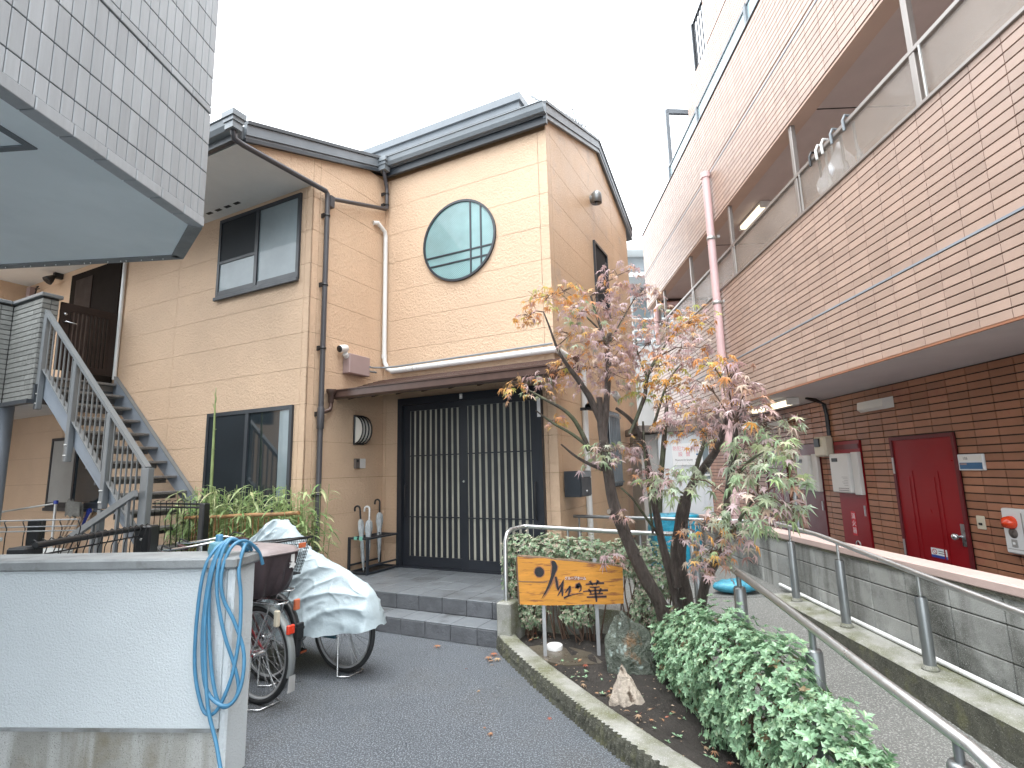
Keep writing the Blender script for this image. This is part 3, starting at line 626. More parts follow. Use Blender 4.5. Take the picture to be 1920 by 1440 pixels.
# narrow windows on the right side wall (face +X)
def side_window(y0, y1, z0, z1, bars=False):
    w_ = P('window', MB().box(XR-.01, XR+.035, y0, y0+.04, z0, z1).box(XR-.01, XR+.035, y1-.04, y1, z0, z1).box(XR-.01, XR+.035, y0+.041, y1-.041, z1-.04, z1).box(XR-.01, XR+.045, y0+.041, y1-.041, z0, z0+.05), 'frame_dark', house)
    P('pane', MB().box(XR-.005, XR+.012, y0+.04, y1-.04, z0+.05, z1-.04), 'glass_screen', w_)
    if bars:
        for i in range(7):
            y = y0+.06+(y1-y0-.12)*i/6; P('window_bar', MB().box(XR+.045, XR+.065, y-.012, y+.012, z0+.02, z1-.02), 'gutter', w_)
        P('bar_rail', MB().box(XR+.066, XR+.076, y0, y1, z0+.06, z0+.09).box(XR+.066, XR+.076, y0, y1, z1-.10, z1-.07), 'gutter', w_)
side_window(8.0, 8.75, 4.14, 5.31); side_window(8.15, 8.85, 1.28, 2.50, True)
# round window
cx, cz, rr = -3.83, 4.87, .61
rw = P('round_window', MB().ring((cx, cz), rr, rr-.032, YF-.035, YF+.02), 'frame_dark', house)
disc = MB(); n = 56; y = YF-.018
vs = [(cx, y, cz)]+[(cx+(rr-.03)*math.cos(2*PI*j/n), y, cz+(rr-.03)*math.sin(2*PI*j/n)) for j in range(n)]
disc.add(vs, [(0, 1+j, 1+(j+1) % n) for j in range(n)]); P('pane', disc, 'glass_teal', rw)
for x in (-3.625, -3.455):
    h = math.sqrt((rr-.03)**2-(x-cx)**2); P('muntin', MB().box(x-.011, x+.011, YF-.032, YF-.012, cz-h, cz+h), 'frame_dark', rw)
for z in (4.69, 4.55):
    h = math.sqrt((rr-.03)**2-(z-cz)**2); P('muntin', MB().box(cx-h, cx+h, YF-.030, YF-.014, z-.010, z+.010), 'frame_dark', rw)

# sliding lattice door -----------------------------------------------
DX0, DX1, DZ0, DZ1 = -4.86, -2.61, .312, 2.645
df = P('door_frame', MB().box(DX0, DX0+.075, YF-.07, YF+.03, DZ0, DZ1).box(DX1-.06, DX1, YF-.07, YF+.03, DZ0, DZ1).box(DX0+.076, DX1-.061, YF-.07, YF+.03, DZ1-.10, DZ1).box(DX0+.076, DX1-.061, YF-.06, YF+.03, DZ0, DZ0+.02), 'door_metal', house)
def leaf(x0, x1, y, nsl, handle):
    z0, z1 = DZ0+.022, DZ1-.101
    L = P('sliding_door', MB().box(x0, x0+.095, y, y+.03, z0, z1).box(x1-.095, x1, y, y+.03, z0, z1).box(x0+.096, x1-.096, y, y+.03, z1-.085, z1).box(x0+.096, x1-.096, y, y+.03, z0, z0+.13), 'door_metal', house)
    P('pane', MB().box(x0+.09, x1-.09, y+.020, y+.026, z0+.12, z1-.08), 'door_glass', L)
    a, b = x0+.095, x1-.095; st = (b-a)/nsl
    for i in range(nsl):
        x = a+st*(i+.5); P('slat', MB().box(x-st*.285, x+st*.285, y+.008, y+.018, z0+.131, z1-.086), 'door_metal', L)
    for zr_ in (1.815, .98): P('lattice_rail', MB().box(a, b, y+.0005, y+.012, zr_, zr_+.015), 'door_metal', L)
    hx_ = x0+.045 if handle < 0 else x1-.045
    P('handle', MB().tube([(hx_, y, .98), (hx_, y-.035, 1.02), (hx_, y-.04, 1.2), (hx_, y-.035, 1.4), (hx_, y, 1.44)], .011, 6), 'black_plastic', L)
    return L
leaf(DX0+.078, -3.70, YF-.012, 10, -1); l2 = leaf(-3.80, DX1-.062, YF-.055, 10, 1)
P('door_lock', MB().tube([(-3.755, YF-.06, 1.46), (-3.755, YF-.07, 1.46)], .016, 10), 'chrome', l2)
P('door_sensor', MB().cbox(-3.80, -3.755, YF-.09, YF-.07, 2.56, 2.63), 'white_plastic', df)
P('door_notice', MB().box(-2.66, -2.615, YF-.078, YF-.072, 2.24, 2.50), 'sign_white', df)

# canopy over the door -------------------------------------------------
cz0 = lambda y: 2.655+(y-5.13)*(2.97-2.655)/(6.08-5.13)
can = P('canopy', MB().prism([(5.16, cz0(5.16)-.05), (6.08, cz0(6.08)-.05), (6.08, cz0(6.08)-.01), (5.16, cz0(5.16)-.01)], lambda u, v, q: (q, u, v), XI+.004, -2.13), 'canopy_wood', house)
for i in range(9):                                  # lapped metal courses
    y0 = 5.13+i*.105; y1 = y0+.125
    b = MB(); xx = XI+.003
    b.add([(xx, y0, cz0(y0)+.004), (-2.12, y0, cz0(y0)+.004), (-2.12, y1, cz0(y1)-.006), (xx, y1, cz0(y1)-.006), (xx, y0, cz0(y0)-.010), (-2.12, y0, cz0(y0)-.010)], [(0, 1, 2, 3), (4, 5, 1, 0), (0, 3, 4), (1, 5, 2)])
    P('roof_course', b, 'canopy_metal', can)
P('gutter', MB().prism([(5.04, 2.585), (5.07, 2.565), (5.12, 2.56), (5.14, 2.58), (5.14, 2.665), (5.045, 2.665)], lambda u, v, q: (q, u, v), XI+.05, -2.10), 'canopy_metal', can)
P('gutter_lip', MB().box(XI+.05, -2.10, 5.033, 5.052, 2.666, 2.680), 'canopy_metal', can)
P('bargeboard', MB().prism([(5.10, cz0(5.1)-.13), (6.08, cz0(6.08)-.20), (6.08, cz0(6.08)+.012), (5.10, cz0(5.1)+.012)], lambda u, v, q: (q, u, v), -2.118, -2.09), 'canopy_wood', can)
for i in range(8):
    x = -4.95+i*.39; P('rafter', MB().prism([(5.16, cz0(5.16)-.11), (6.09, cz0(6.09)-.13), (6.09, cz0(6.09)-.051), (5.16, cz0(5.16)-.051)], lambda u, v, q: (q, u, v), x-.02, x+.02), 'canopy_wood', can)
fn = MB(); fn.lathe([(.085, 0), (.085, -.03), (.055, -.06), (.05, -.16), (.03, -.19)], (XI+.075, 5.0, 2.68), 4)
P('rain_hopper', fn, 'canopy_metal', can)
P('downspout', MB().tube([(XI+.075, 5.0, 2.52), (XI+.075, 5.0, 2.46), (XI+.075, 4.98, 2.41), (XI+.073, 4.90, 2.385), (XI+.07, 4.85, 2.36)], .028, 8), 'canopy_metal', can)

# vent hood, antenna --------------------------------------------------
vh = MB().lathe([(0, .02), (.05, .015), (.08, -.02), (.088, -.06), (.088, -.19), (.08, -.19), (.06, -.15)], (XR+.10, 8.02, 6.14), 18); vh.tube([(XR, 8.02, 6.04), (XR+.06, 8.02, 6.04)], .07, 14)
S('vent_hood', vh, 'stainless_dull', 'small metal vent hood high on the right side wall of the orange house', 'vent', 'H', (XR, 8.02, 6.07))
an = T('tv_antenna', 'thin tv antenna standing on the house roof ridge', 'antenna', 'H', (-2.95, 8.6, 7.2))
P('mast', MB().tube([(-2.95, 8.6, 7.2), (-2.95, 8.6, 8.13)], .018, 6), 'gutter', an)
P('boom', MB().tube([(-3.68, 8.58, 8.82), (-2.72, 8.62, 7.88)], .014, 5).tube([(-2.86, 8.60, 8.24), (-2.74, 8.60, 7.74)], .011, 5), 'gutter', an)
for i in range(15):
    t = i/14; p = Vector((-3.68, 8.58, 8.82)).lerp(Vector((-2.72, 8.62, 7.88)), t); P('element', MB().tube([p+Vector((-.06, -.14, -.05)), p+Vector((.06, .14, .05))], .010, 4), 'gutter', an)
for i in range(7):
    t = i/6; p = Vector((-2.86, 8.60, 8.24)).lerp(Vector((-2.74, 8.60, 7.74)), t); P('element', MB().tube([p+Vector((-.16, .0, -.06)), p+Vector((.20, 0, .12))], .010, 4), 'gutter', an)
# ================================================================= STEEL STAIRCASE and landing (frame H)
st = T('steel_staircase', 'grey steel staircase climbing along the orange wall to the slatted gate', 'staircase', 'H', (-7.5, 4.1, 0))
YO, YN = 3.70, 4.60                       # outer and inner stringer planes
rise, run = .2095, .2505
def tz(i): return 3.105-rise*i
def tx(i): return -9.331+run*i
NT = 15
sl = rise/run
def stringer(y0, y1, m):
    xa, xb = -9.42, tx(NT)+.05; za = tz(0)+.12
    f = lambda x: za-(x-xa)*sl
    b = MB(); b.prism([(xa, za), (xb, f(xb)), (xb, max(0, f(xb)-.40)), (xb-.2, max(0, f(xb-.2)-.36)), (xa+.1, f(xa+.1)-.40), (xa, za-.42)], lambda u, v, q: (u, q, v), y0, y1); return P('stringer', b, m, st)
s1 = stringer(YO, YO+.012, 'steel_side'); s2 = stringer(YN, YN+.012, 'steel_side')
fl = MB(); xa = -9.42; za = tz(0)+.12; xb = tx(NT)+.05
fl.bar((xa, YO-.02, za+.006), (xb, YO-.02, za-(xb-xa)*sl+.006), .07, .012)
P('flange', fl, 'steel_grey', s1)
fl = MB(); fl.bar((xa, YN+.02, za+.006), (xb, YN+.02, za-(xb-xa)*sl+.006), .06, .012); P('flange', fl, 'steel_grey', s2)
for i in range(NT):
    x, z = tx(i), tz(i)
    P('tread', MB().cbox(x-.27, x+.0, YO+.014, YN-.002, z-.035, z, .005).box(x-.26, x-.25, YO+.014, YN-.002, z-.10, z-.036), 'tread', st)
# posts, rail, balusters
rz = lambda x: 4.075-(x+9.46)*(4.075-1.69)/(9.46-6.56)
def post(x, z0, z1, w_=.085): return P('post', MB().cbox(x-w_/2, x+w_/2, YO-.075, YO-.005, z0, z1, .006), 'steel_grey', st)
for x, z0 in ((-9.42, 2.62), (-8.44, 1.85), (-7.48, 1.25)):
    p = post(x, z0, rz(x)-.02)
    for dz in (.08, .22):
        for dx in (-.02, .02): P('bolt', MB().lathe([(.010, 0), (.010, .012), (0, .014)], (0, 0, 0), 8, Matrix.Translation((x+dx, YO-.075, z0+dz)) @ Matrix.Rotation(PI/2, 4, 'X')), 'alu', p)
post(-6.60, 0, 1.725, .15)
P('handrail', MB().bar((-9.50, YO-.04, rz(-9.50)), (-6.60, YO-.04, rz(-6.60)), .065, .045), 'steel_grey', st)
for seg0, seg1, nb in ((-9.42, -8.44, 7), (-8.44, -7.48, 7), (-7.48, -6.60, 7)):
    for i in range(nb):
        x = seg0+(seg1-seg0)*(i+1)/(nb+1); z = za-(x-xa)*sl
        P('baluster', MB().box(x-.008, x+.008, YO-.048, YO-.032, z+.01, rz(x)-.02), 'steel_grey', st)
# sloping stop bar and its uprights at the foot
P('stop_bar', MB().bar((-6.62, YO-.14, 1.44), (-7.95, YO-.14, .90), .05, .075), 'steel_grey', st)
for x in (-7.45, -6.95, -6.75): P('upright', MB().box(x-.02, x+.02, YO-.15, YO-.12, 0, 1.44+(x+6.62)*.406), 'steel_grey', st)
P('support_leg', MB().box(-7.53, -7.46, YO-.07, YO-.01, 0, 1.24), 'steel_grey', st)
# landing with tiled parapet
PXC_ = -10.34
ln = T('stair_landing', 'raised stair landing with grey tiled parapet beside the dark slatted gate', 'landing', 'H', (-10, 3.8, 0))
P('landing_floor', MB().box(-12.88, -9.46, 3.62, YW-.02, 2.98, 3.10).box(-12.88, PXC_-.19, 1.6, 3.619, 2.98, 3.10), 'shed_grey', ln)
P('landing_beam', MB().box(-10.30, -9.40, 3.52, 3.60, 2.70, 2.76).box(-9.47, -9.40, 3.60, 4.58, 2.70, 2.98), 'dark_metal', ln)
PX, PXC, PY, PT = -9.46, -10.34, 3.59, 4.30
par = P('parapet', MB().box(PXC-.02, PX-.012, PY+.012, PY+.2, 2.76, PT).box(PXC-.18, PXC-.012, .9, PY+.2, 2.76, PT), 'parapet_joint', ln)
cop = MB(); cop.cbox(PXC-.02, PX+.03, PY-.03, PY+.24, PT, PT+.055, .008).cbox(PXC-.21, PXC+.03, .9, PY-.031, PT, PT+.055, .008); P('coping', cop, 'steel_grey', ln)
it = []; hrow = .0755
for k in range(21):
    z0 = 2.765+k*hrow
    if z0+.06 > PT: break
    zc = z0+.034
    for a, b in ((PXC, PXC+.62), (PXC+.626, PX-.10), (PX-.094, PX)):
        it.append((('x', round(b-a, 3)), ((a+b)/2, PY+.006, zc), .05))
    for a, b in ((PY+.0, PY+.10), (PY+.106, PY+.2)): it.append((('y', round(b-a, 3)), (PX-.006, (a+b)/2, zc), .03))
    for a, b in ((2.2, 2.82), (2.826, 3.44), (3.446, PY-.012)): it.append((('y', round(b-a, 3)), (PXC-.006, (a+b)/2, zc), .05))
def pb(k):
    b = MB(); h = .033
    if k[0] == 'x': b.cbox(-k[1]/2, k[1]/2, -.008, .006, -h, h, .004)
    else: b.cbox(-.006, .008, -k[1]/2, k[1]/2, -h, h, .004)
    return b
lay('brick', it, pb, 'parapet_brick', par, 'H')
# column under the landing
S('landing_column', MB().lathe([(.11, 0), (.11, 2.755)], (-10.53, 3.70, 0), 16), 'steel_side', 'round grey steel column under the stair landing', 'column', 'H', (-10.53, 3.70, 0))
P('landing_soffit', MB().box(-12.88, -9.48, 3.81, YW-.02, 2.76, 2.80).box(-12.88, PXC_-.19, 1.6, 3.809, 2.76, 2.80), 'soffit', ln)
# gate along +Y at the head of the stairs
gt = T('slatted_gate', 'dark brown slatted gate with silver lever handle at the top of the stairs', 'gate', 'H', (-9.5, 4.2, 3.2))
gx = -9.50
P('gate_frame', MB().box(gx-.02, gx+.02, 3.83, 3.95, 3.24, 4.28).box(gx-.02, gx+.02, 4.50, 4.62, 3.24, 4.28).box(gx-.018, gx+.018, 3.951, 4.499, 4.16, 4.28).box(gx-.018, gx+.018, 3.951, 4.499, 3.24, 3.34), 'gate_wood', gt)
for i in range(10):
    y = 3.98+i*.056; P('slat', MB().box(gx-.012, gx+.012, y-.014, y+.014, 3.341, 4.159), 'gate_wood', gt)
P('handle', MB().tube([(gx+.02, 3.89, 3.98), (gx+.06, 3.89, 3.98), (gx+.06, 4.03, 3.97)], .011, 8).lathe([(.025, 0), (.025, .01)], (0, 0, 0), 10, Matrix.Translation((gx+.02, 3.89, 3.98)) @ Matrix.Rotation(PI/2, 4, 'Y')), 'chrome', gt)
P('lock', MB().lathe([(.022, 0), (.02, .02), (0, .022)], (0, 0, 0), 12, Matrix.Translation((gx+.02, 3.89, 4.10)) @ Matrix.Rotation(PI/2, 4, 'Y')), 'chrome', gt)
P('hinge', MB().box(gx+.02, gx+.03, 4.60, 4.63, 3.95, 4.05).box(gx+.02, gx+.03, 4.60, 4.63, 3.35, 3.45), 'alu', gt)
# dark doorway behind the gate and its orange skirting panels
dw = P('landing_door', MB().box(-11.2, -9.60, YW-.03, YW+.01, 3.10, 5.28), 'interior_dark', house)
P('door_panel', MB().box(-11.0, -10.45, YW-.045, YW-.031, 3.2, 5.15), 'gate_wood', dw)
# unseen wing added to keep light off the left wall and landing
ww_ = P('shade_wing_wall', MB().box(-18, -12.9, -1.5, YW-.01, 0, 6.2), 'siding', house)
P('shade_wing_roof', MB().box(-18, -12.4, -1.8, YW+.3, 6.21, 6.4), 'roof', house)
P('step_board', MB().box(-10.6, -9.6, 3.9, 4.55, 3.102, 3.14), 'slat_orange', ln)
S('flood_light', MB().lathe([(.03, 0), (.07, -.10), (.085, -.16), (.0, -.13)], (0, 0, 0), 14, Matrix.Translation((-11.62, YW-.12, 5.33)) @ Matrix.Rotation(-.7, 4, 'X')).box(-11.66, -11.58, YW-.13, YW, 5.30, 5.40), 'black_plastic', 'black flood light on the orange wall left of the dark landing door', 'lamp', 'H', (-11.62, YW-.1, 5.3))
mb_ = MB(); mb_.box(-12.75, -12.6, YW-.09, YW, 5.0, 5.32); S('cable_box', mb_, 'box_mauve', 'mauve cable box with hooks under the grey overhang at far left', 'box', 'H', (-12.7, YW-.05, 5.1))
S('cable_hook', MB().tube([(-12.4, YW-.06, 5.3), (-12.42, YW-.08, 5.1), (-12.36, YW-.14, 5.04), (-12.28, YW-.1, 5.1)], .012, 6).tube([(-12.36, YW-.04, 5.25), (-12.3, YW-.12, 5.2), (-12.24, YW-.1, 5.26)], .01, 6), 'black_plastic', 'black wire hooks hanging beside the cable box on the orange wall', 'hook', 'H', (-12.4, YW-.06, 5.1))

# ---------------------------------------------------- things under the stairs (frame H)
def stick(x0, z0, x1, z1, y0=4.38, y1=4.60, r=.014): return MB().tube([(x0, y0, z0), (x1, y1, z1)], r, 6)
mp_ = T('mop', 'grey mop leaning head up on the orange wall under the stairs', 'mop', 'H', (-10.1, 4.4, 0))
P('handle', stick(-10.55, 0, -9.98, 1.25), 'stick_tan', mp_)
mh = MB(); rows = []
for i in range(6):
    u = i/5; rows.append([(-10.22+u*.02+j*.055+.01*math.sin(i*2+j), 4.47-.05*math.sin(PI*j/8), 1.32-u*.26+.02*math.sin(j*2.1+u)-.02*abs(j-4)*(1-u)) for j in range(9)])
mh.grid(rows); rows2 = [[(x, y+.05, z-.01) for x, y, z in r] for r in rows]; mh.grid(rows2[::-1]); P('mop_head', mh, 'mop_grey', mp_)
def stickthing(nm, lab, x0, x1, z1, y0, r, m): S(nm, stick(x0, 0, x1, z1, y0, 4.6, r), m, lab, 'stick', 'H', (x0, y0, 0), 'sticks leaning under the stairs')
stickthing('broom_stick', 'thick tan stick leaning left of the mop under the stairs', -10.38, -9.95, 1.02, 4.34, .024, 'stick_tan')
stickthing('broom_stick', 'thin pale stick leaning right of the mop by the window', -10.02, -9.66, 1.16, 4.36, .012, 'stick_tan')
stickthing('broom_stick', 'thin tan stick crossing behind the thick one under the stairs', -10.62, -10.18, 1.22, 4.42, .012, 'stick_tan')
dr = T('drying_stand', 'silver drying pole stand with one long arm before the orange wall', 'drying stand', 'H', (-9.9, 4.2, 0), 'drying stands under the stairs')
P('pole', MB().tube([(-9.86, 4.2, 0), (-9.88, 4.2, 1.29)], .019, 8), 'alu', dr); P('arm', MB().tube([(-9.86, 4.2, 1.27), (-10.72, 3.9, 1.16)], .014, 8), 'alu', dr)
P('joint_cap', MB().lathe([(.03, 0), (.03, .05), (0, .055)], (-9.88, 4.2, 1.26), 10), 'blue_nylon', dr); P('end_cap', MB().tube([(-10.70, 3.907, 1.1626), (-10.76, 3.886, 1.155)], .018, 8), 'bucket_white', dr)
d2_ = T('drying_bar', 'silver rod with blue clip at the left edge of the picture', 'drying stand', 'H', (-11.4, 3.9, 0), 'drying stands under the stairs')
P('pole', MB().tube([(-11.5, 3.95, 0), (-11.5, 3.95, 1.18)], .02, 8), 'alu', d2_); P('arm', MB().tube([(-11.5, 3.95, 1.14), (-11.0, 3.8, 1.12)], .013, 8), 'alu', d2_); P('clip', MB().cbox(-11.55, -11.40, 3.90, 4.0, 1.08, 1.18, .02), 'hose', d2_)
br = T('blue_broom', 'broom with blue bristle head up leaning on the orange wall', 'broom', 'H', (-10.0, 4.5, 0))
P('handle', stick(-10.25, 0, -9.86, .92, 4.36, 4.58, .012), 'twig', br)
bh = MB()
for k in range(14):
    a = R.uniform(-.035, .035); bh.tube([(-9.87+a*.3, 4.58+a*.3, .90), (-9.80+a*.6, 4.585, 1.03), (-9.72+a*2.0, 4.60+R.uniform(-.03, .0), 1.14+R.uniform(-.02, .03))], [.008, .02, .012], 5)
P('bristles', bh, 'blue_nylon', br)
for i, (x, y, wx, h, lab) in enumerate(((-9.6, 4.0, .6, .62, 'wide white storage chest standing under the steel stairs'), (-10.6, 3.6, .38, .80, 'upright white storage box behind the first fence post'), (-8.55, 3.75, .55, .58, 'low white storage chest beside the stair support leg'))):
    sb = T('storage_box', lab, 'storage box', 'H', (x, y, 0), 'storage boxes under the stairs')
    P('box_body', MB().cbox(x-wx/2, x+wx/2, y-.2, y+.2, 0, h-.06, .02), 'bucket_white', sb); P('lid', MB().cbox(x-wx/2-.02, x+wx/2+.02, y-.22, y+.22, h-.06, h, .015), 'bucket_white', sb)

# black wire mesh fence panels with posts, running away from the camera beside the bicycles (world)
mf = T('mesh_fence', 'low black wire mesh fence with chunky black posts behind the white wall', 'fence', 'W', (-3.1, 4.0, 0), 'wire mesh fences behind the white wall')
A0, A1 = Vector((-3.16, 3.50, 0)), Vector((-3.14, 4.62, 0))
for p, w_ in ((A0, .13), (A1, .14)):
    q = P('post', MB().cbox(p.x-w_/2, p.x+w_/2, p.y-.06, p.y+.06, 0, 1.19+(.02 if p is A1 else 0), .012), 'black_plastic', mf)
    P('post_screw', MB().lathe([(.012, 0), (.010, .006), (0, .007)], (0, 0, 0), 8, Matrix.Translation((p.x, p.y-.06, 1.10)) @ Matrix.Rotation(PI/2, 4, 'X')), 'alu', q)
for z, rr_ in ((1.195, .022), (1.13, .006), (.95, .005), (.75, .005), (.55, .005)): P('rail', MB().tube([A0+Vector((.07, 0, z)), A1+Vector((-.02, 0, z))], rr_, 6), 'black_plastic', mf)
for i in range(17):
    p = A0.lerp(A1, (i+.6)/17)+Vector((.03, 0, 0)); P('wire', MB().tube([p+Vector((0, 0, .1)), p+Vector((0, 0, 1.10)), p+Vector((.02, 0, 1.15)), p+Vector((.03, 0, 1.205)), p+Vector((-.01, 0, 1.225)), p+Vector((-.03, 0, 1.20))], .0045, 4), 'black_plastic', mf)
mf2 = T('mesh_fence', 'black wire mesh fence with curled top at the far left edge', 'fence', 'W', (-3.9, 4.4, 0), 'wire mesh fences behind the white wall')
P('post', MB().cbox(-4.03, -3.93, 4.46, 4.54, 0, 1.29, .01), 'black_plastic', mf2)
for z in (1.295, 1.245, 1.21, 1.02): P('rail', MB().tube([(-4.9, 4.38, z), (-3.50, 4.32, z-.0)], .0055, 5), 'galv' if z > 1.2 else 'black_plastic', mf2)
for i in range(10):
    x = -4.85+i*.148; P('wire', MB().tube([(x, 4.37, .3), (x, 4.37, 1.17), (x+.035, 4.34, 1.23), (x+.02, 4.33, 1.28), (x, 4.36, 1.298)], .005, 4), 'black_plastic', mf2)
mf3 = T('mesh_fence', 'short black wire mesh panel between staircase foot and bamboo', 'fence', 'H', (-6.2, 3.9, 0), 'wire mesh fences behind the white wall')
P('post', MB().cbox(-5.95, -5.86, 3.88, 3.96, 0, 1.31, .01), 'black_plastic', mf3)
for z in (1.30, 1.26): P('rail', MB().tube([(-6.9, 3.92, z), (-5.95, 3.92, z)], .012, 5), 'black_plastic', mf3)
for i in range(8): P('wire', MB().tube([(-6.85+i*.115, 3.92, .2), (-6.85+i*.115, 3.92, 1.26), (-6.83+i*.115, 3.90, 1.33), (-6.80+i*.115, 3.93, 1.34)], .005, 4), 'black_plastic', mf3)

# ---------------------------------------------------- bamboo fence and dwarf bamboo below the wing window (frame H)
bf = T('bamboo_fence', 'thin tan bamboo cane fence with one long pole before the window', 'fence', 'H', (-5.4, 4.1, 0))
P('top_pole', MB().tube([(-6.52+.24*i, 4.10+.004*math.sin(i*2), 1.118+.0105*i+.004*math.sin(i*1.7)) for i in range(9)], .022, 8), 'bamboo_tan', bf)
for i in range(22):
    x = -6.42+i*.083+R.uniform(-.02, .02); big = i in (1, 3, 5); P('cane', MB().tube([(x, 4.13+R.uniform(-.01, .01), 0), (x+R.uniform(-.03, .03), 4.12, 1.10+i*.003)], .016 if big else .007, 6), 'bamboo_tan', bf)
db = T('dwarf_bamboo', 'thicket of pale green dwarf bamboo behind the cane fence', 'bamboo', 'H', (-5.6, 4.3, 0))
stm = MB(); lv = MB()
def blade(mb, p, d, L, w_, droop):
    d = Vector(d).normalized(); s_ = d.cross(Vector((0, 0, 1))); s_ = s_.normalized() if s_.length > .01 else Vector((1, 0, 0)); pts = []
    for t in (0, .25, .6, 1): pts.append(Vector(p)+d*(L*t)-Vector((0, 0, droop*L*t*t)))
    ws = (.15, 1, .75, .02); nrm = Vector((0, 0, 1)); vs = []
    for q, k in zip(pts, ws): vs += [q-s_*(w_*k/2)-nrm*(w_*.12*k), q, q+s_*(w_*k/2)-nrm*(w_*.12*k)]
    mb.add(vs, [f for i in range(3) for f in ((i*3, i*3+1, i*3+4, i*3+3), (i*3+1, i*3+2, i*3+5, i*3+4))], True)
for i in range(380):
    x = R.uniform(-6.85, -4.62); y = R.uniform(4.16, 4.56); h = R.uniform(.95, 1.50)
    tx_, ty_ = x+R.uniform(-.12, .12), y+R.uniform(-.18, .06); stm.tube([(x, y, 0), ((x+tx_)/2, (y+ty_)/2, h*.55), (tx_, ty_, h)], .004, 4, caps=False)
    for k in range(R.randint(6, 11)):
        t = R.uniform(.35, 1.0); p = Vector((x+(tx_-x)*t, y+(ty_-y)*t, h*t)); a = R.uniform(0, 2*PI); blade(lv, p, (math.cos(a), math.sin(a)*.8-.25, R.uniform(-.1, .7)), R.uniform(.14, .26), R.uniform(.022, .036), R.uniform(.3, .9))
P('stem', stm, 'bamboo_green', db, kind='stuff'); P('foliage', lv, 'lf_bamboo', db, kind='stuff', fix=False)
bs = T('bamboo_stalk', 'single tall pale green bamboo stalk rising before the lower window', 'bamboo', 'H', (-6.38, 4.3, 0))
P('stalk', MB().tube([(-6.375, 4.30, 0.0), (-6.375, 4.30, 1.4), (-6.385, 4.30, 2.0), (-6.40, 4.30, 2.45), (-6.405, 4.30, 2.74)], [.02, .019, .016, .010, .003], 8), 'bamboo_green', bs)
for z in (1.35, 1.65, 1.95, 2.2): P('node', MB().lathe([(.016, -.006), (.021, 0), (.016, .006)], (-6.38, 4.30, z), 8), 'bamboo_green', bs)
lv = MB()
for z, s_ in ((2.52, 1), (2.45, -1), (2.60, -1), (2.35, 1)): blade(lv, (-6.40, 4.30, z), (.25*s_, -.1, .8), .14, .016, .2)
P('leaf', lv, 'lf_bamboo', bs, fix=False)
# ================================================================= BRICK APARTMENT BUILDING on the right (frame R)
rb_ = T('brick_apartment_building', 'salmon tiled apartment block with open corridors and red doors', 'apartment block', 'R', (3.0, 6.0, 0))
CF, CB, YE, YS = 3.0, 4.0, 12.3, 0.6
YB = -5.0                                 # the block goes on behind the camera
bw = MB()
bw.box(CF+.010, CF+.18, YB, YE-.01, 2.425, 4.165).box(CF+.010, CF+.18, YB, YE-.01, 5.31, 7.17)
bw.box(CB+.010, 9, YB, YE, 0, 2.44).box(4.25, 9, YB, YE, 2.44, 8.0)
bw.box(CF+.19, 4.24, YE-.30, YE-.012, 5.31, 7.17)
P('wall', bw, 'grout', rb_); wall_r = [o for o in rb_.children][0]
P('soffit', MB().box(CF+.002, CB+.008, YB, YE, 2.415, 2.424), 'ceil_white', rb_)
P('drip_edge', MB().box(CF-.012, CF+.008, YS, YE, 2.412, 2.428), 'brick_shaded', rb_)
P('corridor_floor', MB().box(CF+.19, 4.24, YS, YE, 3.98, 4.10), 'ceil_white', rb_)
P('corridor_wall', MB().box(4.20, 4.245, YS, 11.6, 4.10, 5.33), 'plaster_pink', rb_)
P('corridor_ceiling', MB().box(CF+.19, 4.24, YS, 11.6, 5.33, 5.37), 'ceil_brown', rb_)
P('lintel', MB().box(CF+.005, CF+.185, YS, YE-.02, 5.285, 5.309), 'plaster_pink', rb_)
P('ceiling_joint', MB().box(3.2, 4.2, 8.7, 8.71, 5.324, 5.331).box(3.2, 4.2, 5.2, 5.21, 5.324, 5.331).box(3.2, 4.2, 3.6, 3.61, 5.324, 5.331), 'interior_dark', rb_)
def bk(k):
    b = MB(); b.cbox(-.010, .010, -k[0]/2, k[0]/2, -k[1]/2, k[1]/2, .0008); return b
it = []
STEP, RH = .2405, .0702
def rows_between(z0, z1, skip):
    out = []; z = z0
    while z+RH <= z1+.02:
        if not any(a < z+RH*.6 < b for a, b in skip): out.append((z+.0045, z+RH-.0055))
        z += RH
    return out
for z0, z1, sk in ((2.43, 4.165, ()), (5.315, 7.17, ())):
    for za_, zb_ in rows_between(z0, z1, sk):
        if abs((za_+zb_)/2-3.055) < .03 or abs((za_+zb_)/2-6.09) < .035: zb_ -= .012
        for a, b in bands(YS, YE, STEP, .005, first=2.96-STEP*10):
            it.append(((round(b-a, 3), round(zb_-za_, 4)), (CF+.008, (a+b)/2, (za_+zb_)/2), .014))
lay('brick', it, bk, 'brick', wall_r, 'R', 295, 'brick_field')
for z in (3.060, 6.10): P('sealant_strip', MB().box(CF-.006, CF+.012, YS, YE-.02, z-.008, z+.008), 'sealant', wall_r)
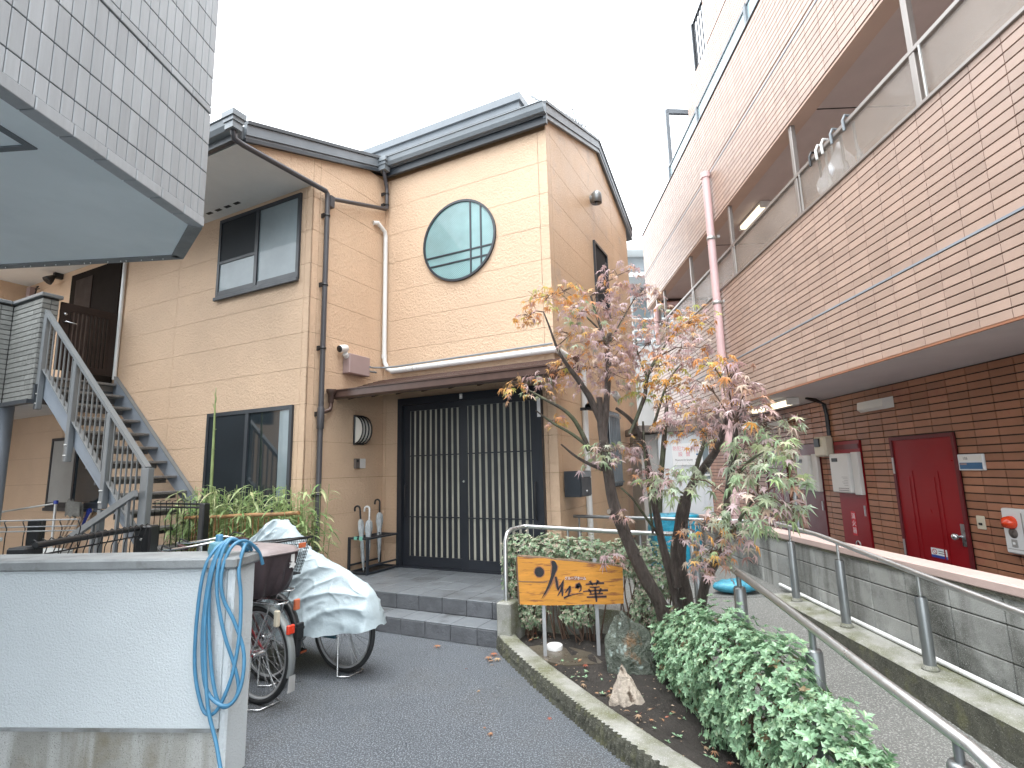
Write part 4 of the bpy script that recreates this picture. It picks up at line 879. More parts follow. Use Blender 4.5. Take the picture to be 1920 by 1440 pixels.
# ground floor wall behind the overhang: same tiles, with the shade put into their colour
doors = [(5.03, 5.88, -.2, 1.83), (6.43, 7.0, -.2, 1.84), (7.33, 7.86, -.2, 1.84), (8.3, 8.95, -.2, 1.84)]
cw = P('ground_floor_wall', MB().box(CB, CB+.009, YS, YE, 0, 2.413), 'grout_shaded', rb_)
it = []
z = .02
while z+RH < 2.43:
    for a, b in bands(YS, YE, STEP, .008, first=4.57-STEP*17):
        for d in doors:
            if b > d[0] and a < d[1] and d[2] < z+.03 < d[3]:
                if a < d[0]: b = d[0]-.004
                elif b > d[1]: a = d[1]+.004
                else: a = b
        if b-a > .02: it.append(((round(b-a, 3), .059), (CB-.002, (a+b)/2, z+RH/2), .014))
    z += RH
lay('wall_tile', it, bk, 'brick_shaded', cw, 'R', 295, 'wall_tile_field')
# end face tiles of the corridor inner wall (faces the camera)
P('corridor_end', MB().box(CF+.2, 4.2, 11.60, 11.64, 4.9, 5.33), 'grout_shaded', rb_)
it = [(('e', .105, .062), (CF+.28+i*.115, 11.594, 4.95+k*.072), .006) for i in range(8) for k in range(5)]
def ek(k): b = MB(); b.cbox(-k[1]/2, k[1]/2, -.006, .006, -k[2]/2, k[2]/2, .003); return b
lay('end_tile', it, ek, 'brick_shaded', rb_, 'R')
P('low_end_wall', MB().box(CF+.02, 3.5, 11.3, 11.34, 4.16, 4.62), 'plaster_pink', rb_)
# railing of the open corridor
P('rail_sill', MB().cbox(CF-.02, CF+.13, YS, 11.6, 4.166, 4.20, .006), 'alu_brown', rb_)
P('top_rail', MB().cbox(CF+.025, CF+.085, YS, 11.6, 4.655, 4.70, .006), 'alu_brown', rb_)
ys = [1.9, 3.67, 5.43, 7.24, 9.08, 10.9]
for y in ys:
    q = P('mullion', MB().cbox(CF+.03, CF+.08, y-.028, y+.028, 4.2, 5.29, .005), 'alu_brown', rb_); P('flange', MB().box(CF+.02, CF+.03, y-.10, y-.085, 4.2, 4.655), 'alu', q)
for a, b in zip([.6]+ys, ys+[11.6]): P('glass_panel', MB().box(CF+.050, CF+.058, a+.04, b-.04, 4.215, 4.65), 'rail_glass', rb_)
# glass parapet on top, set-back upper storeys
P('parapet_cap', MB().box(CF-.012, CF+.2, YS, YE, 7.172, 7.19), 'grey_fascia', rb_)
for a, b in ((YS, 6.2), (6.26, 8.22), (8.28, 10.02)): P('parapet_glass', MB().box(CF+.10, CF+.11, a, b, 7.20, 7.60), 'top_glass', rb_)
P('parapet_rail', MB().box(CF+.085, CF+.125, YS, 10.02, 7.60, 7.635), 'grey_fascia', rb_)
for y in (6.23, 8.25, 10.03): P('parapet_post', MB().box(CF+.07, CF+.10, y-.03, y+.03, 7.17, 7.63), 'grey_fascia', rb_)
uw = P('upper_wall', MB().box(3.412, 9, YS, 9.55, 7.19, 8.93).box(3.412, 9, YS, 8.38, 8.93, 12), 'grout', rb_)
ub = MB()
for z0, z1, y1 in ((7.3, 8.93, 9.55), (8.94, 11.9, 8.38)):
    for za_, zb_ in rows_between(z0, z1, ()):
        for a, b in bands(YS, y1, STEP*2, .005): ub.box(3.402, 3.4125, a, b, za_, zb_)
P('brick_field', ub, 'brick', uw, kind='stuff')
br_ = P('balcony_railing', MB().bar((3.42, 8.40, 9.88), (3.42, 8.98, 9.88), .05, .03).bar((3.42, 8.96, 8.93), (3.42, 8.96, 9.9), .07, .05), 'dark_metal', rb_)
for y in (8.50, 8.62, 8.74, 8.86): P('baluster', MB().box(3.41, 3.43, y-.01, y+.01, 8.93, 9.87), 'dark_metal', br_)
fr_ = P('roof_frame', MB().bar((3.16, 10.12, 7.2), (3.16, 10.12, 8.97), .07, .07).bar((3.16, 10.12, 8.93), (4.3, 10.12, 8.83), .07, .10), 'grey_fascia', rb_)
# pink rain pipe
pp = P('rain_pipe', MB().tube([(CF-.08, 7.69, .3), (CF-.08, 7.69, 6.02)], .058, 12).tube([(CF-.08, 7.69, 6.0), (CF-.08, 7.69, 6.09)], .072, 12), 'pink_pipe', rb_)
for z in (5.0, 3.98, 2.9, 1.6): P('pipe_clamp', MB().lathe([(.059, -.025), (.065, -.025), (.065, .025), (.059, .025)], (CF-.08, 7.69, z), 14).box(CF-.02, CF+.02, 7.60, 7.62, z-.02, z+.02), 'alu', pp)
P('rain_pipe', MB().tube([(CF-.05, 11.3, 4.2), (CF-.05, 11.3, 5.0), (CF-.0, 11.28, 5.06), (CF+.35, 11.2, 5.08), (CF+.9, 11.2, 5.08)], .055, 10), 'pink_pipe', rb_)
P('end_post', MB().cbox(CF+.02, CF+.10, 11.45, 11.53, 4.16, 5.3), 'alu_brown', rb_)
# fluorescent lamps
def fluor(y0, y1, x, z, nm):
    b = P(nm, MB().cbox(x-.075, x+.075, y0, y1, z-.035, z+.001, .01), 'lamp_white', rb_); P('diffuser', MB().prism([(x-.07, z-.036), (x-.055, z-.085), (x+.055, z-.085), (x+.07, z-.036)], lambda u, v, q: (u, q, v), y0+.02, y1-.02), 'lamp_lit', b)
    P('end_cap', MB().cbox(x-.078, x+.078, y0-.02, y0+.02, z-.095, z, .01).cbox(x-.078, x+.078, y1-.02, y1+.02, z-.095, z, .01), 'lamp_white', b)
fluor(6.75, 7.9, 3.40, 2.414, 'ceiling_lamp'); fluor(7.2, 7.95, 3.55, 5.329, 'ceiling_lamp')
def walllamp(y, z): P('wall_lamp', MB().prism([(CB-.012, z-.06), (CB-.10, z-.075), (CB-.14, z-.045), (CB-.13, z+.04), (CB-.012, z+.06)], lambda u, v, q: (u, q, v), y-.22, y+.22), 'lamp_white', rb_)
walllamp(6.0, 2.22); walllamp(8.35, 2.2)
# doors and meter closets (face -X at CB)
def reddoor(y0, y1, z1, m='red_door'):
    d = P('entrance_door', MB().box(CB-.03, CB+.005, y0, y1, 0, z1), m, rb_)
    P('door_frame', MB().box(CB-.045, CB-.031, y0-.035, y0, 0, z1+.035).box(CB-.045, CB-.031, y1, y1+.035, 0, z1+.035).box(CB-.045, CB-.031, y0, y1, z1, z1+.035), 'red_dark', d)
    for f in (.30, .72):
        y = y0+(y1-y0)*f; P('door_moulding', MB().box(CB-.036, CB-.031, y-.012, y+.012, .25, z1-.32).box(CB-.0345, CB-.031, y+.045, y+.06, .28, z1-.38), 'red_door', d)
    return d
d = reddoor(5.05, 5.86, 1.80)
P('knob', MB().lathe([(.012, 0), (.012, .04), (.030, .05), (.032, .07), (.018, .085), (0, .088)], (0, 0, 0), 14, Matrix.Translation((CB-.03, 5.115, .885)) @ Matrix.Rotation(-PI/2, 4, 'Y')), 'chrome', d)
P('knob_plate', MB().cbox(CB-.036, CB-.030, 5.06, 5.11, .80, 1.0, .003), 'chrome', d)
P('hinge', MB().box(CB-.05, CB-.044, 5.86, 5.885, 1.45, 1.62).box(CB-.05, CB-.044, 5.86, 5.885, .6, .77), 'alu', d)
stk = P('door_sticker', MB().box(CB-.0325, CB-.0305, 5.32, 5.52, .645, .735), 'sign_white', d)
P('sticker_band', MB().box(CB-.0332, CB-.0326, 5.32, 5.52, .645, .670), 'print_blue', d)
rg = MB(); rg.ring((0, 0), .032, .025, 0, .0008, 20); rg.box(-.026, .026, 0, .0008, -.003, .003, Matrix.Rotation(.8, 4, 'Y'))
rg.v = [(CB-.0334, 5.475-x, .70+z*.8) for x, y, z in rg.v]; P('sticker_mark', rg, 'print_red', d)
for i in range(2): P('sticker_line', MB().box(CB-.0332, CB-.0326, 5.335, 5.425, .688+i*.020, .694+i*.020), 'print_black', d)
reddoor(8.3, 8.95, 1.80, 'red_dark')
def closet(y0, y1, sticker=False):
    c = P('meter_closet', MB().box(CB-.025, CB+.005, y0, y1, 0, 1.84), 'red_door' if sticker else 'red_dark', rb_)
    P('louvre', MB().box(CB-.032, CB-.0255, y0+.02, y1-.02, 1.74, 1.80), 'red_dark', c)
    h = P('water_heater', MB().cbox(CB-.115, CB-.026, y0+.12, y1-.02, 1.21, 1.69, .012), 'heater_white', c)
    h2 = P('water_heater', MB().cbox(CB-.075, CB-.026, y0-.01, y0+.118, 1.195, 1.70, .006), 'heater_white', c)
    P('flue', MB().cbox(CB-.122, CB-.116, y1-.20, y1-.08, 1.59, 1.635, .004), 'black_plastic', h)
    for k in range(2):
        for j in range(9): P('vent_slot', MB().box(CB-.1165, CB-.1155, y0+.16+j*.024, y0+.174+j*.024, 1.235+k*.024, 1.246+k*.024), 'shed_trim', h)
    for k in range(6): P('print_line', MB().box(CB-.1158, CB-.1152, y0+.16, y0+.24+.02*(k % 3), 1.30+k*.020, 1.305+k*.020), 'shed_grey', h)
    P('latch', MB().box(CB-.04, CB-.026, y0+.03, y0+.045, .95, 1.07), 'alu', c)
    return c
c1 = closet(6.45, 6.98, True); c2 = closet(7.35, 7.84)
P('closet_ring', MB().tube([(CB-.03, 6.70+.04*math.cos(a*PI/8), .60+.04*math.sin(a*PI/8)) for a in range(17)], .008, 6), 'alu', c1)
fx = P('fire_sign', MB().box(CB-.028, CB-.0258, 6.695, 6.785, .70, .985), 'print_red', c1)
for i, ch in enumerate('消火器'): text('lettering', ch, .078, 'sign_white', c1, lambda u, v, w_, z=.925-i*.085: (CB-.0286, 6.74-u, z+v))
mt = S('gas_meter', MB().cbox(CB-.13, CB-.012, 6.99, 7.27, 1.66, 1.92, .02), 'ivory', 'ivory electric meter box hanging between the two meter closets', 'meter box', 'R', (CB, 7.13, 1.66))
P('meter_window', MB().cbox(CB-.15, CB-.131, 7.10, 7.22, 1.79, 1.90, .03), 'black_plastic', mt)
S('cable_run', MB().tube([(CB-.03, 7.03, 1.93), (CB-.03, 7.03, 2.2), (CB-.05, 7.02, 2.34), (CB-.2, 6.95, 2.40), (CB-.4, 6.8, 2.40)], .016, 6).tube([(CB-.03, 7.07, 1.93), (CB-.03, 7.07, 2.22), (CB-.06, 7.06, 2.36), (CB-.3, 6.95, 2.405)], .012, 6), 'black_plastic', 'dark cables rising from the ivory meter box to the soffit', 'cable', 'R', (CB, 7.05, 1.93))
np_ = T('door_nameplate', 'white and blue nameplate beside the red entrance door', 'nameplate', 'R', (CB, 4.88, 1.5))
P('plate', MB().cbox(CB-.035, CB-.011, 4.745, 5.02, 1.485, 1.63, .006), 'sign_white', np_)
P('blue_field', MB().box(CB-.0385, CB-.0352, 4.76, 5.0, 1.498, 1.555), 'plate_blue', np_)
P('paper_strip', MB().box(CB-.0375, CB-.0352, 4.76, 4.998, 1.567, 1.617), 'lamp_white', np_)
text('lettering', '106', .036, 'print_black', np_, lambda u, v, w_: (CB-.0379, 4.93-u, 1.592+v)); P('name_label', MB().box(CB-.040, CB-.0386, 4.92, 4.99, 1.535, 1.55), 'box_mauve', np_)
sw = T('door_bell', 'small ivory switch plate right of the red entrance door', 'switch', 'R', (CB, 4.89, .98))
P('plate', MB().cbox(CB-.022, CB-.011, 4.85, 4.935, .975, 1.09, .004), 'ivory', sw); P('button', MB().cbox(CB-.03, CB-.0221, 4.875, 4.91, 1.01, 1.03, .004), 'black_plastic', sw)
al = T('fire_alarm', 'white fire alarm panel with red lamp at the right edge', 'fire alarm', 'R', (CB, 4.5, .84))
P('panel', MB().cbox(CB-.07, CB-.011, 4.28, 4.62, .82, 1.18, .01), 'white_plastic', al)
P('red_lamp', MB().lathe([(.052, 0), (.052, .02), (.040, .06), (0, .08)], (0, 0, 0), 18, Matrix.Translation((CB-.07, 4.53, 1.07)) @ Matrix.Rotation(-PI/2, 4, 'Y')), 'alarm_red', al)
P('speaker', MB().lathe([(.040, 0), (.040, .004), (0, .005)], (0, 0, 0), 20, Matrix.Translation((CB-.07, 4.53, .985)) @ Matrix.Rotation(-PI/2, 4, 'Y')), 'shed_trim', al)
P('button_plate', MB().cbox(CB-.076, CB-.0705, 4.505, 4.555, .875, .935, .003), 'shed_grey', al); P('push_button', MB().cbox(CB-.082, CB-.0765, 4.52, 4.54, .895, .915, .003), 'white_plastic', al)
P('hinge_line', MB().box(CB-.072, CB-.0705, 4.43, 4.44, .86, 1.15).box(CB-.072, CB-.0705, 4.30, 4.60, .855, .859), 'shed_grey', al)
# umbrella handles hooked over the corridor rail, bags behind its glass
for i, (y, m, nm) in enumerate(((4.51, 'gutter', 'dark blue'), (4.71, 'gutter', 'grey'), (4.87, 'white_pvc', 'white'), (4.97, 'white_pvc', 'thin white'), (5.09, 'black_plastic', 'black'))):
    lab = ['dark umbrella hook nearest the camera on the upper corridor rail', 'second umbrella hook from the near end of the corridor rail', 'white umbrella hook beside the hanging white bags', 'white umbrella hook left of its white twin on the rail', 'black umbrella hook farthest along the upper corridor rail'][i]
    u = T('hooked_umbrella', lab, 'umbrella', 'R', (CF+.055, y, 4.2), 'umbrellas on the corridor rail')
    P('handle', MB().tube([(CF+.015, y, 4.60), (CF+.010, y, 4.70), (CF+.035, y, 4.755), (CF+.08, y, 4.75), (CF+.105, y, 4.70), (CF+.108, y, 4.40)], .013, 7), m, u); P('canopy', MB().tube([(CF+.12, y, 4.42), (CF+.125, y, 4.33), (CF+.13, y, 4.12)], [.012, .03, .008], 7), m, u)
for y, z, s_, lab in ((4.83, 4.44, .13, 'larger white plastic bag hanging behind the corridor glass'), (5.08, 4.38, .11, 'smaller white plastic bag hanging behind the corridor glass')):
    b = MB(); b.lathe([(.02, s_*1.9), (.05, s_*1.2), (s_*.8, s_*.3), (s_*.9, -s_*.4), (s_*.6, -s_*1.1), (0, -s_*1.25)], (CF+.16, y, z), 14)
    b.v = [(x+.012*math.sin(z_*60+y_*40), y_+.014*math.sin(z_*45+x*50), z_) for x, y_, z_ in b.v]; S('plastic_bag', b, 'white_bag', lab, 'bag', 'R', (CF+.16, y, z-s_), 'bags behind the corridor glass')

# ================================================================= BLOCK WALL, LEDGE AND HANDRAILS beside the ramp (frame R)
sh = lambda p: (p[0], p[1], p[2]-.012*(p[1]-5))
bwll = T('block_wall', 'stained grey concrete block wall with pink coping along the ramp', 'wall', 'R', (2.68, 5, 0))
b = MB().box(2.608, 2.75, 1.0, 8.3, -.2, .83); b.v = [sh(p) for p in b.v]; core_b = P('wall_core', b, 'block_joint', bwll)
it = []
for z0, z1 in ((-.13, .065), (.071, .265), (.271, .465), (.471, .665), (.671, .826)):
    for a, c in bands(1.0, 8.3, .388, .006, first=1.0-.388+.2):
        it.append(((round(c-a, 3), round(z1-z0, 3)), (2.612, (a+c)/2, (z0+z1)/2-.012*((a+c)/2-5)), .05))
def blk(k):
    b = MB(); b.cbox(-.012, .012, -k[0]/2, k[0]/2, -k[1]/2, k[1]/2, .006); b.v = [(x, y, z-.012*y) for x, y, z in b.v]; return b
lay('concrete_block', it, blk, 'block', core_b, 'R')
b = MB().cbox(2.585, 2.76, 1.0, 8.3, .835, .895, .008); b.v = [sh(p) for p in b.v]; P('coping', b, 'coping_pink', bwll)
b = MB().box(2.59, 2.62, 1.0, 8.3, .815, .8345); b.v = [sh(p) for p in b.v]; P('mortar_bed', b, 'moss_dark', bwll)
ft = lambda y: .32+.012*(y-4)
lg = T('ramp_ledge', 'mossy concrete ledge between ramp and block wall carrying rail posts', 'ledge', 'R', (2.46, 3.5, 0))
t_ = MB(); f_ = MB(); rT = []; rF = []
for i in range(91):
    y = .9+4.58*i/90; e = R.uniform(-.003, .003)
    rT.append([(2.335+e, y, ft(y)-.012), (2.352+e, y, ft(y)+e*.3), (2.598, y, ft(y)+.004)])
    rF.append([(2.318+R.uniform(-.004, .004), y, -.02), (2.322+R.uniform(-.004, .004), y, ft(y)*.5), (2.331+e, y, ft(y)-.011)])
t_.grid(rT); f_.grid(rF, sm=False); t_.box(2.336, 2.598, 5.465, 5.482, 0, ft(5.48))
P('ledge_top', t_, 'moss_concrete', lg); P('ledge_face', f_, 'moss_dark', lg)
S('white_conduit', MB().tube([(2.563, y/4, ft(y/4)+.022) for y in range(4, 24)], .017, 8), 'white_pvc', 'thin white plastic conduit lying at the foot of the block wall', 'pipe', 'R', (2.56, 3, .33))
rr_ = T('ramp_handrail', 'stainless handrail on tapered posts before the block wall', 'handrail', 'R', (2.45, 4, .3), 'handrails of the ramp and landing')
P('rail', MB().tube([(2.45, 5.50, 1.005), (2.45, 5.2, 1.0), (2.45, 4.70, .985), (2.45, 4.45, .965), (2.45, 3.56, .885), (2.45, 2.85, .825), (2.45, 1.2, .69)], .019, 10), 'stainless', rr_)
for y, zr in ((5.19, .985), (4.42, .945), (3.56, .865), (2.62, .79)):
    p = P('post', MB().lathe([(.034, ft(y)), (.034, zr-.13), (.030, zr-.12)], (2.45, y, 0), 14), 'stainless_dull', rr_)
    P('post_neck', MB().tube([(2.45, y, zr-.14), (2.45, y, zr)], .011, 8), 'stainless', p); P('base_ring', MB().lathe([(.034, ft(y)+.03), (.046, ft(y)+.012), (.048, ft(y)), (.03, ft(y))], (2.45, y, 0), 14), 'moss_concrete', p)
P('end_bracket', MB().tube([(2.45, 5.46, 1.005), (2.50, 5.52, 1.0), (2.58, 5.53, 1.0)], .016, 8), 'stainless', rr_)
S('upright_pipe', MB().tube([(2.75, 5.62, .9), (2.75, 5.62, 1.25), (2.78, 5.62, 1.34)], .022, 8), 'stainless_dull', 'short bent pipe standing on the pink coping behind the handrail', 'pipe', 'R', (2.75, 5.62, .9))
# left rail: up the ramp, round the landing, down to the pier
lr = T('garden_handrail', 'long stainless handrail round the planting bed from ramp to porch', 'handrail', 'R', (1.27, 3, .1), 'handrails of the ramp and landing')
hp = lambda x, y, z: tuple(conv((x, y, z), 'H', 'R'))
pts = [(1.27, 1.44, .30), (1.27, 1.45, .52), (1.27, 1.49, .64), (1.27, 1.57, .725), (1.27, 1.72, .765), (1.27, 2.12, .806), (1.27, 2.94, .898), (1.27, 3.48, .948), (1.27, 4.33, 1.006), hp(-.85, 4.93, 1.0), hp(-1.3, 4.945, 1.0), hp(-2.33, 4.95, 1.03), hp(-2.38, 4.93, 1.03), hp(-2.395, 4.70, 1.025), hp(-2.395, 4.62, 1.0), hp(-2.395, 4.575, .93), hp(-2.395, 4.57, .40)]
P('rail', MB().tube(pts, .0205, 12), 'stainless', lr)
for y, zb_, zs in ((2.58, .10, .765), (1.775, .03, .70), (3.40, .15, .86), (4.2, .2, .92)):
    zr = .806+(y-2.12)*.104; p = P('post', MB().lathe([(.036, zb_), (.036, zs-.012), (.030, zs), (0, zs+.001)], (1.27, y, 0), 14), 'stainless_dull', lr); P('post_neck', MB().tube([(1.27, y, zs-.02), (1.27, y, zr)], .014, 8), 'stainless_dull', p)
for x in (-1.2, -1.9):
    q = hp(x, 4.94, .307); P('post', MB().lathe([(.03, .307), (.03, .8), (.012, .81), (.012, 1.01)], (q[0], q[1], 0), 12), 'stainless_dull', lr)
br2 = T('landing_handrail', 'short grey handrail at the back of the landing before the house corner', 'handrail', 'H', (-2, 6.5, .3), 'handrails of the ramp and landing')
P('rail', MB().tube([(-2.60+.06, 6.55, .99), (-1.2, 6.55, .975), (-.3, 6.55, .965)], .02, 10), 'stainless_dull', br2)
for x in (-2.36, -1.0): P('post', MB().lathe([(.028, .31), (.028, .84), (.012, .85), (.012, .98)], (x, 6.55, 0), 12), 'stainless_dull', br2)

# ================================================================= GREY TILED BUILDING overhead at left and the white wall (frame L)
lb = T('grey_tile_building', 'grey tiled building overhanging at upper left with pale soffit', 'building', 'L', (-1.9, 2.6, 0))
LX = -1.9
lbw = MB().prism([(LX-.012, -5), (LX-.012, 2.66), (LX-.40, 3.05), (-9, 3.05), (-9, -5)], lambda u, v, q: (u, v, q), 3.0, 6.3); lw = P('wall', lbw, 'tile_joint', lb)
it = []
rws = [(3.049, 3.146), (3.151, 3.317), (3.322, 3.494), (3.499, 3.684)]+[(3.742+.177*k, 3.742+.177*(k+1)-.005) for k in range(14)]
for z0, z1 in rws:
    for a, b_ in bands(.2, 2.668, .0556, .0035, first=2.668-.0556*50): it.append(((round(b_-a, 4), round(z1-z0, 4)), (LX-.006, (a+b_)/2, (z0+z1)/2), .02))
def tl(k): b = MB(); b.cbox(-.007, .007, -k[0]/2, k[0]/2, -k[1]/2, k[1]/2, .002); return b
lay('wall_tile', it, tl, 'tile_grey', lw, 'L', 295, 'wall_tile_field')
it = []
for a, b_ in bands(.2, 2.668, .1655, .004, first=2.668-.1655*16): it.append(((round(b_-a, 4), .055), (LX-.002, (a+b_)/2, 3.018), .05))
def ftile(k): b = MB(); b.cbox(-.06, .010, -k[0]/2, k[0]/2, -.027, .027, .003); return b
lay('edge_tile', it, ftile, 'tile_grey', lw, 'L')
it = [((round(b_-a, 4), .042), (LX-.003, (a+b_)/2, 3.713), .03) for a, b_ in bands(.2, 2.668, .1655, .004, first=2.668-.1655*16)]
def gt_(k): b = MB(); b.cbox(-.010, .008, -k[0]/2, k[0]/2, -.021, .021, .003); return b
lay('band_tile', it, gt_, 'tile_grey', lw, 'L')
P('ground_floor_wall', MB().box(-7.3, -7.05, -5, 2.79, 0, 2.99).box(-9, -7.05, 2.8, 3.0, 0, 2.99), 'plinth', lb)  # unseen walls added to block sky light under the overhang
c_ = 8                                            # darker edging on the chamfer and the far edge
P('chamfer_edging', MB().prism([(LX-.005, 2.67), (LX-.395, 3.06), (LX-.44, 3.01), (LX-.06, 2.63)], lambda u, v, q: (u, v, q), 2.985, 3.06), 'edging', lw)
P('far_edging', MB().box(-9, LX-.40, 3.0, 3.062, 2.985, 3.06), 'edging', lw)
P('soffit', MB().prism([(LX-.058, -5), (LX-.058, 2.632), (LX-.438, 3.008), (-9, 3.0), (-9, -5)], lambda u, v, q: (u, v, q), 2.992, 3.0), 'soffit_grey', lb)
P('access_hatch', MB().box(-2.92, -2.11, 1.87, 1.90, 2.985, 2.9915).box(-2.14, -2.11, 1.1, 1.869, 2.985, 2.9915).box(-2.92, -2.89, 1.1, 1.869, 2.985, 2.9915), 'panel_frame', lb)
dp = MB()
for i in range(46):
    x = -6.0+i*.082+R.uniform(-.03, .03)
    if x < -2.3: dp.lathe([(0, 0), (.0025, -.002), (.0035, -.006), (0, -.010)], (x, 3.03, 2.985), 6)
S('water_drops', dp, 'water', 'row of rain drops hanging from the far edge of the soffit', 'water drops', 'L', (-4, 3.03, 2.98), kind='stuff')

ww = T('white_wall', 'white stucco garden wall with grey cap and stained concrete base', 'wall', 'L', (-3, 3.0, 0))
P('stucco', MB().box(-7, -1.801, 2.93, 3.13, .285, 1.10).cbox(-1.8, -1.755, 2.925, 3.135, 0, 1.10, .01), 'stucco_white', ww)
P('cap', MB().cbox(-7, -1.735, 2.895, 3.165, 1.10, 1.162, .012), 'cap_concrete', ww)
b = MB(); rows = []
for i in range(161):
    x = -7+5.2*i/160; d_ = abs(R.gauss(0, .007))+.003; rows.append([(x, 2.928, 1.0985), (x, 2.918, 1.0985), (x, 2.924, 1.094-d_*.5), (x, 2.929, 1.09-d_)])
b.grid(rows); P('render_edge', b, 'stucco_white', ww)
P('drip_strip', MB().box(-7, -1.802, 2.922, 2.94, .268, .284), 'cap_concrete', ww)
P('base', MB().box(-7, -1.802, 2.945, 3.13, -.05, .267), 'plinth', ww)
hv = T('tap_head', 'small blue green tap head standing on the grey wall cap', 'tap', 'L', (-1.94, 3.06, 1.162))
P('body', MB().lathe([(.055, 0), (.058, .015), (.05, .055), (.045, .062), (.02, .068)], (-1.94, 3.06, 1.163), 16), 'valve', hv); P('spigot', MB().lathe([(.02, .06), (.02, .10), (.016, .105), (0, .106)], (-1.94, 3.06, 1.163), 12), 'hose', hv)
hs_ = T('garden_hose', 'coiled blue garden hose hung over the end of the white wall', 'hose', 'L', (-1.78, 2.9, 0))
def sm(pts, k=6):                                  # smooth curve through points
    P_ = [Vector(p) for p in pts]; out = []
    for i in range(len(P_)-1):
        a, b, c, d = P_[max(i-1, 0)], P_[i], P_[i+1], P_[min(i+2, len(P_)-1)]
        for j in range(k):
            t = j/k; out.append(.5*((2*b)+(c-a)*t+(2*a-5*b+4*c-d)*t*t+(3*b-a-3*c+d)*t**3))
    return out+[P_[-1]]
yh = 2.905
loops = [
 [(-1.80, 3.12, 1.16), (-1.84, 3.05, 1.235), (-1.875, 2.95, 1.215), (-1.905, 2.885, 1.10), (-1.925, 2.88, .85), (-1.925, 2.89, .60), (-1.885, 2.89, .44), (-1.84, 2.885, .375), (-1.78, 2.88, .40), (-1.72, 2.89, .55), (-1.70, 2.91, .75), (-1.715, 2.93, .95), (-1.735, 2.93, 1.09), (-1.74, 2.97, 1.19), (-1.76, 3.04, 1.215), (-1.77, 3.11, 1.17)],
 [(-1.79, 3.10, 1.18), (-1.82, 3.0, 1.25), (-1.845, 2.93, 1.215), (-1.87, 2.885, 1.08), (-1.885, 2.875, .8), (-1.86, 2.875, .55), (-1.80, 2.87, .45), (-1.72, 2.88, .42), (-1.672, 2.90, .50), (-1.675, 2.92, .66), (-1.73, 2.91, .82), (-1.79, 2.89, .95), (-1.805, 2.885, 1.08), (-1.79, 2.93, 1.205), (-1.765, 3.02, 1.235), (-1.74, 3.12, 1.17), (-1.73, 3.17, 1.08)],
 [(-1.80, 3.08, 1.20), (-1.83, 2.96, 1.245), (-1.855, 2.89, 1.12), (-1.872, 2.87, .86), (-1.85, 2.865, .6), (-1.815, 2.86, .4), (-1.76, 2.85, .26), (-1.70, 2.82, .12), (-1.62, 2.76, .012), (-1.5, 2.6, .012), (-1.42, 2.3, .012)],
 [(-1.79, 3.11, 1.17), (-1.81, 2.97, 1.25), (-1.825, 2.90, 1.16), (-1.82, 2.875, 1.0), (-1.77, 2.88, .78), (-1.71, 2.90, .6), (-1.69, 2.91, .48), (-1.73, 2.90, .41), (-1.78, 2.885, .43), (-1.83, 2.885, .6), (-1.865, 2.885, .9), (-1.86, 2.89, 1.1), (-1.835, 2.95, 1.225), (-1.80, 3.06, 1.21)]]
for l in loops: P('coil', MB().tube(sm(l), .0098, 8, caps=True), 'hose', hs_)
# ================================================================= THINGS ON THE HOUSE WALLS AND PORCH (frame H)
cb_ = T('security_camera', 'white bullet camera on a mauve wall box left of the canopy', 'camera', 'H', (XI, 5.46, 2.95), 'cameras on the house walls')
P('mount_box', MB().cbox(XI+.002, XI+.13, 5.26, 5.66, 2.94, 3.21, .008), 'box_mauve', cb_)
P('camera_body', MB().lathe([(.045, 0), (.052, .02), (.052, .12), (.03, .14), (0, .145)], (0, 0, 0), 16, Matrix.Translation((XI+.08, 5.12, 3.245)) @ Matrix.Rotation(-PI/2+.25, 4, 'X')).tube([(XI+.07, 5.27, 3.17), (XI+.08, 5.22, 3.20)], .04, 10), 'white_plastic', cb_)
P('lens_ring', MB().lathe([(.046, 0), (.046, -.004), (0, -.004)], (0, 0, 0), 16, Matrix.Translation((XI+.08, 5.12, 3.245)) @ Matrix.Rotation(-PI/2+.25, 4, 'X')), 'black_plastic', cb_)
P('cable', MB().tube([(XI+.05, 5.66, 3.06), (XI+.04, 5.75, 3.04), (XI+.03, 5.9, 3.05)], .014, 6), 'gutter', cb_)
wl = T('wall_lamp', 'half moon wall lamp with black bands left of the lattice door', 'lamp', 'H', (XI, 5.58, 2.0))
pr = [(0, .19)]+[(.155*math.sin(PI*i/14), .19*math.cos(PI*i/14)) for i in range(1, 14)]+[(0, -.19)]
P('diffuser', MB().prism([(u*.93, v*.95) for u, v in pr], lambda u, v, q: (XI+.012+u, q, 2.19+v), 5.50, 5.665, True), 'lamp_white', wl)
P('back_plate', MB().cbox(XI+.001, XI+.030, 5.485, 5.68, 1.985, 2.395, .006), 'black_plastic', wl)
for y in (5.488, 5.545, 5.61, 5.668):
    b = MB(); o = [(u, v) for u, v in pr]; b.grid([[(XI+.012+u*k, y+d, 2.19+v*k) for u, v in o] for k, d in ((.97, 0), (1.04, 0), (1.04, .014), (.97, .014))]); P('band', b, 'black_plastic', wl)
ic = T('intercom', 'dark intercom and pale name plate under the half moon lamp', 'intercom', 'H', (XI, 5.6, 1.67))
P('intercom_unit', MB().cbox(XI+.001, XI+.035, 5.51, 5.60, 1.665, 1.80, .004), 'shed_trim', ic); P('camera_eye', MB().cbox(XI+.0352, XI+.04, 5.53, 5.57, 1.75, 1.785, .002), 'black_plastic', ic)
P('name_plate', MB().cbox(XI+.001, XI+.018, 5.625, 5.73, 1.668, 1.80, .003), 'heater_white', ic)
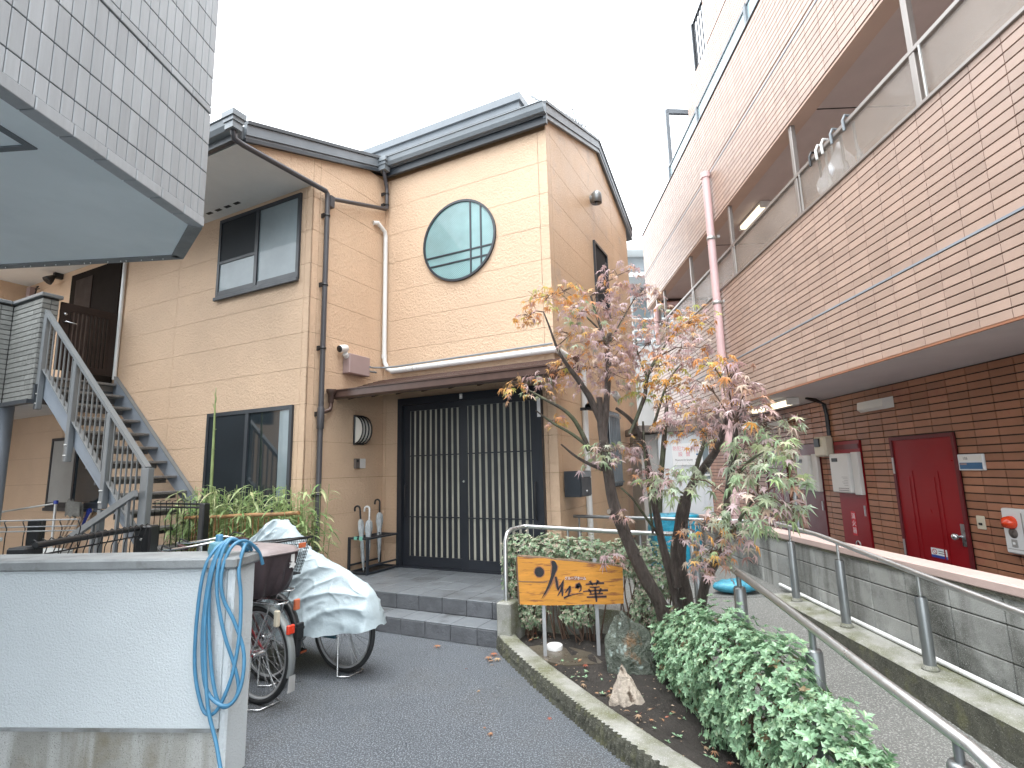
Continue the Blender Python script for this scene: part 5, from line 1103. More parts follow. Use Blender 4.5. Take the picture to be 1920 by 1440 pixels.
mx = T('mailbox', 'dark grey mailbox on the side wall right of the lattice door', 'mailbox', 'H', (XR+.1, 6.4, 1.24))
P('box_body', MB().cbox(XR+.022, XR+.235, 6.20, 6.60, 1.245, 1.56, .006), 'frame_dark', mx)
P('door', MB().cbox(XR+.236, XR+.245, 6.215, 6.585, 1.26, 1.47, .003), 'dark_metal', mx); P('flap', MB().cbox(XR+.236, XR+.248, 6.215, 6.585, 1.485, 1.55, .004), 'gutter', mx)
P('lock', MB().lathe([(.016, 0), (.016, .008), (0, .009)], (0, 0, 0), 12, Matrix.Translation((XR+.245, 6.4, 1.31)) @ Matrix.Rotation(PI/2, 4, 'Y')), 'chrome', mx)
S('side_camera', MB().lathe([(.045, 0), (.05, .03), (.05, .13), (0, .14)], (0, 0, 0), 14, Matrix.Translation((XR+.16, 6.86, 2.42)) @ Matrix.Rotation(-PI/2, 4, 'X')).box(XR+.02, XR+.16, 6.93, 6.97, 2.38, 2.42), 'black_plastic', 'black camera on the side wall behind the maple near the white duct', 'camera', 'H', (XR+.1, 6.9, 2.4), 'cameras on the house walls')
S('side_camera', MB().lathe([(.05, 0), (.055, .03), (.055, .2), (0, .22)], (0, 0, 0), 14, Matrix.Translation((XR+.2, 8.1, 2.74)) @ Matrix.Rotation(-PI/2-.35, 4, 'X')).box(XR+.0, XR+.2, 8.2, 8.25, 2.75, 2.79), 'white_plastic', 'white camera on the side wall above the barred window', 'camera', 'H', (XR+.1, 8.2, 2.75), 'cameras on the house walls')
us = T('umbrella_stand', 'black square umbrella stand in the corner beside the lattice door', 'umbrella stand', 'H', (-4.98, 5.75, .31))
ux0, ux1, uy0, uy1 = -5.15, -4.84, 5.43, 6.03
for x in (ux0, ux1):
    for y in (uy0, uy1): P('leg', MB().box(x-.014, x+.014, y-.014, y+.014, .311, .775), 'frame_dark', us)
for z in (.76, .335, .42):
    b = MB().bar((ux0, uy0+.014, z), (ux0, uy1-.014, z), .022, .022).bar((ux1, uy0+.014, z), (ux1, uy1-.014, z), .022, .022)
    if z != .42: b.bar((ux0+.014, uy0, z), (ux1-.014, uy0, z), .022, .022).bar((ux0+.014, uy1, z), (ux1-.014, uy1, z), .022, .022)
    P('frame_rail', b, 'frame_dark', us)
P('drip_tray', MB().box(ux0+.016, ux1-.016, uy0+.016, uy1-.016, .312, .326), 'black_plastic', us)
for k in range(5): P('divider', MB().bar((ux0+.014, uy0+.1*(k+1), .765), (ux1-.014, uy0+.1*(k+1), .765), .012, .012), 'frame_dark', us)
def umbrella(top, bot, hm, lab, fat=1.0, tie=None):
    u = T('umbrella', lab, 'umbrella', 'H', bot, 'umbrellas in the stand'); t, b = Vector(top), Vector(bot); d = (b-t).normalized(); s_ = d.cross(Vector((.3, -1, 0))).normalized()
    hk = [t+d*.20, t+d*.10, t+d*.03]+[t+d*.03+(-d*math.sin(a)*.036+s_*(1-math.cos(a))*.036) for a in [PI*i/6 for i in range(1, 7)]]+[t+d*.06+s_*.072]
    P('handle', MB().tube(hk, .0125, 8), hm, u)
    rws = []
    L = (b-t).length
    for f, r in ((.20, .013), (.24, .030*fat), (.34, .038*fat), (.45, .028*fat), (.60, .027*fat), (.80, .020), (.95, .009), (1.0, .004)):
        c = t+d*(L*f); q = d.cross(s_); rws.append([c+(s_*math.cos(a)+q*math.sin(a))*r*(1+.28*math.cos(a*4+f*9)) for a in [2*PI*i/24 for i in range(24)]])
    P('canopy', MB().grid(rws, True, True), 'clear_plastic', u)
    if tie: c = t+d*(L*.53); P('strap', MB().tube([c-d*.012, c+d*.012], .031, 10), tie, u)
umbrella((-5.02, 5.47, 1.17), (-4.98, 5.52, .34), 'black_plastic', 'leftmost clear umbrella in the stand with black hooked handle', .9)
umbrella((-4.93, 5.56, 1.155), (-4.97, 5.57, .33), 'white_pvc', 'middle clear umbrella in the stand with white hooked handle', 1.15)
umbrella((-5.00, 5.84, 1.23), (-5.02, 5.86, .40), 'black_plastic', 'rightmost clear umbrella in the stand with black tie band', 1.1, 'black_plastic')
S('strap_tape', MB().box(-5.06, -5.01, 5.415, 5.428, .745, .785).box(-4.975, -4.92, 5.415, 5.428, .742, .79), 'tape_mint', 'mint green tape pieces on the front rail of the umbrella stand', 'tape', 'H', (-5, 5.42, .74))

# ================================================================= BICYCLES (frame H, heading -X)
def wheel(root, hx, hy, front=False, r=.33):
    Tm = Matrix.Translation((hx, hy, r)) @ Matrix.Rotation(PI/2, 4, 'X')
    w_ = P('wheel', MB().lathe([(.012, -.05), (.022, -.045), (.018, -.03), (.016, .03), (.022, .045), (.012, .05)], (0, 0, 0), 12, Tm), 'chrome', root)
    tp = [(r-.017+.019*math.cos(a), .019*math.sin(a)) for a in [2*PI*i/10 for i in range(11)]]; P('tyre', MB().lathe(tp, (0, 0, 0), 48, Tm), 'rubber', w_)
    P('rim', MB().lathe([(r-.034, -.012), (r-.047, -.011), (r-.050, 0), (r-.047, .011), (r-.034, .012)], (0, 0, 0), 48, Tm), 'rim', w_)
    sp = MB()
    for i in range(32):
        a = 2*PI*i/32; sd_ = .024*(1 if i % 2 else -1); b = a+(.55 if (i//2) % 2 else -.55)
        sp.tube([Tm @ Vector((.02*math.cos(b), .02*math.sin(b), sd_)), Tm @ Vector(((r-.045)*math.cos(a), (r-.045)*math.sin(a), 0))], .0013, 4, caps=False)
    P('spokes', sp, 'chrome', w_, kind='stuff'); return w_
def fender(root, hx, hy, a0, a1, m, r=.33):
    rows = [[(hx+(r+.022+dz)*math.cos(a), hy+dy, r+(r+.022+dz)*math.sin(a)) for dy, dz in ((-.027, -.012), (-.022, .002), (0, .008), (.022, .002), (.027, -.012))] for a in [math.radians(a0+(a1-a0)*i/18) for i in range(19)]]
    b = MB().grid(rows); b.grid([[(x, y, z-.002) for x, y, z in q][::-1] for q in rows]); return P('mudguard', b, m, root)
def bike(lab, hx, hy, fm, fend, basket=None, covered=False):
    k = T('bicycle', lab, 'bicycle', 'H', (hx-.5, hy, 0), 'bicycles parked beside the white wall')
    wheel(k, hx, hy); wheel(k, hx-1.1, hy)
    B = lambda *p: (hx-p[0], hy+p[1], p[2])
    fr = MB(); bb = B(.44, 0, .29); st_ = B(.28, 0, .74); hd = B(.90, 0, .78)
    fr.tube([bb, st_], .016, 8).tube([bb, B(.7, 0, .42), B(.88, 0, .70)], .019, 8).tube([B(.86, 0, .66), hd], .022, 8)
    for s_ in (-1, 1): fr.tube([B(0, .05*s_, .33), B(.42, .03*s_, .29)], .009, 6).tube([B(0, .05*s_, .33), B(.30, .02*s_, .66)], .008, 6).tube([B(.92, .0, .66), B(.97, .05*s_, .62), B(1.1, .05*s_, .33)], .011, 6)
    P('frame', fr, fm, k)
    if not covered: P('saddle', MB().lathe([(0, 0), (.09, .01), (.11, .04), (.08, .07), (0, .075)], B(.27, 0, .80), 14), 'black_plastic', k)
    hb = None if covered else P('handlebar', MB().tube([B(.90, 0, .78), B(.92, 0, 1.0)], .013, 8).tube([B(.78, -.27, 1.03), B(.90, -.22, 1.05), B(.97, -.08, 1.03), B(.97, .08, 1.03), B(.90, .22, 1.05), B(.78, .27, 1.03)], .011, 8), 'chrome', k)
    for s_ in (() if covered else (-1, 1)): P('grip', MB().tube([B(.80, .262*s_, 1.033), B(.67, .285*s_, 1.02)], .017, 8), 'bike_dark', hb); P('brake_lever', MB().tube([B(.86, .235*s_, 1.05), B(.82, .25*s_, 1.09), B(.70, .26*s_, 1.07)], .007, 6), 'black_plastic', hb)
    cr_ = P('crank', MB().lathe([(.085, -.004), (.09, 0), (.085, .004), (0, .004)], (0, 0, 0), 20, Matrix.Translation(B(.44, -.06, .29)) @ Matrix.Rotation(PI/2, 4, 'X')).tube([B(.44, -.07, .29), B(.36, -.08, .16)], .010, 6).tube([B(.44, .07, .29), B(.52, .08, .42)], .010, 6), 'chrome', k)
    P('pedal', MB().cbox(hx-.41, hx-.31, hy-.17, hy-.09, .145, .17, .004), 'black_plastic', cr_); P('pedal_reflector', MB().box(hx-.31, hx-.307, hy-.16, hy-.10, .15, .166), 'reflector_orange', cr_)
    P('chain_guard', MB().cbox(hx-.50, hx-.02, hy-.075, hy-.055, .27, .37, .02), fm, k)
    if not covered: P('rack', MB().tube([B(.30, -.06, .70), B(-.22, -.06, .70), B(-.26, 0, .70), B(-.22, .06, .70), B(.30, .06, .70)], .006, 6).tube([B(-.18, -.06, .70), B(0, -.06, .34)], .006, 6).tube([B(-.18, .06, .70), B(0, .06, .34)], .006, 6), 'chrome' if not covered else fm, k)
    stn = MB()
    for s_ in (-1, 1): stn.tube([B(0, .06*s_, .33), B(-.02, .08*s_, .2), B(-.06, .12*s_, .012)], .007, 6)
    stn.tube([B(-.06, -.12, .012), B(-.14, -.08, .010), B(-.15, .08, .010), B(-.06, .12, .012)], .006, 6); P('stand', stn, 'chrome', k)
    if fend: fender(k, hx, hy, -18, 165, fend)
    return k
bA = bike('nearest bicycle with grey mudguard and brown covered rear basket', -3.50, 2.80, 'bike_red', 'fender')
fd = [o for o in bA.children if o.name.startswith('mudguard')][0]
P('mud_flap', MB().prism([(-.02, 0), (.02, 0), (.026, -.11), (-.02, -.11)], lambda u, v, q: (-3.148+v*.10, 2.80+u*1.2+q, .235+v), -.003, .003), 'white_plastic', fd)
P('rear_reflector', MB().cbox(-3.195, -3.17, 2.77, 2.83, .50, .56, .012), 'reflector', bA)
P('lock', MB().cbox(-3.29, -3.25, 2.74, 2.77, .55, .66, .01), 'ivory', bA)
# brown fabric basket cover
def rr2(cx, cy, hx_, hy_, z, n=40, pw=4.0, wob=0, ph=0):
    o = []
    for i in range(n):
        a = 2*PI*i/n; c, s_ = math.cos(a), math.sin(a); k = (abs(c)**pw+abs(s_)**pw)**(-1/pw); q = 1+wob*math.sin(a*9+ph)+wob*.6*math.sin(a*17-ph)
        o.append((cx+hx_*k*c*q, cy+hy_*k*s_*q, z))
    return o
bx, by = -3.61, 2.80
P('basket_cover', MB().grid([rr2(bx-.01, by, .20, .12, .735, 90, 4, .06), rr2(bx, by, .24, .155, .755, 90, 4, .07, .5), rr2(bx+.005, by, .268, .185, .83, 90, 4, .055, 1.0), rr2(bx+.01, by, .285, .20, .92, 90, 4, .035, 1.6), rr2(bx+.015, by, .298, .212, 1.0, 90, 4, .014, 2.0), rr2(bx+.015, by, .302, .215, 1.03, 90), rr2(bx+.015, by, .30, .21, 1.045, 90)], True, True), 'cloth_brown', bA)
P('basket_lid', MB().grid([rr2(bx+.015, by, .30, .212, 1.046), rr2(bx+.015, by, .285, .20, 1.07), rr2(bx+.015, by, .20, .14, 1.085), rr2(bx+.015, by, .02, .02, 1.09)], True, True), 'cloth_taupe', bA)
P('lid_piping', MB().tube(rr2(bx+.015, by, .306, .218, 1.04)+[rr2(bx+.015, by, .306, .218, 1.04)[0]], .007, 6), 'cloth_taupe', bA)
star = [(.030*(1 if i % 2 == 0 else .55)*math.sin(PI*i/5+.3), .030*(1 if i % 2 == 0 else .55)*math.cos(PI*i/5+.3)) for i in range(10)]
P('star_charm', MB().prism(star, lambda u, v, q: (-3.302+q, 2.90+u, .945+v), -.006, .006).box(-3.304, -3.298, 2.885, 2.915, .97, 1.02), 'white_plastic', bA)
bB = bike('second bicycle with empty black wire rear basket and orange reflector', -3.80, 3.12, 'bike_dark', 'black_plastic')
P('rear_reflector', MB().cbox(-3.50, -3.475, 3.095, 3.145, .56, .64, .012), 'reflector_orange', bB); P('rear_light', MB().cbox(-3.455, -3.43, 3.085, 3.15, .35, .47, .015).box(-3.456, -3.428, 3.084, 3.151, .42, .44), 'black_plastic', bB)
P('frame_stay', MB().tube([(-3.66, 3.05, .80), (-3.74, 3.06, .64)], .011, 6), 'bike_dark', bB)
x0, x1, y0, y1 = -4.13, -3.57, 2.94, 3.33
P('basket_rim', MB().tube([(x0, y0, 1.03), (x1, y0, 1.085), (x1, y1, 1.085), (x0, y1, 1.03), (x0, y0, 1.03)], .009, 6).tube([(x0+.08, y0+.06, .80), (x1-.06, y0+.06, .80), (x1-.06, y1-.06, .80), (x0+.08, y1-.06, .80), (x0+.08, y0+.06, .80)], .006, 6), 'black_plastic', bB)
bm_ = MB()
for i in range(25):
    f = i/24; xa, xb_ = x0+(x1-x0)*f, x0+.08+(x1-x0-.14)*f; zt_ = 1.03+.055*f
    for ya, yb2 in ((y0, y0+.06), (y1, y1-.06)): bm_.tube([(xa, ya, zt_), (xb_, yb2, .80)], .0022, 4, caps=False)
    yy = y0+(y1-y0)*f; yy2 = y0+.06+(y1-y0-.12)*f; bm_.tube([(x1, yy, 1.085), (x1-.06, yy2, .80)], .0022, 4, caps=False); bm_.tube([(xb_, y0+.06, .80), (xb_, y1-.06, .80)], .0022, 4, caps=False)
for k in range(1, 11):
    f = k/11; xa = x0+.08*(1-f); xb_ = x1-.06*(1-f); ya = y0+.06*(1-f); yb2 = y1-.06*(1-f); z = .80+.25*f
    bm_.tube([(xa, ya, z), (xb_, ya, z+.02*f), (xb_, yb2, z+.02*f), (xa, yb2, z), (xa, ya, z)], .0022, 4, caps=False)
P('basket_mesh', bm_, 'black_plastic', bB, kind='stuff')
P('brand_plate', MB().cbox(-3.572, -3.562, 3.19, 3.26, 1.01, 1.05, .004), 'reflector_orange', bB)
bC = bike('bicycle hidden under a silver cover with its rear wheel showing', -3.36, 3.50, 'bike_blue', None, covered=True)
P('stand_reflector', MB().cbox(-3.12, -3.112, 3.46, 3.50, .40, .46, .01), 'white_plastic', bC)
# silver rain cover
def interp(tab, x):
    for (a, b), (c, d) in zip(tab, tab[1:]):
        if x <= c: return b+(d-b)*(x-a)/(c-a)
    return tab[-1][1]
topz = [(-5.0, .80), (-4.70, .93), (-4.33, 1.14), (-4.24, 1.20), (-4.09, 1.205), (-4.0, 1.13), (-3.80, .955), (-3.5, .835), (-3.25, .745), (-3.13, .71), (-3.06, .63), (-3.01, .50), (-2.985, .40)]
botz = [(-5.0, .36), (-4.4, .30), (-3.86, .27), (-3.37, .33), (-2.985, .385)]
hw = [(-5.0, .12), (-4.4, .27), (-4.1, .30), (-3.8, .25), (-3.3, .17), (-3.12, .13), (-3.03, .12), (-2.985, .03)]
from mathutils import noise as mn
rows = []
for i in range(221):
    x = -5.0+2.015*i/220; t_, b_, h_ = interp(topz, x), interp(botz, x), interp(hw, x); row = []
    for j in range(121):
        a = j/120; s_ = math.cos(PI*a); up_ = math.sin(PI*a)**.55
        z = b_+(t_-b_)*up_; wz = h_*(1-.62*((z-b_)/(t_-b_))**1.6)+.0; y = 3.50-s_*max(wz, .012)*(1.0 if abs(s_) > .02 else 1)
        k = (1-up_)*.55+.45; side = -1 if s_ > 0 else 1
        # hanging swags between the high points and long diagonal creases
        rdg = lambda q, e: (1-abs(mn.noise(q)))**e
        u1 = z+.55*(x+3.3)**2; fold = .030*rdg(Vector((x*1.1, u1*4.6, side*7)), 7)+.016*rdg(Vector((x*2.2+z*1.2, u1*6.5-x*1.2, side*3+5)), 7)+.009*rdg(Vector((x*5, z*8+x*3, side*9)), 10)+.014*mn.noise(Vector((x*2.0, z*3, side*3.1)))+(.016*math.sin(x*34+z*3)*max(0, 1-abs(x+4.25)/.45))
        y += side*(fold if abs(s_) > .12 else fold*abs(s_)/.12); z += .010*mn.noise(Vector((x*9, y*5, 4)))
        if j in (0, 120): z += .007*math.sin(x*17)+.004*math.sin(x*37)
        row.append((x, y, z))
    rows.append(row)
S('bicycle_cover', MB().grid(rows), 'tarp_silver', 'wrinkled silver rain cover draped over the farthest bicycle', 'cover', 'H', (-4, 3.5, .3))

# ================================================================= SIGN, STONES AND OTHER THINGS IN THE BED (world)
sg = T('wooden_sign', 'orange wooden sign board with black brush lettering on two posts', 'sign', 'W', (.44, 4.62, .05))
ol = [(.007, .880), (.10, .868), (.22, .863), (.34, .842), (.50, .828), (.64, .806), (.76, .793), (.878, .772), (.876, .62), (.872, .489), (.74, .484), (.58, .489), (.42, .486), (.26, .488), (.12, .494), (.019, .501), (.012, .68)]
P('board', MB().prism(ol, lambda u, v, q: (u, q, v), 4.575, 4.612), 'sign_board', sg)
P('bark_edge', MB().tube([(u, 4.594, v) for u, v in ol[:8]], [.014+.005*math.sin(i*2.1) for i in range(8)], 8), 'sign_edge', sg)
P('side_edge', MB().tube([(.006, 4.592, .875), (.011, 4.592, .68), (.018, 4.592, .505)], .012, 6), 'sign_edge', sg)
for x in (.215, .655): P('post', MB().box(x-.014, x+.014, 4.613, 4.64, .0, .84), 'galv', sg)
def SF(X, Y): px, py = 1000+X/9.6, 1010+Y/9.6; return .007+(px-970)*.004444, .88-(py-1043)*.00428-.00011*(px-970)
def inkpoly(pts, y0=4.571, m='ink', nm='lettering'):
    P(nm, MB().prism([SF(*p) for p in pts], lambda u, v, q: (u, q, v), y0, 4.5755), m, sg)
def brush(pts, m='ink', dy=0.0):
    l, r_ = [], []
    for i, (x, y, w_) in enumerate(pts):
        a = pts[max(i-1, 0)]; b = pts[min(i+1, len(pts)-1)]; d = Vector((b[0]-a[0], b[1]-a[1])).normalized(); n_ = Vector((-d.y, d.x)); l.append((x+n_.x*w_/2, y+n_.y*w_/2)); r_.append((x-n_.x*w_/2, y-n_.y*w_/2))
    inkpoly(l+r_[::-1], 4.571-dy, m)
inkpoly([(98+102*math.cos(2*PI*i/24), 590+104*math.sin(2*PI*i/24)) for i in range(24)], 4.5735, 'ink_halo')
inkpoly([(98+84*math.cos(2*PI*i/24)*(1+.05*math.sin(i*2.3)), 590+88*math.sin(2*PI*i/24)*(1+.04*math.sin(i*1.7))) for i in range(24)])
big = [(318, 405), (345, 388), (380, 392), (410, 430), (425, 500), (412, 555), (385, 610), (350, 690), (310, 785), (262, 875), (200, 970), (120, 1066), (150, 1010), (200, 915), (245, 820), (285, 715), (318, 600), (332, 500)]
cxm = 290; inkpoly([(x+(22 if x > cxm-(y-700)*.55 else -22), y+(14 if y > 700 else -12)) for x, y in big], 4.5735, 'ink_halo'); inkpoly(big)
for s_ in ([(388, 672, 22), (402, 760, 36), (412, 850, 34), (424, 915, 14)], [(424, 905, 14), (470, 830, 16), (530, 725, 6)], [(524, 745, 10), (505, 830, 26), (470, 920, 22), (408, 1018, 6)], [(500, 860, 22), (498, 950, 26), (496, 1018, 10)], [(548, 958, 10), (590, 905, 18), (642, 835, 10)], [(640, 842, 22), (630, 930, 30), (590, 1025, 10)],
           [(520, 1048, 22), (600, 1015, 16), (700, 985, 9), (780, 972, 8), (872, 962, 4)], [(800, 795, 20), (835, 850, 16), (828, 910, 14), (792, 945, 6)], [(735, 880, 12), (762, 820, 34), (782, 800, 44), (790, 850, 50), (770, 885, 18)],
           [(918, 808, 12), (1040, 802, 22), (1160, 788, 20), (1250, 786, 22)], [(992, 750, 30), (1020, 790, 24), (1045, 830, 8)], [(1146, 738, 34), (1125, 780, 22), (1104, 830, 8)], [(985, 858, 10), (1080, 862, 18), (1168, 852, 14)], [(1082, 856, 22), (1090, 960, 26), (1094, 1050, 26), (1098, 1118, 16)],
           [(868, 936, 10), (990, 926, 16), (1100, 918, 16), (1312, 912, 22)], [(968, 890, 20), (990, 930, 24), (1008, 970, 12)], [(1192, 878, 22), (1172, 925, 28), (1148, 970, 12)], [(975, 986, 12), (1090, 978, 14), (1220, 972, 18)], [(928, 1034, 14), (1080, 1032, 20), (1282, 1024, 24)]):
    brush([(x, y, w_*2.3) for x, y, w_ in s_], 'ink_halo', -.002); brush([(x, y, w_*1.12) for x, y, w_ in s_])
brush([(556, 712, 50), (740, 702, 74), (925, 708, 48)], 'ink_halo', -.0022)
a_, b_ = SF(740, 704); text('lettering', 'グループホーム', .030, 'sign_white', sg, lambda u, v, w_: (a_+u*.85, 4.5725, b_+v-.03*u))
inkpoly([(-280, 752), (-20, 760), (150, 765), (235, 752), (235, 766), (140, 780), (-20, 776), (-280, 766)], 4.5728, 'sign_edge', 'crack')
def rock(nm, m, lab, c, sz, seed, tilt=(0, 0, 0), sub=4):
    import bmesh
    bm = bmesh.new(); bmesh.ops.create_icosphere(bm, subdivisions=sub, radius=1); Rt_ = Matrix.Rotation(tilt[1], 3, 'Y') @ Matrix.Rotation(tilt[0], 3, 'X') @ Matrix.Rotation(tilt[2], 3, 'Z'); mb = MB(); rg_ = random.Random(int(seed*10)); planes = [(Vector((rg_.gauss(0, 1), rg_.gauss(0, 1), rg_.gauss(0, .8))).normalized(), rg_.uniform(.68, .95)) for _ in range(22)]
    for v in bm.verts:
        p = v.co.normalized(); k = min([cc/max(p.dot(nn), .05) for nn, cc in planes]+[1.25])* (1+.16*mn.noise(p*1.5+Vector((seed, 0, 0)))+.07*mn.noise(p*3.4+Vector((0, seed, 0)))+.10*abs(mn.noise(p*6+Vector((seed, seed, 0))))+.03*mn.noise(p*15))
        q = p*k; f = 1-.42*max(0, q.z); v.co = Rt_ @ Vector((q.x*sz[0]*f, q.y*sz[1]*f, q.z*sz[2])); v.co.z = max(v.co.z, -.03)
    mb.add([(v.co.x+c[0], v.co.y+c[1], v.co.z+c[2]) for v in bm.verts], [tuple(v.index for v in f.verts) for f in bm.faces], sub > 4); bm.free(); return S(nm, mb, m, lab, 'rock', 'W', c, 'rocks in the planting bed')
rock('garden_rock', 'rock_dark', 'tall dark mossy rock standing beside the wooden sign', (.845, 4.30, .05), (.23, .18, .52), 3.1, (0, -.10, 0), 5)
rock('garden_rock', 'rock_pale', 'small pale beige rock in front of the tall dark rock', (.715, 3.76, .05), (.12, .10, .27), 8.4, (0, -.12, .6), 5)
S('coil_dish', MB().lathe([(0, .045), (.055, .046), (.062, .05), (.067, .045), (.067, .0), (.06, -.02)], (.305, 4.78, .075), 28).lathe([(.035, .048), (.037, .051), (.040, .048)], (.305, 4.78, .075), 24), 'white_plastic', 'small round white dish lying on the soil behind the sign post', 'dish', 'W', (.305, 4.78, .06))
S('stepping_stone', MB().prism([(.02, 4.82), (.14, 4.54), (.36, 4.40), (.66, 4.42), (.60, 4.66), (.46, 4.80), (.2, 4.9)], lambda u, v, q: (u, v, q), .04, .088), 'stone_slab', 'flat wet brown stone slab on the soil under the sign', 'stone', 'W', (.35, 4.65, .05))
# ================================================================= PLANTS
def lf4(p, d, n_, L, w_, fold=.18):
    """one small leaf: four faces, folded along the rib"""
    s_ = d.cross(n_); s_.normalize(); n2 = s_.cross(d); a = p; b = p+d*(L*.5)-n2*(L*.02); c = p+d*L-n2*(L*.10)
    return [a, b+s_*(w_/2)+n2*(w_*fold), c, b-s_*(w_/2)+n2*(w_*fold), b], [(0, 1, 4), (0, 4, 3), (1, 2, 4), (4, 2, 3)]
def rosette(mb, p, up, L, k, spread=.9):
    up = up.normalized(); t1 = up.orthogonal().normalized(); t2 = up.cross(t1); a0 = R.uniform(0, 6.3)
    for i in range(k):
        a = a0+2*PI*i/k+R.uniform(-.3, .3); e = R.uniform(.15, .75)*spread; d = (t1*math.cos(a)+t2*math.sin(a))*math.cos(e)+up*math.sin(e); l = L*R.uniform(.7, 1.1)
        v, f = lf4(p, d.normalized(), up, l, l*R.uniform(.5, .64)); mb.add(v, f)
def sample_blobs(blobs, n, jitter=.05, depth=.16):
    out = []; ar = [b[1][0]*b[1][1]+b[1][1]*b[1][2]+b[1][0]*b[1][2] for b in blobs]; tot = sum(ar)
    while len(out) < n:
        r = R.uniform(0, tot); i = 0
        while r > ar[i]: r -= ar[i]; i += 1
        c, s_ = Vector(blobs[i][0]), Vector(blobs[i][1]); u = Vector((R.gauss(0, 1), R.gauss(0, 1), R.gauss(0, 1))).normalized(); q = 1-abs(R.gauss(0, depth))+(R.uniform(.05, .30) if R.random() < .05 else 0); lump = 1+.30*mn.noise(Vector((u.x*2.6+c.x*5, u.y*2.6+c.y*5, u.z*2.6)))
        p = Vector((c.x+u.x*s_.x*q*lump, c.y+u.y*s_.y*q*lump, c.z+u.z*s_.z*q*lump))
        if p.z < .07: continue
        inside = False
        for j, b in enumerate(blobs):
            if j != i:
                e = Vector(((p.x-b[0][0])/b[1][0], (p.y-b[0][1])/b[1][1], (p.z-b[0][2])/b[1][2]))
                if e.length < .72: inside = True; break
        if inside: continue
        nrm = Vector((u.x/s_.x, u.y/s_.y, u.z/s_.z)).normalized(); out.append((p, (nrm+Vector((0, 0, .55))+Vector((R.uniform(-.4, .4), R.uniform(-.4, .4), R.uniform(-.2, .3)))).normalized(), q))
    return out
def stems(root, blobs, n, base):
    b = MB()
    for i in range(n):
        c, s_ = blobs[i % len(blobs)]; t_ = Vector((c[0]+R.uniform(-.8, .8)*s_[0], c[1]+R.uniform(-.8, .8)*s_[1], c[2]+R.uniform(-.1, .75)*s_[2])); g0 = Vector((c[0]+R.uniform(-.4, .4)*s_[0], c[1]+R.uniform(-.4, .4)*s_[1], base)); m_ = g0.lerp(t_, .5)+Vector((R.uniform(-.05, .05), R.uniform(-.05, .05), .02))
        b.tube([g0, m_, t_], [.008, .006, .003], 5, caps=False)
    P('stem', b, 'twig', root, kind='stuff')
def shrub(root, blobs, n, L, k, m, red=None, parts=0, depth=.16):
    pts = sample_blobs(blobs, n, depth=depth); f = MB(); fr = MB(); big = []
    if parts:
        sc = sorted(pts, key=lambda t: (pix(t[0])[2] if pix(t[0]) and pix(t[0])[0] < 1930 and pix(t[0])[1] < 1450 else 99)); ids = set(id(t) for t in sc[:max(1, parts//k)])
    for t in pts:
        p, u, q = t; mm = fr if red and R.random() < (.02 if q > .8 else .14) else f
        if parts and id(t) in ids: big.append(t); continue
        rosette(mm, p, u, L, k)
    P('foliage', f, m, root, kind='stuff', fix=False)
    if red and fr.f: P('young_shoots', fr, red, root, kind='stuff', fix=False)
    if parts:
        ms = []
        for w_ in (.5, .56, .62):
            v, f4 = lf4(Vector((0, 0, 0)), Vector((1, 0, 0)), Vector((0, 0, 1)), L, L*w_); e = MB().add(v, f4).mesh('leaf', fix=False); e.materials.append(M[m]); ms.append(e)
        cnt = 0
        for p, u, q in big:
            a0 = R.uniform(0, 6.3); base = u.to_track_quat('Z', 'Y')
            for i in range(k):
                if cnt >= parts: break
                a = a0+2*PI*i/k+R.uniform(-.3, .3); qd = base @ Matrix.Rotation(a, 3, 'Z').to_quaternion() @ Matrix.Rotation(-R.uniform(.15, .7), 3, 'Y').to_quaternion()
                I('leaf', R.choice(ms), root, p, qd.to_euler(), R.uniform(.75, 1.1)); cnt += 1
az = T('azalea_bush', 'large pale green azalea bush along the ramp handrail', 'bush', 'W', (1.15, 2.9, .05))
azb = [((1.16, 4.05, .24), (.18, .34, .28)), ((1.17, 3.62, .34), (.19, .40, .34)), ((1.18, 3.15, .41), (.20, .42, .38)), ((1.20, 2.68, .40), (.195, .42, .38)), ((1.20, 2.27, .34), (.18, .36, .34)), ((1.22, 1.97, .30), (.17, .28, .31))]
shrub(az, azb, 5200, .034, 5, 'lf_bush', 'lf_bush_red', 290); stems(az, azb, 46, .05)
hg = T('clipped_hedge', 'clipped hedge with pinkish tips in front of the landing rail', 'hedge', 'H', (-1.7, 4.75, .05))
hb_ = [((-2.30, 4.74, .84), (.19, .13, .15)), ((-2.02, 4.74, .85), (.26, .13, .14)), ((-1.66, 4.74, .84), (.28, .13, .13)), ((-1.32, 4.76, .80), (.24, .13, .16)), ((-1.04, 4.76, .70), (.22, .15, .24)), ((-1.10, 4.74, .36), (.18, .13, .24)), ((-2.40, 4.70, .62), (.09, .11, .26)), ((-2.22, 4.72, .32), (.15, .10, .19)), ((-1.74, 4.70, .30), (.17, .09, .09)), ((-1.88, 4.72, .42), (.10, .08, .07))]
shrub(hg, hb_, 3600, .030, 5, 'lf_hedge', depth=.22); stems(hg, hb_, 60, .05)

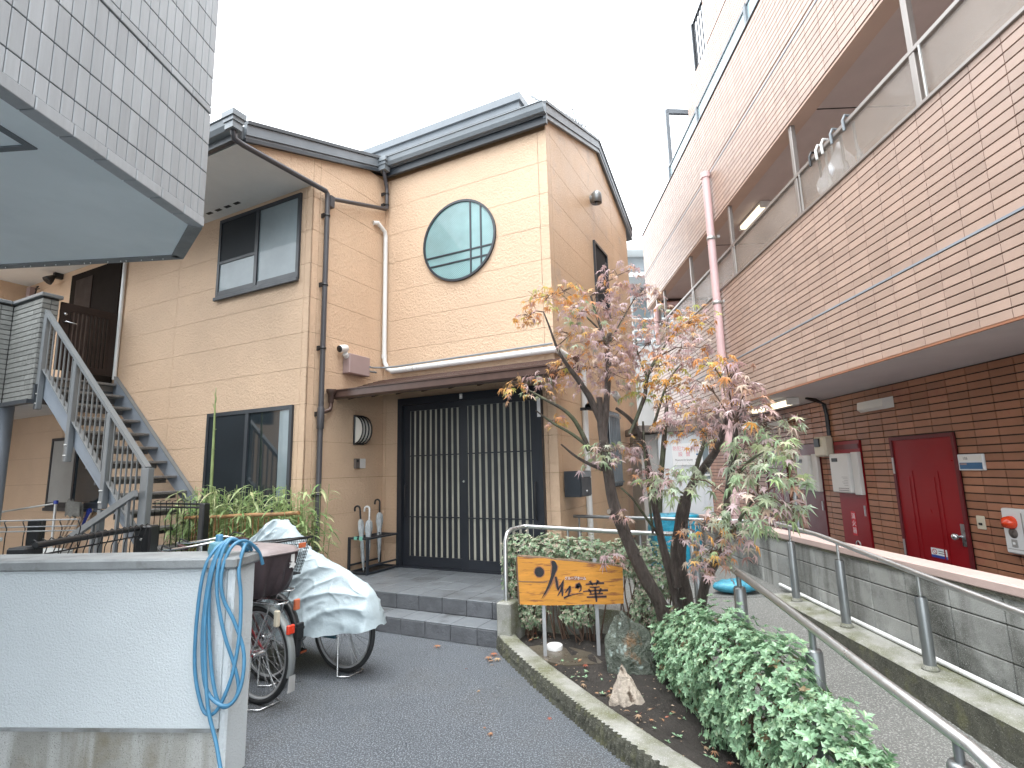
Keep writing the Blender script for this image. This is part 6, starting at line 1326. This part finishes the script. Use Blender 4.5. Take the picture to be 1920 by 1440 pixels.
# ---- the maple
tree = T('maple_tree', 'multi trunk japanese maple with orange, green and sky-glossed mauve leaves', 'tree', 'W', (1.2, 4.45, .05))
CL=[(0.92,4.22,3.19,0.19,'P'),(0.76,4.37,3.06,0.20,'P'),(1.15,4.28,3.06,0.15,'P'),(0.30,4.40,3.05,0.20,'O'),(0.13,4.41,2.91,0.12,'O'),(0.45,4.13,3.02,0.15,'O'),(0.57,4.11,2.84,0.17,'M'),(1.03,4.52,2.93,0.23,'P'),(0.71,4.23,2.62,0.24,'P'),(0.51,4.22,2.69,0.17,'M'),(1.33,4.36,2.82,0.24,'M'),(1.18,4.34,2.63,0.26,'P'),(1.46,4.07,2.74,0.19,'O'),(0.93,4.34,2.57,0.18,'P'),(1.36,3.97,2.50,0.20,'P'),(1.16,4.03,2.37,0.20,'O'),(1.34,3.45,2.27,0.11,'O'),(0.66,4.53,2.46,0.28,'P'),(0.85,4.36,2.37,0.22,'P'),(0.47,4.47,2.50,0.14,'O'),(0.25,4.44,2.33,0.17,'M'),(0.04,4.13,2.26,0.12,'O'),(1.10,4.48,2.30,0.18,'Y'),(1.25,4.07,2.21,0.16,'O'),(1.26,2.99,2.14,0.12,'P'),(1.21,3.19,2.08,0.16,'P'),(1.30,2.93,2.02,0.13,'P'),(1.25,3.76,2.00,0.17,'P'),(1.33,3.45,1.95,0.19,'P'),(1.31,2.94,1.91,0.13,'P'),(1.24,4.18,1.92,0.16,'M'),(1.34,3.77,1.82,0.14,'M'),(0.72,4.30,1.73,0.18,'PG'),(0.98,4.50,1.78,0.16,'P'),(0.36,4.32,1.98,0.10,'O'),(1.46,2.97,1.80,0.14,'PG'),(1.30,2.94,1.70,0.12,'G'),(1.32,2.55,1.68,0.09,'G'),(1.22,2.57,1.58,0.12,'G'),(1.35,2.61,1.50,0.07,'G'),(1.26,2.98,1.55,0.12,'G'),(1.14,4.17,1.49,0.18,'PG'),(1.10,4.41,1.55,0.17,'P'),(1.19,3.67,1.52,0.16,'G'),(1.18,2.75,1.42,0.13,'PG'),(1.28,2.69,1.37,0.11,'PG'),(1.38,2.68,1.37,0.06,'PG'),(1.24,3.21,1.30,0.12,'G'),(1.23,3.47,1.20,0.14,'M'),(1.29,3.24,1.16,0.12,'M'),(1.24,3.52,1.04,0.14,'M'),(1.26,3.81,0.91,0.10,'M'),(1.30,2.93,1.26,0.08,'G'),(1.26,4.06,1.08,0.09,'P'),(0.78,4.44,0.90,0.09,'P'),(0.82,4.18,1.21,0.06,'P')]
TR=[
 [(1.210,4.450,0.078,0.077),(1.138,4.420,0.484,0.072),(1.003,4.400,0.755,0.068),(0.877,4.380,1.070,0.063),(0.793,4.360,1.324,0.059),(0.756,4.350,1.623,0.054),(0.729,4.350,1.928,0.045),(0.724,4.350,2.172,0.032)],
 [(0.717,4.350,1.711,0.041),(0.773,4.360,2.061,0.036),(0.814,4.370,2.376,0.032),(0.813,4.370,2.606,0.027),(0.841,4.370,2.708,0.027)],
 [(0.722,4.350,1.972,0.038),(0.645,4.330,2.158,0.036),(0.564,4.300,2.290,0.031),(0.470,4.280,2.423,0.023),(0.378,4.250,2.590,0.015),(0.279,4.200,2.874,0.007)],
 [(0.611,4.300,1.733,0.027),(0.528,4.250,1.926,0.023),(0.412,4.200,2.053,0.020),(0.251,4.150,2.145,0.015),(0.133,4.100,2.209,0.009)],
 [(0.633,4.300,1.733,0.018),(0.482,4.250,1.862,0.016),(0.331,4.200,1.948,0.013),(0.184,4.150,2.053,0.007)],
 [(0.716,4.330,1.582,0.022),(0.582,4.280,1.636,0.018),(0.474,4.240,1.705,0.013),(0.376,4.200,1.786,0.008)],
 [(0.820,4.370,2.560,0.020),(0.772,4.350,2.742,0.018),(0.722,4.350,2.931,0.014),(0.696,4.350,3.050,0.013)],
 [(0.780,4.350,2.718,0.011),(0.626,4.330,2.880,0.009),(0.427,4.300,3.064,0.005)],
 [(0.853,4.400,2.659,0.013),(0.934,4.420,2.804,0.009),(1.017,4.450,2.930,0.005)],
 [(1.315,4.500,0.258,0.054),(1.282,4.500,0.502,0.050),(1.254,4.500,0.709,0.045),(1.197,4.500,1.005,0.041),(1.162,4.500,1.263,0.038),(1.141,4.500,1.482,0.036),(1.095,4.500,1.795,0.027),(1.016,4.500,1.978,0.023),(0.886,4.500,2.096,0.018)],
 [(1.194,4.500,1.219,0.032),(1.220,4.450,1.525,0.029),(1.254,4.400,1.830,0.027),(1.292,4.400,2.097,0.018)],
 [(0.975,4.450,1.863,0.022),(1.116,4.450,2.166,0.023),(1.160,4.450,2.359,0.022),(1.254,4.450,2.519,0.016),(1.336,4.450,2.635,0.011)],
 [(1.160,4.450,2.349,0.016),(1.090,4.450,2.547,0.011),(1.081,4.450,2.689,0.007)],
 [(1.194,4.500,1.928,0.016),(1.306,4.500,2.224,0.014),(1.396,4.500,2.385,0.011),(1.487,4.500,2.477,0.007)],
 [(1.134,4.500,1.049,0.014),(1.110,4.480,1.353,0.013),(1.098,4.460,1.660,0.013),(1.094,4.450,1.972,0.011)],
 [(1.386,4.450,0.290,0.068),(1.338,4.420,0.600,0.063),(1.297,4.350,0.858,0.056),(1.315,4.250,1.175,0.050),(1.330,4.100,1.405,0.041),(1.392,3.950,1.564,0.038),(1.416,3.700,1.710,0.032),(1.438,3.600,1.850,0.025),(1.436,3.500,1.949,0.013)],
 [(1.340,4.100,1.425,0.027),(1.390,4.050,1.604,0.023),(1.444,4.000,1.781,0.018),(1.485,4.000,1.881,0.011)],
 [(1.265,4.380,0.651,0.045),(1.241,4.350,0.900,0.032),(1.279,4.300,1.150,0.027),(1.313,4.250,1.359,0.018)],
 [(1.351,4.150,0.508,0.050),(1.372,4.000,0.783,0.047),(1.389,3.800,0.963,0.041),(1.375,3.600,1.148,0.036),(1.346,3.400,1.399,0.032),(1.312,3.200,1.629,0.027),(1.307,3.100,1.813,0.018)],
 [(1.346,3.400,1.399,0.018),(1.296,3.100,1.536,0.013),(1.271,2.850,1.624,0.011),(1.328,2.750,1.675,0.006)],
 [(1.373,3.600,1.131,0.022),(1.334,3.300,1.215,0.016),(1.265,3.000,1.334,0.013),(1.257,2.800,1.431,0.007)],
 [(1.197,4.500,1.005,0.016),(1.085,4.450,1.162,0.014),(0.974,4.400,1.317,0.012),(0.868,4.380,1.428,0.009)],
 [(1.331,4.150,1.363,0.013),(1.236,4.200,1.424,0.010),(1.147,4.200,1.468,0.005)],
]

for i, t in enumerate(TR):
    # natural wobble between the measured nodes
    pts = sm([p[:3] for p in t], 4); rad = []
    for j in range(len(pts)):
        f = j/4; k = min(int(f), len(t)-2); rad.append(.78*(t[k][3]+(t[k+1][3]-t[k][3])*(f-k))*(1+.09*mn.noise(pts[j]*9)))
    pts = [p+Vector((mn.noise(p*7), mn.noise(p*7+Vector((9, 0, 0))), 0))*.006 for p in pts]
    thick = t[0][3] > .04
    P('trunk' if thick else 'branch', MB().tube(pts, rad, 12 if thick else 7), 'bark' if thick or i in (2, 5) else 'bark_green', tree)
for (x, y, z, r, d) in ((.758, 4.28, 1.25, .022, (-.7, -.6, .1)), (.965, 4.29, .92, .013, (.1, -1, .1)), (.84, 4.35, 2.69, .018, (.05, -.3, .95))):
    dd = Vector(d).normalized(); p = Vector((x, y, z)); kn = P('knot', MB().tube([p, p+dd*.03], [r*1.25, r], 10), 'bark', tree); P('cut_face', MB().tube([p+dd*.0301, p+dd*.032], r*.9, 10), 'cut_wood', kn)
def maple_mesh(nm, m, droop, nl=7):
    ang = [-128, -86, -43, 0, 43, 86, 128][:nl]; ln = [.42, .74, .94, 1.0, .94, .74, .42]; v = [(0, 0, 0)]; 
    for i, (a, l) in enumerate(zip(ang, ln)):
        a = math.radians(a); 
        if i: b = math.radians((ang[i-1]+ang[i])/2); v.append((.34*math.sin(b), .34*math.cos(b), -.02))
        for da, f in ((-.15, .55), (0, 1.0), (.15, .55)):
            rr3 = l*f; zz = -droop*rr3**2+(.05 if f < 1 else 0)*0; v.append((rr3*math.sin(a+da), rr3*math.cos(a+da), zz))
    n_ = len(v); sc = .062; f = [(0, i, i+1) for i in range(1, n_-1)]
    v = [(x*sc, y*sc, z*sc) for x, y, z in v]; b = MB().add(v, f)
    b.tube([(0, 0, 0), (0, -.022, .006), (0, -.04, .014)], .0009, 3, caps=False)
    return b
MAP = {}
def leaf_set(pal):
    if pal not in MAP:
        MAP[pal] = []
        for dr in (.25, .5, .8):
            b = maple_mesh('leaf', None, dr); e = b.mesh('leaf', fix=False); e.materials.append(M['lf_'+pal]); MAP[pal].append((b, e))
    return MAP[pal]
PAL = {'P': 'PPPPPPO', 'O': 'OOOOPY', 'M': 'PPPOOG', 'G': 'GGGGGP', 'Y': 'YYGGO', 'A': 'GGPPG'}
allv = []
for (x, y, z, r, pal) in CL:
    pk = PAL['A'] if pal == 'PG' else PAL[pal]; vol = (r/.2)**2; nleaf = int(52*vol)+5
    for i in range(nleaf):
        # leaves lie in loose horizontal layers, tips hanging outwards
        a = R.uniform(0, 2*PI); rr3 = r*math.sqrt(R.random())*1.08; lay_ = R.choice((-.42, -.12, .18, .42))*r; px_, py_ = math.cos(a)*rr3, math.sin(a)*rr3
        p = Vector((x+px_, y+py_, z+lay_+R.gauss(0, .018)-.30*rr3*rr3/max(r, .05)))
        az_ = a+R.gauss(0, .8); til = R.uniform(.15, .95)
        q = Matrix.Rotation(az_-PI/2, 3, 'Z') @ Matrix.Rotation(-til, 3, 'X') @ Matrix.Rotation(R.gauss(0, .25), 3, 'Y')
        allv.append((R.choice(pk), p, q, R.uniform(.62, 1.02)*(1.14 if pal in ('G', 'PG') else 1.0)))
allv.sort(key=lambda t: -(t[3]/pix(t[1])[2]))
rest = {}
for i, (c, p, q, s_) in enumerate(allv):
    b, e = R.choice(leaf_set(c))
    if i < 285: I('leaf', e, tree, p, q.to_euler(), s_)
    else:
        o = rest.setdefault(c, MB()); o.add([p+q @ (Vector(v)*s_) for v in b.v], b.f)
for c, o in rest.items(): P('foliage', o, 'lf_'+c, tree, kind='stuff', fix=False)
# twigs reaching from the branches into the leaf sprays
tw = MB(); nodes = [Vector(p[:3]) for t in TR for p in t[1:]]
for (x, y, z, r, pal) in CL:
    c = Vector((x, y, z)); n0 = min(nodes, key=lambda n_: (n_-c).length+max(0, n_.z-c.z)*.6)
    mid = n0.lerp(c, .55)+Vector((R.uniform(-.03, .03), R.uniform(-.03, .03), .03)); tw.tube([n0, mid, c+Vector((0, 0, -.02))], [.006, .0045, .003], 5, caps=False)
    for k in range(6):
        a = R.uniform(0, 2*PI); tw.tube([mid.lerp(c, R.uniform(.3, 1)), c+Vector((math.cos(a)*r*.5, math.sin(a)*r*.5, R.uniform(-.2, .25)*r)), c+Vector((math.cos(a)*r*.95, math.sin(a)*r*.95, R.uniform(-.4, .2)*r))], [.0028, .0022, .0012], 4, caps=False)
P('twig', tw, 'twig', tree, kind='stuff')

# weeds and fallen leaves
wd = MB()
for i in range(55):
    t_ = R.random(); p = pathpt(.08+.7*t_); x, y = p.x+R.uniform(.17, .55), p.y+R.uniform(0, .3)
    if R.random() < .8: rosette(wd, Vector((x, y, .085)), Vector((0, 0, 1)), R.uniform(.012, .03), R.randint(3, 5))
S('weeds', wd, 'lf_bush', 'tiny green weeds scattered over the dark soil bed', 'weeds', 'W', (.6, 3.8, .08), kind='stuff', fix=False)
dl = MB(); 
for i in range(46):
    on = R.random()
    if on < .8: t_ = R.random(); p = pathpt(.03+.75*t_); x, y, z = p.x+R.uniform(.16, .5), p.y+R.uniform(-.1, .3), .092
    else: t_ = R.random(); p = pathpt(.03+.8*t_); x, y, z = p.x-abs(R.gauss(0, .35))-.04, p.y+R.uniform(-.3, .3), .006
    b = leaf_set('O')[R.randint(0, 1)][0]; s_ = R.uniform(.25, .65); q = Matrix.Rotation(R.uniform(0, 6.3), 3, 'Z') @ Matrix.Rotation(R.gauss(0, .15), 3, 'X'); dl.add([Vector((x, y, z+.012*s_))+q @ (Vector(v)*s_) for v in b.v], b.f)
for (x, y) in ((-.22, 4.93), (-.26, 4.84), (-.18, 4.80), (-.75, 5.18)):
    b = leaf_set('O')[0][0]; q = Matrix.Rotation(R.uniform(0, 6.3), 3, 'Z'); dl.add([Vector((x, y, .02))+q @ (Vector(v)*.9) for v in b.v], b.f)
lt = MB()
for i in range(240):
    t_ = R.random(); p = pathpt(.03+.78*t_); x, y = p.x+R.uniform(.16, .75), p.y+R.uniform(-.15, .35)
    q = Matrix.Rotation(R.uniform(0, 6.3), 3, 'Z') @ Matrix.Rotation(R.gauss(0, .3), 3, 'X'); v, f = lf4(Vector((0, 0, 0)), Vector((1, 0, 0)), Vector((0, 0, 1)), R.uniform(.008, .026), R.uniform(.003, .012)); lt.add([Vector((x, y, .094))+q @ a for a in v], f)
S('leaf_litter', lt, 'litter', 'tan flecks of plant litter sprinkled over the dark soil', 'litter', 'W', (.6, 3.8, .09), kind='stuff', fix=False)
S('fallen_leaves', dl, 'dead_leaf', 'small brown and red fallen leaves scattered on soil and asphalt', 'fallen leaves', 'W', (.2, 4, 0), kind='stuff', fix=False)

# ================================================================= BEHIND THE MAPLE
sd2 = T('storage_shed', 'white storage shed with brown roof trim behind the maple', 'shed', 'W', (2.7, 8.7, .3))
P('shed_body', MB().box(2.32, 3.12, 8.51, 9.4, .30, 2.12), 'shed_white', sd2); P('side_panel', MB().box(2.06, 2.318, 8.62, 9.4, .30, 2.10), 'shed_grey', sd2)
P('door_panel', MB().cbox(2.33, 2.98, 8.49, 8.509, .34, 2.10, .004), 'shed_white', sd2); P('roof_trim', MB().cbox(2.0, 3.16, 8.42, 9.5, 2.121, 2.24, .01), 'shed_trim', sd2)
P('window_strip', MB().box(2.99, 3.10, 8.50, 8.509, 1.3, 2.05), 'glass_frost', sd2); P('window_bar', MB().box(2.99, 3.10, 8.49, 8.499, 1.34, 1.37).box(2.99, 3.10, 8.49, 8.499, 1.42, 1.45).box(2.99, 3.10, 8.49, 8.499, 1.50, 1.53), 'white_plastic', sd2)
ss = T('security_notice', 'white notice with pink lettering fixed on the white shed', 'sign', 'W', (2.76, 8.48, 1.6))
P('board', MB().box(2.52, 3.0, 8.478, 8.4885, 1.595, 1.94), 'sign_white', ss)
text('lettering', '防犯カメラ', .078, 'print_pink', ss, lambda u, v, w_: (2.70+u, 8.4770, 1.855+v), sx=.86); text('lettering', '設', .078, 'print_pink', ss, lambda u, v, w_: (2.65+u, 8.4770, 1.765+v), sx=.95); text('lettering', '置', .078, 'print_pink', ss, lambda u, v, w_: (2.77+u, 8.4770, 1.765+v), sx=.95)
text('lettering', 'Monitored for Security', .045, 'print_black', ss, lambda u, v, w_: (2.70+u, 8.4770, 1.678+v), sx=.66)
cm = MB().box(2.885, 2.955, 8.476, 8.478, 1.885, 1.905).box(2.91, 2.925, 8.476, 8.478, 1.79, 1.885).box(2.90, 2.96, 8.476, 8.478, 1.75, 1.775); P('camera_mark', cm, 'plate_blue', ss)
ey = MB(); ey.ring((2.905, 1.678), .020, .013, 8.4760, 8.4772, 16); ey.ring((2.905, 1.678), .007, .0, 8.4760, 8.4772, 10); P('eye_mark', ey, 'print_black', ss)
rows = []
for i in range(9):
    z = .31+.64*i/8; rows.append([(x+.02*mn.noise(Vector((x*9, z*7, 1))), y+.02*mn.noise(Vector((x*5, z*9, 5))), zz+.012*mn.noise(Vector((x*8, y*8, 2)))) for x, y, zz in rr2(2.08, 7.15, .30*(1-.05*math.sin(i)), .22, z, 40, 6, .015, i*.7)])
bn = MB().grid(rows, True, True); tp_ = rows[-1]; bn.grid([tp_, [(2.08+(x-2.08)*.97, 7.15+(y-7.15)*.97, .965) for x, y, z in tp_], [(2.08+(x-2.08)*.5, 7.15+(y-7.15)*.5, .955) for x, y, z in tp_], [(2.08, 7.15, .945)]*40], True, True)
S('tarp_bin', bn, 'tarp_blue', 'waste bin wrapped in a blue tarpaulin before the white shed', 'bin', 'W', (2.08, 7.15, .31))
rows = [[(2.22+.24*math.cos(2*PI*j/24)*math.sin(PI*i/10)*(1+.12*mn.noise(Vector((i, j*.5, 0)))), 5.62+.13*math.sin(2*PI*j/24)*math.sin(PI*i/10), .375-.068*math.cos(PI*i/10)*1.0+.012*mn.noise(Vector((i*.8, j*.6, 3)))) for j in range(24)] for i in range(11)]
S('blue_bag', MB().grid(rows, True, True), 'bag_blue', 'flat blue plastic bag lying on the upper end of the ramp', 'bag', 'W', (2.22, 5.62, .31))
# neighbours far behind
fb = T('far_house', 'pale grey house with balcony seen through the gap behind the maple', 'house', 'W', (5.5, 17, 0))
P('wall', MB().box(3.6, 9, 17, 24, 0, 8.6), 'far_siding', fb)
for k in range(19):
    if abs(k*.45-5.9) > .9: P('siding_board', MB().box(3.6, 9, 16.97, 16.998, k*.45, k*.45+.43), 'far_siding', fb)
P('roof', MB().box(3.3, 9.3, 16.4, 24, 8.6, 8.85), 'far_white', fb); P('balcony', MB().box(3.6, 9, 15.9, 16.96, 5.0, 5.2), 'far_white', fb); P('canopy', MB().box(3.6, 9, 15.9, 16.96, 7.5, 7.65), 'far_white', fb)
w9 = P('window', MB().box(4.0, 5.4, 16.92, 16.968, 5.25, 7.2), 'far_white', fb); P('pane', MB().box(4.08, 4.66, 16.90, 16.919, 5.3, 7.1).box(4.72, 5.3, 16.90, 16.919, 5.3, 7.1), 'glass_frost', w9)
for z in (5.45, 5.75, 6.1): P('balcony_rail', MB().box(3.6, 9, 15.92, 15.96, z, z+.05), 'far_white', fb)
for i in range(8): P('balcony_post', MB().box(3.62+i*.7, 3.67+i*.7, 15.90, 15.94, 5.2, 6.15), 'far_white', fb)
S('far_wall', MB().box(2.9, 9, 14.4, 14.5, 0, 4.9), 'far_white', 'plain white wall closing the gap between the two buildings', 'wall', 'W', (5, 14.4, 0))
